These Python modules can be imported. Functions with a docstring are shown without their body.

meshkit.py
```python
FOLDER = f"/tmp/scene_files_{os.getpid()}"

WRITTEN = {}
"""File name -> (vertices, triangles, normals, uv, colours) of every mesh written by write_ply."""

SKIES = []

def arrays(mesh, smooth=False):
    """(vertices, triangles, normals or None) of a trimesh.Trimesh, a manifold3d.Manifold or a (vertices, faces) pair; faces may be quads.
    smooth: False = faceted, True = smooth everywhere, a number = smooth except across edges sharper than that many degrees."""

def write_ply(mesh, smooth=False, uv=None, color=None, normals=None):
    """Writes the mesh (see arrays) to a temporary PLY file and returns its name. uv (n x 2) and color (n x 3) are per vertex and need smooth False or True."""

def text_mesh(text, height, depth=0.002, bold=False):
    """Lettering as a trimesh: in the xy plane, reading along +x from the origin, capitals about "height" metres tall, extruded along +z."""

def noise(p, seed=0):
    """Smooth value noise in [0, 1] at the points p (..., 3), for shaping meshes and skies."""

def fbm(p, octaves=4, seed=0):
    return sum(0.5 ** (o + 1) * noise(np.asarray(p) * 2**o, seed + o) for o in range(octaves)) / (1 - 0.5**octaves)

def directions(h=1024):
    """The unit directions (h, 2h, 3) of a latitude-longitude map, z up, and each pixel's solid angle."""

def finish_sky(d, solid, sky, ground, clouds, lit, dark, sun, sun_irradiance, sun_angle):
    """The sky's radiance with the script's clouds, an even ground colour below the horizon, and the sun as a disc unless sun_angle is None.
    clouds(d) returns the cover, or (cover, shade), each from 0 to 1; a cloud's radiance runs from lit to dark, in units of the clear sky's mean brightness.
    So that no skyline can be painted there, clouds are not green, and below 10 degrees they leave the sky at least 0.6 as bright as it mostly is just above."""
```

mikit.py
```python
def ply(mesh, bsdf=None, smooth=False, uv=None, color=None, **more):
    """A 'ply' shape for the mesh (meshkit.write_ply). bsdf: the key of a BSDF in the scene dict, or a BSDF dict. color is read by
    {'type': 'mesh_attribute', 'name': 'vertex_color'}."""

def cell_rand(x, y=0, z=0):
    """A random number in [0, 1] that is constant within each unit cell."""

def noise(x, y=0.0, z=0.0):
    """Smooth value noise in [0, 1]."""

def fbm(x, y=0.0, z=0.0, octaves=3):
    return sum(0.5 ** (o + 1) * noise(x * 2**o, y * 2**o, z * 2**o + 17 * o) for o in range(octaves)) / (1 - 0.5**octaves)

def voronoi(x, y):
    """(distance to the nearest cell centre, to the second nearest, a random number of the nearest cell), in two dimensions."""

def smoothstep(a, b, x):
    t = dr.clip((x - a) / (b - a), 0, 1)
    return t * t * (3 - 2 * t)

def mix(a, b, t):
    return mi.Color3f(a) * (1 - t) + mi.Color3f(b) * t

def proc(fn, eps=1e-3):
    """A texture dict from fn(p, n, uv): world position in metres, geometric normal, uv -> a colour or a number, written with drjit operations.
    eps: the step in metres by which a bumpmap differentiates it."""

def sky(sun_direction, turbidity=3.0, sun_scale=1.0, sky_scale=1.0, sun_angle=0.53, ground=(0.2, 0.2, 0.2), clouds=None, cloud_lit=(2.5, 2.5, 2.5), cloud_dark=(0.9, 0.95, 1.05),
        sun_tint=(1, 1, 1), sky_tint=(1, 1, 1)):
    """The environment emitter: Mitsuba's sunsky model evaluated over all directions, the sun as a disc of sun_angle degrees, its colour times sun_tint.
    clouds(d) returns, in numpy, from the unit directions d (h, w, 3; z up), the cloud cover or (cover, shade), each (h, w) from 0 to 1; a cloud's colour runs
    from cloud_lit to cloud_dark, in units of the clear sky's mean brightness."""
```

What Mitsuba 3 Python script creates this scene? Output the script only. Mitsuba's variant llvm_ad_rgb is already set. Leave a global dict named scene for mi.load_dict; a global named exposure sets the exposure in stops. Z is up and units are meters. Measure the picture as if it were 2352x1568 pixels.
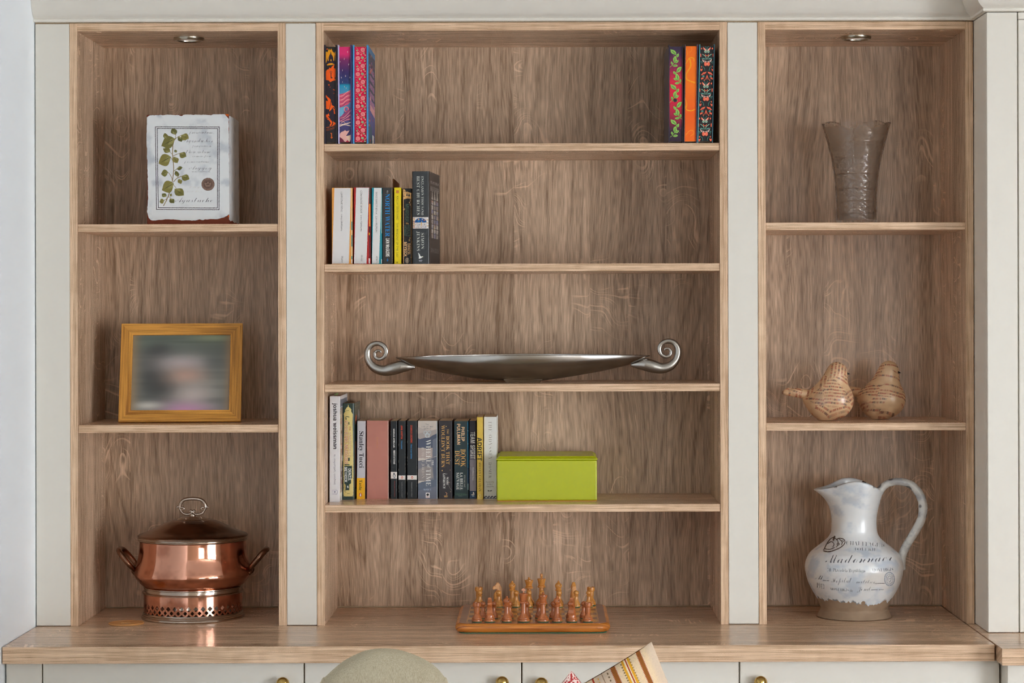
import math, random
import numpy as np, trimesh, shapely, manifold3d
import drjit as dr, mitsuba as mi
import mikit, meshkit
from mikit import noise, fbm, voronoi, cell_rand, smoothstep, mix
from shapely.geometry import Polygon, LineString, Point, box as sbox
from shapely import affinity
T = mi.ScalarTransform4f
scene, labels = {}, {}

# ------------------------------------------------------------------ camera
# metres; x right, y into the bookcase (0 = front of the shelf units), z up, worktop at 0.90
FOCAL = 4999.24          # pixels on the 2352 x 1568 frame
YAW, PITCH, ROLL = -0.0020616, 0.0014408, 0.0025098
EYE = np.array([0.046874, -5.0, 1.605047])
PPX, PPY = 79.999, -61.325
def _rot(y, p, r):
    cy, sy, cp, sp, cr, sr = np.cos(y), np.sin(y), np.cos(p), np.sin(p), np.cos(r), np.sin(r)
    return np.array([[cy, -sy, 0], [sy, cy, 0], [0, 0, 1]]) @ np.array([[1, 0, 0], [0, cp, -sp], [0, sp, cp]]) @ np.array([[cr, 0, sr], [0, 1, 0], [-sr, 0, cr]])
CAMR = _rot(YAW, PITCH, ROLL)
scene['camera'] = {'type': 'perspective', 'fov_axis': 'x', 'fov': math.degrees(2 * math.atan(1176 / FOCAL)),
                   'principal_point_offset_x': -PPX / 2352, 'principal_point_offset_y': -PPY / 1568, 'near_clip': 0.05, 'far_clip': 100.0,
                   'to_world': T().look_at(origin=EYE.tolist(), target=(EYE + CAMR[:, 1]).tolist(), up=CAMR[:, 2].tolist())}
def at(px, py, y=0.0):
    """The point on the upright plane at depth y that the photograph shows at (px, py)."""
    d = CAMR @ np.array([(px - 1176 - PPX) / FOCAL, 1, -(py - 784 - PPY) / FOCAL])
    return EYE + (y + 5.0) / d[1] * d
def onz(px, py, z):
    d = CAMR @ np.array([(px - 1176 - PPX) / FOCAL, 1, -(py - 784 - PPY) / FOCAL])
    return EYE + (z - EYE[2]) / d[2] * d

# ------------------------------------------------------------------ light
exposure = 0.0
DAY = [15.6, 16.5, 17.6]            # daylight in the tall garden windows of the right-hand wall
DAY_REAR = [5.6, 6.0, 6.4]      # and in the window behind the camera
LAMP = [0.30, 0.27, 0.25]          # the two small downlights, barely on
scene['outdoor_light'] = {'type': 'constant', 'radiance': {'type': 'rgb', 'value': [0.6, 0.65, 0.7]}}

# ------------------------------------------------------------------ helpers
def key_for(name):
    if name not in scene and name not in labels: return name
    n = 1
    while f'{name}_{n:03d}' in scene or f'{name}_{n:03d}' in labels: n += 1
    return f'{name}_{n:03d}'
def thing(name, label, cat, group=None):
    k = key_for(name); labels[k] = {'label': label, 'category': cat}
    if group: labels[k]['group'] = group
    return k
def put(name, mesh, bsdf, parent=None, smooth=False, color=None, uv=None, label=None, kind=None, **more):
    """One entry of the scene: a part of parent, or a thing of its own."""
    k = key_for((parent + '__' if parent else '') + name)
    if color is not None:
        n = len(mesh.vertices) if hasattr(mesh, 'vertices') else len(mesh[0])
        c = np.asarray(color, float)
        color = np.tile(c, (n, 1)) if c.ndim == 1 else c
        if smooth not in (True, False):
            v, f, nn = meshkit.arrays(mesh, smooth)
            mesh = trimesh.Trimesh(v, f, process=False); color = color[:1].repeat(len(v), 0); smooth = True
    scene[k] = mikit.ply(mesh, bsdf, smooth, uv, color, **more)
    if label or kind: labels[k] = {**({'label': label} if label else {}), **({'kind': kind} if kind else {})}
    return k
def struct(name, mesh, bsdf, label=None, parent=None, **kw):
    k = put(name, mesh, bsdf, parent, **kw)
    if not parent: labels[k] = {'kind': 'structure', **({'label': label} if label else {})}
    return k
def mj(*ms):
    return trimesh.util.concatenate([m for m in ms])
def bx(x0, x1, y0, y1, z0, z1):
    m = trimesh.creation.box(extents=(x1 - x0, y1 - y0, z1 - z0)); m.apply_translation(((x0 + x1) / 2, (y0 + y1) / 2, (z0 + z1) / 2)); return m
def bbx(x0, x1, y0, y1, z0, z1, b=0.001):
    """A box with chamfered edges."""
    pts = []
    for sx in (0, 1):
        for sy in (0, 1):
            for sz in (0, 1):
                X, Y, Z = (x0, x1)[sx], (y0, y1)[sy], (z0, z1)[sz]
                dx, dy, dz = b * (1 - 2 * sx), b * (1 - 2 * sy), b * (1 - 2 * sz)
                pts += [(X + dx, Y + dy, Z), (X + dx, Y, Z + dz), (X, Y + dy, Z + dz)]
    return trimesh.convex.convex_hull(np.array(pts))
def rbox(x0, x1, y0, y1, z0, z1, r, n=12):
    """A box with rounded edges: the hull of eight spheres."""
    s = manifold3d.Manifold.sphere(r, n)
    hs = [s.translate((X, Y, Z)) for X in (x0 + r, x1 - r) for Y in (y0 + r, y1 - r) for Z in (z0 + r, z1 - r)]
    return tm(manifold3d.Manifold.batch_hull(hs))
def tm(man):
    m = man.to_mesh(); return trimesh.Trimesh(m.vert_properties[:, :3], m.tri_verts, process=False)
def lathe(profile, n=64, sx=1.0, sy=1.0):
    """Profile [(r, z)...] turned about z, optionally oval."""
    p = np.array(profile, float); a = np.arange(n) * 2 * np.pi / n
    v = np.stack([np.outer(p[:, 0], np.cos(a)) * sx, np.outer(p[:, 0], np.sin(a)) * sy, np.repeat(p[:, 1:2], n, 1)], -1).reshape(-1, 3)
    i, j = np.meshgrid(np.arange(len(p) - 1), np.arange(n), indexing='ij'); k = (j + 1) % n
    q = np.stack([i * n + j, i * n + k, (i + 1) * n + k, (i + 1) * n + j], -1).reshape(-1, 4)
    m = trimesh.Trimesh(v, np.vstack([q[:, [0, 1, 2]], q[:, [0, 2, 3]]]), process=False)
    m.merge_vertices(); m.update_faces(m.nondegenerate_faces()); m.remove_unreferenced_vertices()
    if p[0, 1] > p[-1, 1]: pass
    return m
def outward(m):
    if m.volume < 0: m.invert()
    return m
def crom(pts, n=8, closed=False):
    """A Catmull-Rom curve through the points."""
    p = np.asarray(pts, float)
    q = np.vstack([p[-1:], p, p[:2]]) if closed else np.vstack([2 * p[0] - p[1], p, 2 * p[-1] - p[-2]])
    out = []
    for i in range(1, len(q) - 2):
        for t in np.arange(n) / n:
            out.append(0.5 * (2 * q[i] + (q[i + 1] - q[i - 1]) * t + (2 * q[i - 1] - 5 * q[i] + 4 * q[i + 1] - q[i + 2]) * t * t + (3 * q[i] - q[i - 1] - 3 * q[i + 1] + q[i + 2]) * t ** 3))
    if not closed: out.append(q[-2])
    return np.array(out)
def tube(path, r, n=12, cap=True, flat=None):
    """A round (or, with flat = (a, b) factors, oval) bar along the path with radii r."""
    p = np.asarray(path, float); r = np.broadcast_to(np.asarray(r, float), (len(p),))
    t = np.gradient(p, axis=0); t /= np.linalg.norm(t, axis=1, keepdims=True) + 1e-12
    u = np.cross(t[0], [0, 1, 0] if abs(t[0][1]) < 0.9 else [1, 0, 0]); us = []
    for k in range(len(p)):
        u = u - t[k] * (u @ t[k]); u /= np.linalg.norm(u); us.append(u)
    us = np.array(us); ws = np.cross(t, us)
    a = np.arange(n) * 2 * np.pi / n; fa, fb = flat or (1, 1)
    v = p[:, None] + r[:, None, None] * (fa * np.cos(a)[None, :, None] * us[:, None] + fb * np.sin(a)[None, :, None] * ws[:, None])
    v = v.reshape(-1, 3); i, j = np.meshgrid(np.arange(len(p) - 1), np.arange(n), indexing='ij'); k = (j + 1) % n
    q = np.stack([i * n + j, i * n + k, (i + 1) * n + k, (i + 1) * n + j], -1).reshape(-1, 4)
    f = [q[:, [0, 1, 2]], q[:, [0, 2, 3]]]
    if cap:
        v = np.vstack([v, p[:1], p[-1:]]); L = len(v) - 2; e = (len(p) - 1) * n; jj = np.arange(n)
        f += [np.stack([np.full(n, L), (jj + 1) % n, jj], 1), np.stack([np.full(n, L + 1), e + jj, e + (jj + 1) % n], 1)]
    return outward(trimesh.Trimesh(v, np.vstack(f), process=False))
def grid(fn, nu, nv, closed_u=False):
    """A surface fn(u, v) on an nu x nv grid, u and v from 0 to 1."""
    u = np.arange(nu) / (nu if closed_u else nu - 1); v = np.linspace(0, 1, nv); U, V = np.meshgrid(u, v, indexing='ij')
    P = np.asarray(fn(U, V)).reshape(-1, 3); i, j = np.meshgrid(np.arange(nu if closed_u else nu - 1), np.arange(nv - 1), indexing='ij'); k = (i + 1) % nu
    q = np.stack([i * nv + j, k * nv + j, k * nv + j + 1, i * nv + j + 1], -1).reshape(-1, 4)
    return trimesh.Trimesh(P, np.vstack([q[:, [0, 1, 2]], q[:, [0, 2, 3]]]), process=False)
def prism_y(poly, y0, y1):
    """A polygon in the xz plane, extruded from y0 to y1."""
    ms = []
    for g in getattr(poly, 'geoms', [poly]):
        if g.geom_type != 'Polygon' or g.area < 1e-10: continue
        m = trimesh.creation.extrude_polygon(g, abs(y1 - y0), engine='earcut'); v = m.vertices.copy()
        m.vertices = np.stack([v[:, 0], y1 - v[:, 2], v[:, 1]], 1)
        ms.append(outward(m))
    return mj(*ms)
def prism_x(poly, x0, x1):
    """A polygon in the (y, z) plane, extruded from x0 to x1."""
    ms = []
    for g in getattr(poly, 'geoms', [poly]):
        if g.geom_type != 'Polygon' or g.area < 1e-10: continue
        m = trimesh.creation.extrude_polygon(g, x1 - x0, engine='earcut'); v = m.vertices.copy()
        m.vertices = np.stack([v[:, 2] + x0, v[:, 0], v[:, 1]], 1); ms.append(outward(m))
    return mj(*ms)
def place(m, loc=(0, 0, 0), rz=0.0, rx=0.0, ry=0.0, s=1.0):
    m = m.copy(); m.apply_scale(s)
    for ang, ax in ((rx, (1, 0, 0)), (ry, (0, 1, 0)), (rz, (0, 0, 1))):
        if ang: m.apply_transform(trimesh.transformations.rotation_matrix(ang, ax))
    m.apply_translation(loc); return m
def srgb(*c):
    """A colour read off as 0..255 sRGB, as linear."""
    c = np.array(c, float) / 255; return np.where(c <= 0.04045, c / 12.92, ((c + 0.055) / 1.055) ** 2.4)

# ------------------------------------------------------------------ materials
def lin(r, g, b): return [float(x) for x in srgb(r, g, b)]
def pbsdf(color, rough=0.5, spec=0.5, metallic=0.0, **k):
    c = color if isinstance(color, dict) else {'type': 'rgb', 'value': list(map(float, color))}
    return {'type': 'twosided', 'b': {'type': 'principled', 'base_color': c, 'roughness': rough, 'specular': spec, 'metallic': metallic, **k}}
VC = {'type': 'mesh_attribute', 'name': 'vertex_color'}

def wood_fn(across, along, dark, light, strip=0.094, sharp=1.0):
    """Sawn-oak laminate: strips with streaks, cathedral figure and patches of pale saw marks."""
    s = dr.floor(across / strip + 0.37 * noise(across * 3.1)); r = cell_rand(s, 7); r2 = cell_rand(s, 3)
    l = along + r * 5.0; a = across + r2 * 2.0
    wob = (noise(a * 9, l * 2.6, s) - 0.5) * 0.030 + (noise(a * 26, l * 8, s) - 0.5) * 0.007
    aw = a + wob
    fine = 0.62 * noise(aw * 620, l * 46, s) + 0.38 * noise(aw * 290, l * 17, s + 3)
    mid = noise(aw * 95, l * 2.4, s)
    fld = noise(a * 8.0 + 3, l * 1.7, s + 9) * 5 + aw * 26
    ring = dr.square(dr.square(1 - dr.abs(2 * (fld - dr.floor(fld)) - 1)))
    fig = smoothstep(0.35, 0.75, cell_rand(s, 21))
    patch = smoothstep(0.57, 0.75, noise(a * 10, l * 5.5, s * 3 + 40))
    tick = smoothstep(0.70, 0.92, noise(a * 16 + 5 * noise(l * 9), l * 260 + 40 * noise(a * 20, l * 14), s + 5))
    comb = smoothstep(0.62, 0.85, noise(a * 330, l * 34, 3))
    saw = patch * dr.clip(0.8 * tick + 0.45 * comb, 0, 1)
    t = 0.30 + 0.66 * (fine - 0.5) + 0.26 * (mid - 0.5) + 0.26 * (r - 0.5) - 0.20 * fig * ring
    t = dr.clip(0.5 + sharp * (t - 0.35), 0, 1)
    return mix(mix(dark, light, t), mi.Color3f(light) * 1.22, dr.clip(saw, 0, 1) * 0.60)
DARK, LITE = lin(134, 104, 78), lin(232, 200, 170)
def w_upright(p, n, uv):
    side = dr.abs(n.x) > 0.5
    return wood_fn(dr.select(side, p.y + p.x * 3.7, p.x), p.z, DARK, LITE)
def w_level(p, n, uv):
    return wood_fn(p.y * 1.0 + p.z * 2.3, p.x, DARK, LITE, strip=0.13)
def edge_fn(across, along, k):
    f = fbm(across * 900 + noise(along * 4) * 3, along * 16, k, octaves=3); g = noise(across * 320, along * 5, k)
    blk = noise(along * 70, across * 40, k)
    t = dr.clip(0.5 + 1.3 * (f - 0.5) + 0.5 * (g - 0.5) + 0.18 * (blk - 0.5), 0, 1)
    return mix(lin(178, 142, 108), lin(240, 208, 176), t)
def e_upright(p, n, uv): return edge_fn(p.x, p.z, dr.floor(p.x * 10))
def e_level(p, n, uv): return edge_fn(p.z, p.x, dr.floor(p.z * 20))
scene['mat_wood_upright'] = pbsdf(mikit.proc(w_upright), 0.36, 0.45)
scene['mat_wood_level'] = pbsdf(mikit.proc(w_level), 0.24, 0.5)
scene['mat_edge_upright'] = pbsdf(mikit.proc(e_upright), 0.45, 0.4)
scene['mat_edge_level'] = pbsdf(mikit.proc(e_level), 0.45, 0.4)
scene['mat_paint'] = pbsdf(lin(226, 222, 212), 0.42, 0.4)
scene['mat_wall'] = pbsdf(lin(226, 232, 236), 0.9, 0.2)
scene['mat_ceiling'] = pbsdf(lin(225, 224, 220), 0.95, 0.1)
scene['mat_room_wall'] = pbsdf(lin(186, 176, 160), 0.9, 0.1)
scene['mat_floor'] = pbsdf(mikit.proc(lambda p, n, uv: wood_fn(p.x, p.y, lin(84, 64, 46), lin(124, 98, 72), strip=0.15)), 0.4, 0.4)
scene['mat_white_frame'] = pbsdf(lin(236, 236, 234), 0.35, 0.5)
scene['mat_chipboard'] = pbsdf(lin(196, 172, 140), 0.9, 0.1)
scene['mat_brass'] = pbsdf(lin(190, 158, 92), 0.16, 0.5, 1.0)
scene['mat_nickel'] = pbsdf(lin(176, 168, 152), 0.24, 0.5, 1.0)
scene['mat_print'] = pbsdf(VC, 0.45, 0.4)          # printed paper, card and cloth: colour per mesh
scene['mat_gloss'] = pbsdf(VC, 0.18, 0.5)          # laminated covers
scene['mat_matte'] = pbsdf(VC, 0.8, 0.25)
scene['mat_lens'] = pbsdf(lin(225, 215, 200), 0.4, 0.4)
# ------------------------------------------------------------------ the room
WT = 0.90; WLX = -1.1185; ROOM_R = 4.3; REAR = -6.9; CEIL = 2.43; BACKW = 0.34
struct('floor', bx(WLX - .1, ROOM_R + .1, REAR - .1, BACKW + .1, -0.1, 0), 'mat_floor')
struct('ceiling', bx(WLX - .1, ROOM_R + .1, REAR - .1, BACKW + .1, CEIL, CEIL + .1), 'mat_ceiling')
struct('wall_left', bx(WLX - .1, WLX, REAR - .1, BACKW, 0, CEIL), 'mat_wall')
struct('wall_back', bx(WLX - .1, ROOM_R + .1, BACKW, BACKW + .1, 0, CEIL), 'mat_wall')
def wall_with_hole(along, hole, fixed):
    (a0, a1), (h0, h1, z0, z1) = along, hole
    return [(a0, h0, 0, CEIL), (h1, a1, 0, CEIL), (h0, h1, 0, z0), (h0, h1, z1, CEIL)]
def window(name, axis, hole, plane, out, cols, rows, glow):
    """A white window with bars; daylight comes through its panes."""
    h0, h1, z0, z1 = hole
    def b(a0, a1, d0, d1, zz0, zz1):
        d0, d1 = sorted((plane + out * d0, plane + out * d1))
        return bx(d0, d1, a0, a1, zz0, zz1) if axis == 'y' else bx(a0, a1, d0, d1, zz0, zz1)
    f = [b(h0, h0 + .06, .02, .08, z0, z1), b(h1 - .06, h1, .02, .08, z0, z1), b(h0, h1, .02, .08, z0, z0 + .06), b(h0, h1, .02, .08, z1 - .06, z1)]
    for c in range(1, cols):
        a = h0 + (h1 - h0) * c / cols; f.append(b(a - .03, a + .03, .025, .075, z0, z1))
    for r in range(1, rows):
        z = z0 + (z1 - z0) * r / rows; f.append(b(h0, h1, .03, .07, z - .014, z + .014))
    struct(name, mj(*f), 'mat_white_frame', 'white window with glazing bars')
    for c in range(cols):
        a0, a1 = h0 + (h1 - h0) * c / cols, h0 + (h1 - h0) * (c + 1) / cols; d = plane + out * 0.09
        v = np.array([(d, a0, z0), (d, a1, z0), (d, a1, z1), (d, a0, z1)] if axis == 'y' else [(a0, d, z0), (a1, d, z0), (a1, d, z1), (a0, d, z1)], float)
        m = trimesh.Trimesh(v, [[0, 1, 2], [0, 2, 3]], process=False)
        want = np.array([-out, 0, 0] if axis == 'y' else [0, -out, 0])
        if m.face_normals[0] @ want < 0: m.invert()
        put('pane', m, 'mat_white_frame', name, emitter={'type': 'area', 'radiance': {'type': 'rgb', 'value': glow}})
HOLE_R = (-5.9, -3.1, 0.25, 2.2)
struct('wall_right', mj(*[bx(ROOM_R, ROOM_R + .12, a0, a1, z0, z1) for a0, a1, z0, z1 in wall_with_hole((REAR - .1, BACKW + .1), HOLE_R, 0)]), 'mat_room_wall')
window('window_1', 'y', HOLE_R, ROOM_R, 1, 4, 4, DAY)
HOLE_B = (1.9, 3.7, 0.8, 2.15)
struct('wall_front', mj(*[bx(a0, a1, REAR - .12, REAR, z0, z1) for a0, a1, z0, z1 in wall_with_hole((WLX - .1, ROOM_R + .1), HOLE_B, 0)]), 'mat_room_wall')
window('window_2', 'x', HOLE_B, REAR, -1, 3, 4, DAY_REAR)

# ------------------------------------------------------------------ the shelf units
D_BACK = 0.3117; TB = 0.0176
ZT, ZU = WT + 1.3838, WT + 1.3655
BAYS = [(-1.0376, -1.0203, -0.5598, -0.5417, [(.9228, .9052), (.4615, .4437)]),
        (-0.4719, -0.4543, 0.4553, 0.4731, [(1.1064, 1.0892), (.8298, .8123), (.5534, .5358), (.2767, .2593)]),
        (0.5431, 0.5608, 1.0203, 1.0382, [(.9228, .9054), (.4619, .4445)])]
UNIT = ['left oak-effect shelf unit with the copper tureen, picture frame and white botanical block',
        'wide middle oak-effect shelf unit holding the books, silver bowl and chess set',
        'right oak-effect shelf unit with the glass vase, two birds and white jug']
EB = 0.0012
for (a, b, c, d, shelves), lab in zip(BAYS, UNIT):
    t = thing('shelf_unit', lab, 'shelf unit', 'oak-effect shelf units above the worktop')
    for x0, x1 in ((a, b), (c, d)):
        k = put('side_panel', bbx(x0, x1, EB, D_BACK + .006, WT, ZT, .0006), 'mat_wood_upright', t)
        put('edge_band', bbx(x0, x1, 0, EB + .0003, WT, ZT, .0005), 'mat_edge_upright', k)
    k = put('top_panel', bbx(b, c, EB, D_BACK + .006, ZU, ZT, .0006), 'mat_wood_level', t)
    put('edge_band', bbx(b, c, 0, EB + .0003, ZU, ZT, .0005), 'mat_edge_level', k)
    put('back_panel', bx(b, c, D_BACK, D_BACK + .006, WT + .0035, ZU), 'mat_wood_upright', t)
    for z1, z0 in shelves:
        k = put('shelf', bbx(b + .0004, c - .0004, .003 + EB, D_BACK - .0004, WT + z0, WT + z1, .0006), 'mat_wood_level', t)
        put('edge_band', bbx(b + .0004, c - .0004, .003, .0045, WT + z0, WT + z1, .0005), 'mat_edge_level', k)
for px, py in ((187, 121), (187, 1362)):          # small caps over the screws
    y = 0.020; q = at(px, py, y); m = trimesh.creation.cylinder(radius=.006, height=.0016, sections=24)
    put('screw_cap', place(m, (-1.0203 + .0006, y, q[2]), ry=math.pi / 2), 'mat_edge_upright', 'shelf_unit')
for unit, px in (('shelf_unit', 227), ('shelf_unit_002', 2165)):
    m = trimesh.creation.cylinder(radius=.006, height=.0016, sections=24)
    put('screw_cap', place(m, (at(px, 74, .018)[0], .018, ZU - .0006)), 'mat_edge_level', unit)

for (x0, x1), lab in zip([(WLX + .0022, -1.0376 - .0004), (-.5417 + .0005, -.4719 - .0008), (.4731 + .0005, .5431 - .0008)],
                         ['cream painted filler panel between the left wall and the left shelf unit', 'cream painted upright between the left and middle shelf units', 'cream painted upright between the middle and right shelf units']):
    t = put('filler_panel', bbx(x0, x1, .0, .018, WT + .0012, ZT - .0008, .0012), 'mat_paint', smooth=False)
    labels[t] = {'label': lab, 'category': 'panel'}
# backing behind the joints, seen only as dark lines
t = put('carcass_back', mj(bx(WLX + .002, 1.038, D_BACK + .0065, D_BACK + .012, WT, ZT)), 'mat_chipboard'); labels[t] = {'label': 'chipboard backing board behind the shelf units', 'category': 'board'}

# cornice: one moulding in three mitred runs
prof = [(0.006, ZT + .0022), (.0075, ZT + .0022), (.0092, ZT + .0035), (.0092, ZT + .0078), (.0080, ZT + .0090), (.0096, ZT + .0104), (.0135, ZT + .0128), (.0175, ZT + .0158), (.0215, ZT + .0205),
        (.0255, ZT + .0275), (.0300, ZT + .0370), (.0350, ZT + .0480), (.0405, ZT + .0590), (.050, ZT + .078), (.060, ZT + .100), (.064, ZT + .108), (.064, CEIL - .001)]
XS, YF = 1.0402, -0.143
def run(i):
    rows = []
    for o, z in prof + [(-.001, CEIL - .001), (-.001, ZT + .0022)]:
        P = [(WLX + .0005, -o), (XS - o, -o), (XS - o, YF - o), (1.75, YF - o)]
        rows.append([(P[i][0], P[i][1], z), (P[i + 1][0], P[i + 1][1], z)])
    r = np.array(rows); n = len(r); v = r.reshape(-1, 3); f = []
    for k in range(n):
        m = (k + 1) % n; f += [[2 * k, 2 * k + 1, 2 * m + 1], [2 * k, 2 * m + 1, 2 * m]]
    e = trimesh.creation.triangulate_polygon(Polygon([(o, z) for o, z in prof + [(-.001, CEIL - .001), (-.001, ZT + .0022)]]), engine='earcut')[1]
    f += [[2 * a, 2 * b, 2 * c] for a, b, c in e] + [[2 * a + 1, 2 * c + 1, 2 * b + 1] for a, b, c in e]
    return outward(trimesh.Trimesh(v, f, process=False))
t = thing('cornice', 'cream cove cornice running above the shelf units and round the tall cabinet', 'cornice')
for i in range(3): put('run', run(i), 'mat_paint', t, smooth=22)
put('filler_strip', bx(WLX + .001, XS - .001, .007, .018, ZT - .002, ZT + .003), 'mat_chipboard', t)

# tall cabinet at the right
zb = WT + .0008; ztf = at(2300, 27, YF)[2]
t = thing('tall_cabinet', 'tall cream painted cabinet standing forward at the right edge', 'cabinet')
put('side_panel', bbx(XS, XS + .018, YF + .019, .34, zb, ztf - .001, .0008), 'mat_paint', t)
gx = at(2339.3, 700, YF)[0]
put('stile', bbx(XS, gx - .0012, YF, YF + .019, zb, ztf - .001, .0012), 'mat_paint', t)
zd = at(2345, 44.5, YF)[2]
put('top_rail', bbx(gx + .0012, 1.72, YF, YF + .019, zd + .0005, ztf - .001, .0008), 'mat_paint', t)
put('door', bbx(gx + .0012, 1.72, YF, YF + .020, zb, zd - .0005, .0012), 'mat_paint', t)
put('body', bx(XS + .019, 1.72, YF + .022, .335, zb, ztf - .02), 'mat_chipboard', t)

# worktops
E1 = -0.3164; TK = 0.0359
xl, xr = WLX + .0022, at(2284.7, 1481, E1)[0]
t = thing('worktop', 'long oak-effect worktop under the three shelf units', 'worktop')
put('board', bbx(xl, xr, E1 + EB, .318, WT - TK, WT, .001), 'mat_wood_level', t)
put('edge_band', bbx(xl, xr, E1, E1 + EB + .0003, WT - TK, WT - .0001, .0008), 'mat_edge_level', t)
E2 = onz(2301.3, 1489.3, WT)[1]; x2 = onz(2301.3, 1489.3, WT)[0]
t = thing('worktop', 'short oak-effect worktop under the tall cabinet at the right edge', 'worktop')
put('board', bbx(x2, 1.72, E2 + EB, .318, WT - TK, WT - .0003, .001), 'mat_wood_level', t)
put('edge_band', bbx(x2, 1.72, E2, E2 + EB + .0003, WT - TK, WT - .0004, .0008), 'mat_edge_level', t)

# base cabinets
YD = E1 + .026; zt = WT - TK - .0015; DX = [at(p, 1545, YD)[0] for p in (97.2, 698.4, 1198.2, 1698.3, 2297)]
def knob(px, py, parent):
    c = at(px, py, YD - .02)
    pr = [(0, -.0285), (.004, -.0282), (.0085, -.0265), (.0122, -.0232), (.0142, -.019), (.0143, -.017), (.0128, -.0145), (.0085, -.0125), (.0058, -.009), (.0058, -.004), (.0085, -.002), (.0095, 0)]
    m = place(lathe([(r, -y) for r, y in pr][::-1], 40), (0, 0, 0), rx=math.pi / 2); m.apply_translation((c[0], YD, c[2]))
    put('knob', outward(m), 'mat_brass', parent, smooth=40, label='round antique brass knob')
def base(x0, x1, doors, lab):
    t = thing('base_cabinet', lab, 'cabinet', 'cream base cabinets under the worktop')
    put('body', bx(x0 + .001, x1 - .001, YD + .034, .30, .1, zt - .001), 'mat_chipboard', t)
    put('plinth', bx(x0, x1, YD + .06, YD + .078, 0.0005, .1), 'mat_paint', t)
    for a, b, kx, ky in doors:
        d = put('door', bbx(a + .0014, b - .0014, YD, YD + .02, .105, zt, .0013), 'mat_paint', t)
        knob(kx, ky, d)
base(DX[0], DX[1], [(DX[0], DX[1], 649, 1570.3)], 'leftmost cream base cabinet with one door and its knob at the right')
base(DX[1], DX[3], [(DX[1], DX[2], 1153.3, 1568.3), (DX[2], DX[3], 1243.5, 1570.8)], 'middle cream base cabinet with a pair of doors behind the cushion')
base(DX[3], DX[4], [(DX[3], DX[4], 1747.6, 1567.5)], 'cream base cabinet below the jug with its knob at the left')
xf = at(14, 1545, YD)[0]
t = put('filler_panel', bbx(xf, DX[0] - .0014, YD, YD + .02, .1, zt, .0012), 'mat_paint'); labels[t] = {'label': 'narrow cream filler between the left wall and the leftmost base cabinet', 'category': 'panel'}
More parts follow.
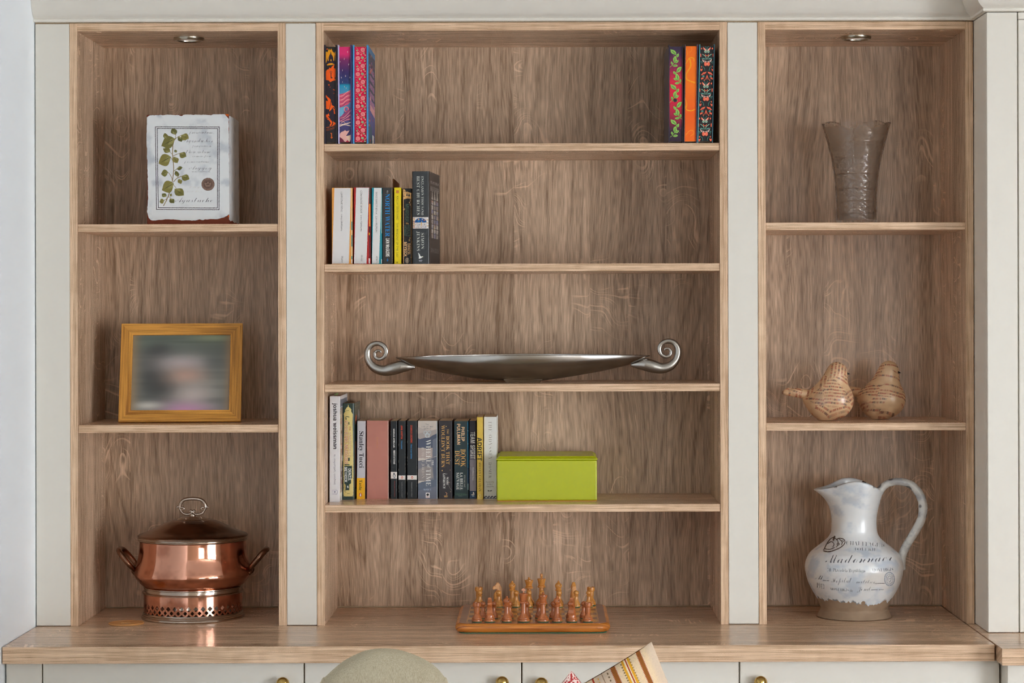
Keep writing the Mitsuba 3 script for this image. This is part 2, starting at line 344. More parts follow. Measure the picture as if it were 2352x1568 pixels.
YD2 = E2 + .026; xs2 = at(2313.7, 1545, YD2)[0]
t = thing('base_cabinet', 'cream base cabinet standing forward at the right edge, under the short worktop', 'cabinet', 'cream base cabinets under the worktop')
put('body', bbx(xs2, 1.72, YD2 + .021, .30, .1, zt, .001), 'mat_paint', t)
put('door', bbx(xs2, 1.70, YD2, YD2 + .02, .105, zt, .0013), 'mat_paint', t)
put('plinth', bx(xs2, 1.72, YD2 + .06, YD2 + .078, .0005, .1), 'mat_paint', t)

# recessed downlights under the top panels of the outer bays
for px, py, lab in ((434, 91.5, 'round nickel downlight above the white botanical block'), (1966.5, 88.5, 'round nickel downlight above the cut glass vase')):
    c = onz(px, py, ZU - .004); t = thing('recessed_light', lab, 'light', 'downlights in the top panels')
    pr = [(.0355, 0), (.0355, -.003), (.033, -.0065), (.0285, -.0072), (.0262, -.0055), (.0255, -.002), (.0255, 0)]
    put('ring', outward(place(lathe(pr + pr[:1], 56), (c[0], c[1], ZU))), 'mat_nickel', t, smooth=40)
    m = lathe([(0, -.0045), (.012, -.0043), (.0250, -.0032), (.0256, -.001)], 48); m.apply_translation((c[0], c[1], ZU))
    if m.face_normals[:, 2].mean() > 0: m.invert()
    put('lens', m, 'mat_lens', t, smooth=True, emitter={'type': 'area', 'radiance': {'type': 'rgb', 'value': LAMP}})
# ------------------------------------------------------------------ lettering outlines: a bold roman (s), a script (c), a plain sans (i) and a bold sans (b), 200 units to the em
GLYPHS = r'''
s'2b!293J25472O472K3J
s.2k!2623272B2C2H2M2I2U2D2V1-2P1u2C1u281y
s03e!1-2m1-3G213U2A3s2I3-2Z472u4839423J3v3Q3j3V3S3X2p3R2L3L293D20331w2u1t2e1t2O1y2F23262H?2U3L2X2K2c282k242u262z2E312X323I2z3o2u3v2p3x2k3x2d3u2X3h
s13e!203i213k2L3r2j473447342A36253B233U233U1u2B1u2B232V232a262c2C2c3n2a3o2M3Y2G3V263W233Z
s73e!213T22473X473X3x2g1u2P1v3E3n2N3n2F3i2D3T
sA3w!1r1z1+1-23252p3+2s432w433g2H3p203y1z3y1u2y1u2y1z361+3C233C29322W2M2V2F2C2E252G202K1+2U1z2U1u1r1u?2h3K2R2e2-2e2k3K
sB3y!1z1u1z1z2A202E292E3k2C3r283v1z3w1z3-363-3N3y3a3s3h3k3k3b3i3K3a3A3I313b2w3n2l3q2e3r2T3p2I3l2A3a203H1v?2k282o202-1-3A233F2A3I2R3H2f3D2q332x2w2z2k2z?2k342t3330353A3D3D3Q3C3g373r323u2r3v2l3s
sC43!202p2039263V2E3i2T3w2h412y453I443e3y3k3y3p3-3r453w453w3M3q3N3i3f3T3u3H3z323+2r3v2i3l2c3V2Z3D2Z2m2b2Z2e2O2m2B30223G213b283v2P3z2J3i223X1y3E1t2x1t2e1y2Q242E2G242Y
sD4C!1y3x1y4035403T3x3n3l3w3a3-3Q4339432k412Z3z2O3s2D3c203G1v1+1u1+1z2A1-2E282E3k2C3r283v?2k3l2m222s1-301-3B223N2D3V2b3W3C3R3Z3M3i3E3q303v2o3u
sE3y!1y1u1y1z291-2E272E3l283v1z3w1z3-3l3-3l3N3g3N3d3a3Z3i3M3r373u2s3u2m3s2k3k2k312t3133353A3E3E3U3J3U3J2R3D2S3B2h332s2x2v2k2w2k2A2m232t203I223Z2A3j2M3o2Y3u2Y3m1u
sF3m!1y3w1y3-3j3-3j3N3e3N3c3Z3V3l3L3r363u2r3u2n3t2k3n2k312w3233363A3H3C3U3I3V3I2R3D2R392j322s2s2w2k2v2l262q1-341z341u1z1u1z1z29202E2A2E3k293t
sG4F!202t213D253R2F3i2T3v2e3-2y443J433f3x3k3x3r443w443w3L3q3M3i3e3R3u3C3z2-3y2q3t2l3o2f3d2a3G2Z2w2c2X2j2E2s24351+3G1+3P213U2B3T2f3P2k3A2m3A2r4D2r4D2m432l3+2g3y223f1x3I1t2+1t2f1y2P252B2K232c
sH4K!1z1u1z1z291-2E282E3l293u1z3w1z3-303-303w2r3v2l3o2l333U333T3o3N3v3C3w3C3-4F3-4F3w433u3+3l3+29431-4F1z4F1u3C1u3C1z3P1-3T263T2w2k2w2l262p1-301z301u
sI36!1y1u1y1z29202E282E3o283v1y3w1y3-313-313w2p3u2m3r2k3j2k2D2n222w1+311z311u
sJ3Q!1t1w1t241w2A202E2B2E2H2A2K222I1u2F1p2H1j2R1i2W1k2a1u2a3h2W3r2G3v2G403L403M3v383s343i3429311y2y1p2m1f2X1b2I1b271e1-1j
sK4G!1z1u1z1z291-2E272E3m293u1z3w1z3-303-303w2o3t2l3n2l2+3V3l3W3q3U3u3F3w3F3-493-493w3w3u3h3l393C3-28481-4J1z4J1u3C1u3C1z3Q1+3R252q2s2k2n2l272o202w1z301z301u
sL3t!1z1u1z1z291-2E292E3l293u1z3w1z3-323-323w2x3w2o3t2k3j2l262n222t2037203O243V283e2H3n2b3t2c3m1u
sM4r!1y1u1y1z221z2A202E282E3n283v1y3w1y3-2m3+3M2a3z3+4m3-4m3w4e3v4Y3s4V3k4V284Z1-4m1z4m1u3k1u3k1z3w1-3-283+3g3E1u381u361y2P3f2N3f2N2D2P232V1+2g1z2g1u
sN4B!1z1u1z1z271+2D222F2D2F3g233v1z3w1z3-2d3-3h2i3i3m3d3u3R3w3R3-473-473w3w3u3s3m3s1r3m1r3h1w2P3U2O282R202a1z2g1z2g1u
sO4K!202t2035233L2D3f2N3q2Y3y2p432+453G453U423r3r433a493N4C3A4B2j462U3+2H3i213T1w3E1t2z1t2l1w2P26292P232d?2Z382a2g2f2L2l2A2t22321+3B1+3L213U293Z2I3d2X3f3A3Z3e3O3u3E3z313+2t3x2l3q2f3f2b3Q
sP3q!1z1u1z1z291-2E282E3l293u1z3w1z3-373-3P3y3b3s3k3i3o3V3n3G3g333U2w3H2s2k2q2l262p1-301z301u?2k2z2w2y332+39323D3A3F3I3E3d3B3m313t2r3u2l3q
sR45!1z1u1z1z291-2E282E3l293u1z3w1z3-3F3+3X3v3i3o3m3j3q3Y3p3G3h343N2v3v25401+471z471u3S1u2p2t2k2s2l262p1-301z301u?2l3q2k2z2x2z342-3E373H3E3I3a3G3i3A3q303u2o3t
sS3i!252f2B2f2D2V2J2G2V232j1+2u1+36253B2G392U2z2f2X2s2F34273L273b2E3s2T422e452t453J3-3N423N453T453T3P3O3P3G3j363u2+3z2s3-2f3+2U3s2S3n2T3Z2a3R3F363U2u3Z2f3Z2R3S293G1+301u2f1t2F1z2A1t251t
sT3s!1x3N1x403o403o3N3j3N3g3c3W3p3K3u363u37273C1-3Q1z3Q1u2J1u2J1z2P1z2Y202c282c3v2Q3u2E3p283j233a213N
sU4B!1y3z1y4230422-3z2n3w2k3p2k2R2p2B2v2534213G213V263c2D3h2P3j2a3j3m3f3w3W3z3Q3z3Q424542453z3w3w3s3o3r2V3k2A3b203I1u2u1t2c1x2N262H2H2E2U2E3m2A3w223z
sV3t!1q3w1q3-2t3-2t3w2e3u2b3n352Z3Y3n3V3u3H3w3H3-3y3-3y3w3n3t3f3f2z1q2t1q2q1w213o1z3t
sW4k!1p3w1p3-2k3-2k3w2b3v2Y3s2Y3j2x2e3H3W3A3s343v2y3w2y3-3x3-3x3w3m3u3j3r3j3m452h4R3i4Q3t4J3w4E3w4E3-4o3-4o3w4g3t4a3i3z1r3t1r3s1t3M3I2p1v2n1r2g1r213m1y3u
sY3t!1q3w1q3-2s3-2s3w2k3w2d3t2d3m322y3R3Z3W3l3U3t3M3w3G3w3G3-3x3-3x3w3o3t3i3m382q38283D1-3Q1z3Q1u2M1u2M1z2Z1-2d262e2i223o1y3u
sa3U!1+2H232S2B2Z2R2h2p2p2o3A2k3G2e3I2V3I2N3E2T302S2w2O2r2K2p2A2p262r222x2236293G2Q3O2o3P2-3M3A3E3F313F283I243O263Q233O1-3D1u2-1t2v1v2p232Z1v2F1t271w21201+27?2R2M2T282Z242k272p2C2p2i2b2d2U2W
sb3Z!1w3y1w412X412X3D2m3N303O3B3K3O363U2n3T2T3N2D381z2z1u2i1t2T1z2N222A1u251t253o243u213x?2X312Y262c202h1+2o1+2y252-2E312S302x2y372o3D2d3B
sc3F!1+2T1+2m222+28382M3K2b3P2q3P303L393C3B353A2z342t2v2t2q2x2o332p3C2j3I2Y3G2T3A2Q2-2Q2a2T2N2Y2E2l262z27382F3C2D3C2A2+1z2j1t2W1t2H1z252A
sd3c!1+2S1+2n202x24352C3G2Q3O2f3P2p3L2w3F2w3r2r3x2i3y2i413N413N2A3R233X223X1z3H1y2w1t2v222p1y2h1u2O1u2D1+2626?2R2p2U2C2Z242j222t282w2F2w342o3D2b3D2U34
se3I!1+2U1+2o22302A3C2H3I2S3N2j3O2w3K353A3B2y3C2h2R2g2U2L2Y2E2e292t27312B382J3D2G34232x1y2i1t2V1t2I1y242B?2T3A2R2p2q2p2p382k3H2c3I2X3G
sf2u!1y1u1y1z2620282A28391z3A1z3K283K283g2C3q2H3w2P3-2a422p422w402-3z363q363f333a2-3Y2r3Y2n3b2l3m2p3v2n3y2e3x2a3o2a3K2r3K2r3A2a392a262d1-2p1z2p1u
si2p!1z1z261-28272835253E1+3F1+3K2a3K2a252d1+2k1z2k1u1z1u!273l283w2C3-2I422T412Y3z2b3t2a3i2W3d2Q3a2D3c
sl2p!1z1z261-2827283m253v1+3w1+3-2a3-2a252d1+2k1z2k1u1z1u
sn3f!1z1z241+28282834263C1+3F1+3K2a3K2b392m3J2x3N3A3M3J3H3Q323Q273R213U1+3a1z3a1u2q1u2q1z2y1-2+252+2-2y362u382j372a2z2a242d1+2k1z2k1u1z1u
so3S!1+2T1+2p2230293B2O3M2Z3P2n3P2y3M3C3A3J2+3M2p3M2T3J2I3C262y1w2n1t2Z1t2K1y2629?2R2K2T282Y1-2j1z2r222v2H2v2z2q3F2j3J2Y3H2T372R2x
sp3d!1z1G1z1L241M261O281Y2835263F1+3I1+3M2Z3M2a3B2j3L2t3P323P3D3L3M3D3R353W2q3V2P3O273F1z311t2o1u2a212b1S2g1M2p1L2p1G?2b2D2f252m222r222+28312G332R322y2-372s3D2i3B2a2-
sq3a!1+2S1+2j222z28382H3H2V3O2m3P363F3J3P3N3P3N1U3Q1M3X1L3X1G2i1G2i1L2s1M2w1R2x222n1w2e1t2L1v2E1z2527?2R2t2U2D2a252m232v292x2F2x332u3E2q3H2c3H2Y3E2U37
sr3E!1z1u1z1z261-28272835253E1+3F1+3K2Z3K2a352l3I2s3M333N383L3E3C3E323B2z352w2+2w2x2x2p352k352b2v2a272d1-2p1z2p1u
ss3E!232P282P2E292Q1-2c1+2m242n2E2l2J2f2O2I2Z272j232s2331293F2K3N2d3P2v3L2y3P313P312y2y2y2t382m3F2e3I2R3G2N392N342T2y2u2l312c342V352K2-222t1x2i1t2V1t2H1y2C1y271t231t
st2y!1+3D1+3J2L3g2U3u2Z3u2Z3M2s3M2s3D2Z3C2a292c262j262r2F2w2E2s242j1x2Z1t2M1t2E1w2A1+262C263C
su3e!1x3H1x3M2Y3M2Y2E2c262n252v292y2E2y392u3G2m3H2m3M3O3M3O2D3P273S243Z233Z1+3E1y2y1t2x242o1y2b1t2P1t2G1w2A20262C253B223G
sy3H!1s1Q1u1d1-1i261i2C1f2E1S2H1R2M1S2U1e2Y1s23331-3B1t3F1t3K2e3K2e3F2W3E2U372l2S2-372z3E2q3F2q3K3H3K3H3F393A35312f1n2T1O2K1G231E1y1H
c.2k!2623272B2C2H2M2I2U2D2V1-2P1u2C1u281y
c03e!1-2m1-3G213U2A3s2I3-2Z472u4839423J3v3Q3j3V3S3X2p3R2L3L293D20331w2u1t2e1t2O1y2F23262H?2U3L2X2K2c282k242u262z2E312X323I2z3o2u3v2p3x2k3x2d3u2X3h
c13e!203i213k2L3r2j473447342A36253B233U233U1u2B1u2B232V232a262c2C2c3n2a3o2M3Y2G3V263W233Z
c33e!1+2A1+2L202P272U2F2V2G2J2N2A2W262k262s292x2E302U2+2k2t2t2d2z2K2z2K392h3A2p3E2t3J2x3W2x3h2s3u2k3y2d3y2W3v2R3l2P3U2H3U253Y203e1-3o223w2D432X482y473F3-3L3v3P3n3P3W3N3Q3E3F2+363G2+3P2s3T2l3V2b3U2N3N283B1+2+1v2U1t291z2124
c93e!1-3H1-3X223j283u2J422b482q4834433G3w3Q3f3T3U3V2y3Q2V3K2H39232w1w2k1t2N1u2E1y27232528252I272M2C2P2F2P2J2E2R262g242o272u2D2+2R312e322w2j2m2V2m2K2p262+2235?2S3Z2V372Z322g2-2u302+34333B323T2-3h2x3q2s3v2h3x2X3q
cA4B!1m221m2F1p2L1w2R252T2G2O2H2E2C291-251z221z1+221w2C1v2T202p2K2g2b2h2p2m2w2w2-352-3K2u3e3E4B3i4T3t4f3u4b3j412f3o253s253-2A4Z2i4d2k4k2j4Z2c4G2H40243k1+3i1w3E1t3H212u2E2X1x2E1q1z1r1r1w?3O2p3Y2R4L3g403R?3J2h2+2J3A2A3H273L283N2V?2u2e2w2R3D2m3D2p352r2z2n
cC43!2J2y2J3A2Q3P2e3d2v3m3C3r3S3r3X3p3V3l3G3k2+3d2o3U2e3J2W322W2t2c2k2i2i2y333I3P3j3i443r4J3q4S3i4S3X4P3Q47363f2p3A2g382d312L30293222361+3D1y3R1z3g233r2C3w2L3x2T3v2Z3r2d3h2e3Z2b3S2U3O2C3M2A3I2B3G2E3G2O3J2W3O2c3e2j3p2j3+2c412T3+2F3o223Z1w3N1t391t2z1w2p202h292e2H2g2f2W2h2Q2l?3b3G3F2l3I2l3Z2s3v364C3T4G3g4F3k483l3w3c
cH4X!1t271t2J1w2P1z2S282W2J2U2O2N2O2I2K2D2528252328202H1z2T1+2d232l2C2v2W2e2O2a2O2Z2S2p2b2+2e382w3K393I3A32312w312s332p372p3C303S2z3U2l3M2S312O312M352P392p3V2z3Z3A3X3E3S3E3L3B3F3C3D3l3f3r3i3w3i3w3e3p3Y3e3F3V2q3V2o3Y2o3k2t3u38483S4V3m4j3s4t3s513m533h523Y4+3R4n3E4Y34472u3q2E3o263p213x204A254W2L4t2h4y2k532j4y2f4U2B4A1z3v1u3j1u3Y1-3U2A3U2J3d2i3c2k3S2h3O2W3F2I32252n1x2X1t2B1u1-1z?4D334F324N364h3M4p3X4r3e4p3m4g3k4X3c4P3R
cJ3Y!1Z1K1a1T1e1c1w1u2E232Y2A2p2D2s2G2+2Y2i2W2c2Y2W2d2S2l2S2z2U332i3L2z3X3P3j3w3q4F3q4H3o4G3m413i3s3W3G2F3Q2A3V253X1-3W1s3T1m3M1f371Y2s1Y2s1b2u1c361e3I1j3O1p3R1x3Q223L273D29351x2p1b2Y1M2J1C1+141o141g171b1C?2g2q2h2d2k2b2z2c302a3Q3H3r3j3T3c3C3T303K2k2+?1n1E1r1A1+1B2D1L2W1j2m272X242J1z241o1o1S1m1M
cM4Q!1m261n2H1u2R1+2U2A2U2F2Q2F2F292B1-291y261y22221y281y2J222X2J2y2-3E3N3a3l3j3r3o3r3q3p3o3d3O2l3F2L3H2K3Z2r403S4S3r4X3r4Z3p4Z3l4M3L3w2G3t263t1-3x1-47264q2k4y2j451z3t1t3g1v3Z243Z2G3d2V3k2j4A3Q493S3y3E3b2j3E20371u2-1t2v1y2s262s2F2z2c3M3M302x2X292L1y291t1x1u1q1z
ca3Y!1z241z2F222R2G2g2P2m2b2r2r2s2+2k312s3O2s302337233J2E3M2E3O2A371y2x1t2p1t2h1z2f232Z1z2Q1u2C1t241w?2H202K1y2R1z2g2B2u2Y2w2f2t2l2n2m2i2k2W2Y2I2A
cc35!1+271+2H222R2D2e2N2l2f2s2q2s2-2n312c2z2W2p2V2m2Y2m2f2r2l2l2l2a2Z2L282L1+2S1z2b202u2E2x2A2i1+2V1u2F1t251x
cd3n!1z241z2G1-2M2D2d2R2m2h2r2s2r312k3X3g3w3i2-20311+361-3O2E3R293J22311t2t1t2m1w2h232R1u2D1t231x?2I1-2K1y2Q1y2X202i2B2w2Y2w2l2q2m2l2k2Z2Y2I28
ce3A!1x2B1y2J232V2O2m2a2r2p2s2v2q2-2k2-2Z2w2S2f2I2L2D2J292H212I1+2S1z2i222w2E2-2C2w252k1z2S1t2C1u251x1+22?2O2K2S2J2a2M2k2V2o2e2m2m2g2l2Z2e
cf3Z!1S10211-1-24202B242F2C2I2L2Y2J2Z2B2R272V2R2n2s3O353f3L3o3V3o3c3l3f3f3f3Z3c3P3X3H3H302l2f2N1-2R1+2b212p2F2u2C2s282f1y2S1t2K1t2H1r1r13?2o2q2q2p342+3I3C3S3Y3S3e3P3i3J3h3B3Z2-3G
cg3X!1c171d1L1p1Z281l2V1t2X1x2W1z2K1t2A1t231w1+1-1y231z2K2A2c2M2l2a2r2q2s2w2p2z2k312r3P2t2z23302237263G2E3J2E3L2A351+2s1u2d1T2K17270-200z1m0+?2G242F1z2L1y2R1+2b272s2Z2u2g2t2l2l2l2Z2Z2K2E?1p181t131y1322172C1K2Q1l2A1f1v1S1p1H
ch3f!1y1t2J2X2H2Y2A2Q252U2S2s2u3f2-3i3H3j2i2b2k2a2r2i312q372s3F2s3J2q3N2m3P2g3P2X3I2K3525341+391-3P2E3U2A3A1v2y1t2q1y2n242p2I392i392l372l2w2e2j2R2M1t
ci2z!2b362b3E2h3K2r3L2x3G2x392r322h31!2223252F2E2V2C2W272Q232V2N2r2q2r2T2E2O232O1-2R1-2Z242j2E2l2E2n2A2Y1y2M1t2C1t271v241y
cl3C!232T232V2P2r2u3g2y3i3H3k3H3h2V2J2P262P212S1-2X212m2F2o2F2q2A2c1z2T1u2D1u261z2421252F2C2T282R
cm4O!1u1u2N2c2K2d2G2a282R242T242W2M2n2T2r2d2s2h2o2j2Z2z2n382s3F2s3L2n3N2Y3b2l3p2s402q452j462a442S3z2G3r283p203w22482F4D2B41203r1v3h1u3c1w3W243X2H3q2g3r2l3p2m3Z2a3C26341u2c1u2c1w322X362g352k2-2i2n2U2M1u
cn3h!1u1t2N2b2H2a282Q242S242V2P2o2W2r2e2q2i2j2j2Y2v2j352q3H2r3O2m3R2e3Q2U3L2L3725361-3A1-3G233R2E3W2A3B1v351t2x1u2s1y2p242s2K3B2i3B2l392l2z2e2l2Q2M1t
co3H!1z281+2J232T2C2d2P2m2b2r2s2s2-2o332j342T322N2v2B2-2C352H382C31262s212i202U1u2E1t261w2020?2L212N1z2V1-2X222Y292k2F2u2Y2u2l2m2l2b2a2N2D
cp3a!1R102D2U2C2V282R252R232V2K2l2m3X2o3Z393b2k2m2n2l2z2s362s3A2q3F2j3E2T382I2+272x202y1+35213K2F3O2A381y2z1t2o1u2g1-2g2F312k2z2m2s2j2e2W2U2I1q13
cr3A!272P232U2G2f2J2t2M2w2Q2w2Q2q2S2n2n2k2u2d2r2S2a252Z1-2d1+2j212w2E2y2E2+292e1u2N1u2D1-2C2B2J2P2X2e2M2e
cs2+!1v221w2A1-2E262E2B292B24251z2D1+2H222O2N2O2f272Q232U2W2y2a2y2b2s2Y2q2Y2l2i2S2h2D2o2H2r2C2Z1z2J1t221u
ct3G!2324262H2E2V2C2W272Q252Q232V2Q2s2t3e3H3f333H3G3G3F3B2z392X2O2N242N1-2Q1+2W202m2E2q2A2Y1x2N1t291v251z
cu3k!2322252F2D2U2C2V252R232V2O2s2r2s2S292R232T212X212b242o2I322g372s3a2s3823381-3C1-3K243T2E3W2E3Y2A3I1y381u2w1v2q1z2n282a1z2N1u2E1u271x
cy3h!1m181n1K1w1W2G1k2f1t2k212i222b1x2S1t2K1t2B1y2824292D2N2b2J2c262Q232V2A2c2V2r2f2r2j2o2l2j2k2W2S212S1+2V1z2n2E3A2r3b2r39243C233Q2E3U2C3U293D1z321v2i1L2T152D0z1z0y1t0+?1x1F1y14211128122C152R1R2a1l2H1d271W1+1M
i'2m!2D3C2B402T402R3C
i13n!2C272m282m3k2i3k2G3O2F3g2i40304031283V273W1u2C1u
iA3t!1y1u2j3-31403p1u3W1u3I2U2S2U2F1u?2t3m2Y2j3D2k
iB3o!283-363+3K3u3S3m3X3a3X3I3U3B3N343D2+3R2u3a2j3d2Z3d2M3Y283N1+331u281u?2Q2r2P2736283E2B3L2J3L2c3A2o312r?2P352y3437383C3C3H3N3H3V3E3d393i2z3m2P3m
iC40!232n2336293U2I3j2Z3x2t4137413K3+3b3q3o3Y3r3L3a3L3V3Y3K3i343n2v3n2m3l2a3e2R3T2M3H2K382K2l2M2b2V2K2e2C2m2834263G293V2L3a2Y3r2Y3o2L3f273X203K1v371s2t1s2g1v2U1-2D2H262X
iD3+!283-2z3-383z3R3q3g3Z3o3A3p2w3m2Z3e2H3M20371w2y1u281u?2P282v2733293G2F3R2R3Y2p3X3B3Q3U3F3f2w3m2P3m
iE3e!283-3R3-3R3m2P3m2P343M343M2r2P2r2P283S273S1u281u
iF3c!28403Q403Q3n2P3n2P323K323K2p2P2p2P1u281u
iG43!232n2336283S2H3i2R3s2d3z2s4136413M3z3c3p3o3Z3s3L3a3L3W3W3K3i353n2q3m2e3h2V3Z2L3D2K2l2R2Q2d2D2w2636263N2C3W2L3c2b3b2j332j332y3t2y3t2a3p2L3i293Q1x381s2t1s2X1z2N252D2H262X
iH41!28402P402P353V353W403n403n1u3W1u3V2s2P2s2P1u281u
iI39!201u20272O282O3l203m203-313-313m2f3l2f283127311u
iK3q!28402P402Q2x3O403k402w382v343l1u3Q1u2i2v2P2a2P1u281u
iL3X!28402P402P273O273O1u281u
iM4W!28402Y3-3C2E3s3-4G404G1u3-1u3+3f3K1u341u2a392R3c2P3c2P1u281u
iN44!283-2U3+3Y2H3Z3-3q3-3q1u3U1v2Q3d2Q1u281u
iO46!232n243D2C3a2P3q2j3-37413R3x3i3j3u3M3x363x2n3r2P3l2E3a223H1u371s2n1t2Q222F2E292P?2L2k2R2Q2a2F2g2B2v2635263M2C3Z2Q3g2l3g383Z3T3Q3e3D3l2v3n2g3i2W3a2O3M2K38
iP3k!283-2x3-3D3x3O3q3T3k3a3R3a3D3X313R2t3J2m2-2f2P2f2P1u281u?2P2v2+2u3A2z3E313J3F3J3P3D3e343k2x3m2P3m
iR3l!2840333-3J3v3T3m3a3T3Y363S2x3C2l3f1u3M1u3K1w2u2j2P2j2P1u281u?2P2z2y2y352+3D333J3H3J3R3F3d373k2y3n2P3n
iS3l!222P232S2J2S2M2I2R2C2a272k2532273G2G3K2Q3K2W3H2e352m2X2w2H33283F263Y2D3o2M3w2Z402z423C3+3M3u3V3k3Z3U3I3U3F3e393k2w3p2k3p2X3l2Q3f2N3Y2N3O2U3E2l373C2-3O2u3V2n3Z2g3b2T3Z2H3T263H1y371u2y1s2a1t2K1z2A26252E
iT3m!213-3d3-3d3m2z3l2z1t2i1t2i3m213m
iU42!28402P402P2Y2R2Q2c2C2o2733263K2C3V2Q3X2Y3X403o403o2V3j2F3W203C1t2q1s2d1v2T1+2H292C2H282V
iV3u!2k1u1z402E402G3+2v293W3z3Y403p403p3y331u
iW4l!2X1u1z402F3-2i2C393+3A403T403x2D4O3-4g40461u3n1u3K3d2s1u
iY3r!1z3z1z402H3-2t303S3-3m403m3z2-2m2-1u2k1u2k2m
iZ3j!23403X403W3n2P283Y273Y1u241u24253C3m233n
ia3W!202F222Y2D2j2T2o2u2r312w31332-392w3E2n3H2V3F2L372J322337273G2E3N2S3U2l3W2+3T363P3C3J3I333I1u321u31262x1+2n1u2f1s2N1t2C1y2424?2H2P2K2A2V252i252t292+2G312O312g2O2Y
ib3f!26402N402N3F2d3T2k3V2y3V343T3G3M3R373W2q3W2X3U2N3J22341u2y1s2d1u2R222N282M1u261u?2O2W2Q2M2U2E2f262v25352B3D2O3F2X3F2r3837333C2v3G2j3G2Z3C2T362O2w
ic3Y!212Y222v293B2K3N2V3T2s3V323S3C3M3N383N32382-37342+3D2s3G2f3G2W3D2O352J2u2I2X2K2P2O2G2W282f252s253029352E392N3O2J3N2D3I25321v2s1s2e1s2N1y292A242K
ie3a!212X222v293B2L3O2V3T2r3V313S3B3M3M383Q2y3R2b2I2a2L2K2S2B2c262y26372E392K3P2G3L263C1z341v2u1s2f1s2N1y272D?2M332J2p3A2q392x34372-3C2r3G2e3G2T3B
ig3g!212Z212q26372F3K2N3Q2c3V2u3U303Q3A3E3C3U3R3U3S1q3P1b3K1T371K2t1G2X1H2F1P281W261c2H1j2J1j2S1Z2d1V2t1V321Z381f3B1o3B2A382A301-2u1x2W1x2J212A2A252J?2J2s2J2U2N2K2V2C2e292r292+2C372M3B2b3B2p37322z3D2r3G2e3G2W3D2N34
ii2b!233s25402B442M422Q3y2O3o2I3k273m!263U2N3U2N1u261u
ik3U!26402N3-2N2n333U3O3U2k2o3R1u361u2X2d2N2U2N1u261u
il2h!262826402M402N2B2S262c262f1v2a1t2J1u2B1z
in3c!261u263U2M3U2N3E2W3P2g3U2y3V3B3P3I3H3N343O1u371u372y33382+3D2s3G2c3F2W3C2Q352N2z2N1u
io3d!212Y222v293B2K3N2V3T2s3V363Q3L3C3S2y3U2f3S2P3O2E3C1-2y1t2e1s2V1u2K1+292A242K?2J2r2I2X2K2P2O2G2W282f252s252+28352E3C2U3D2n3A2+313B2s3G2a3F2O35
ip3g!263U2M3U2M3F2N3E2Y3Q2g3U2y3V373S3M3G3R383W2u3X2f3U2L3O283F1+311t2l1s2X1y2Q262N272N1I261I?2O2v2P2P2T2G2b282j252v253329392F3G2a3F2t3936323D2v3G2j3G2Z3C2S34
ir2+!263U2M3U2N3F2X3R2b3T2i3V2w3V2w3E2i3F2a3D2Q352O302N1u261u
is3Q!222F242I2H2L2O292Y252q262+2C302G302O2y2U2o2Y2O2e2A2n252y2537283F2F3N2U3U2o3V2x3T343O3C3F3F3630332v3E2m3H2c3H2R3D2N392M2+2U2s2y2l352h3C2b3H2Q3H2F3C24361+2w1u2X1s2L1v2E1z2724
it2r!1v3G1v3U293U293s2Q3s2Q3U2k3U2k3G2Q3F2Q2D2X262j272n1w2m1u2Q1u2J1x2D21292B293F
iu3c!263U2N3U2N2N2Q2F2a272q262y29332G372S373U3O3U3O1u381u37292-1+2l1t2Q1v2K1y2C24262L
ix3U!1+1u2X2i203U2K3U2h2u333U3M3U2r2h3N1u341u2h2W2H1u
iy3X!1z3S1+3U2E3U2G3S2i2A393T3R3U2k1b2b1O2P1I251J291X2J1W2T1c2Z1u
bA45!1y1u2f3-3H40411u3V1u3K2M2e2M2U1u?2y3Y2m2j3D2k2+3a
bB3p!233-3A3+3R3t3Y3m3d3b3c3I3Z3C3R343F2-3X2u3f2l3j2a3h2G3c273T1-371u231u?2Y2p2X2H2z2H372K3B2O3D2a3A2i342n2z2p?2X382w373139363D393K373W333a2w3d2X3d
bC42!202n213D2A3b2N3q2f3+2t4138413M3+3d3r3o3f3t3V3w3G3R3G3P3P3I3X353c2x3c2j3X2c3Q2W3C2U2+2W2h2c2T2m2K2x2H392I3N2R3S2d3w2d3u2R3m2C3c223O1w381s2t1s2f1v2U1+2E2C282L242U
bD3+!2340353-3Q3t3f3g3o3Q3r3F3s2l3p2X3j2K3W253D1x2+1u231u?2X2J2-2J3B2O3K2Z3O2q3N3B3H3Q3B3W333a2v3c2X3c
bE3f!23403W403W3d2X3c2X383R383R2m2X2l2X2H3W2H3W1u231u
bF3b!233-3U3-3U3c2X3c2X323O323O2g2X2g2X1t231t
bG43!202n213D293Z2L3o2d3z2t4138413M3+3e3q3s3Y3v3J3R3J3M3U3B3b2t3b2l3Y2d3R2W3C2U2v2Z2Y2i2N2x2H362H3J2L3R2T3U2d3T2g322g32313x313x2d3t2N3j273S1x391s2t1s2f1v2U1+2L252A2I222b
bH43!23402X402X3A3O3A3P403t403t1u3P1u3O2n2X2n2X1u231u
bI3I!1+1u1+2H2M2I2M3c1+3d1+403C403C3d2q3c2q2I3C2H3C1u
bJ3b!1-2G1z2f2R2f2S2P2Y2G2l2E2v2K2y2V2y403Q403Q2Q3N2E3I25391z2+1u2q1s2T1t2E1z2525
bK40!23402X402Y2-2n3L3L403v4039353x1u3O1u2p2m2X2S2X1u231u
bL3X!23402X402X2H3R2H3R1u231u
bM4d!23402n402p3+36353F2U3P393i404R404R1u3z1u3z3U3x3T3o2v3S1u321u2g2+2X3V2X1u231u
bN46!233-2b3-3I2s3S2X3R3-3x3-3x1u3P1u3N1w2o2s2X3N2Y1u231u
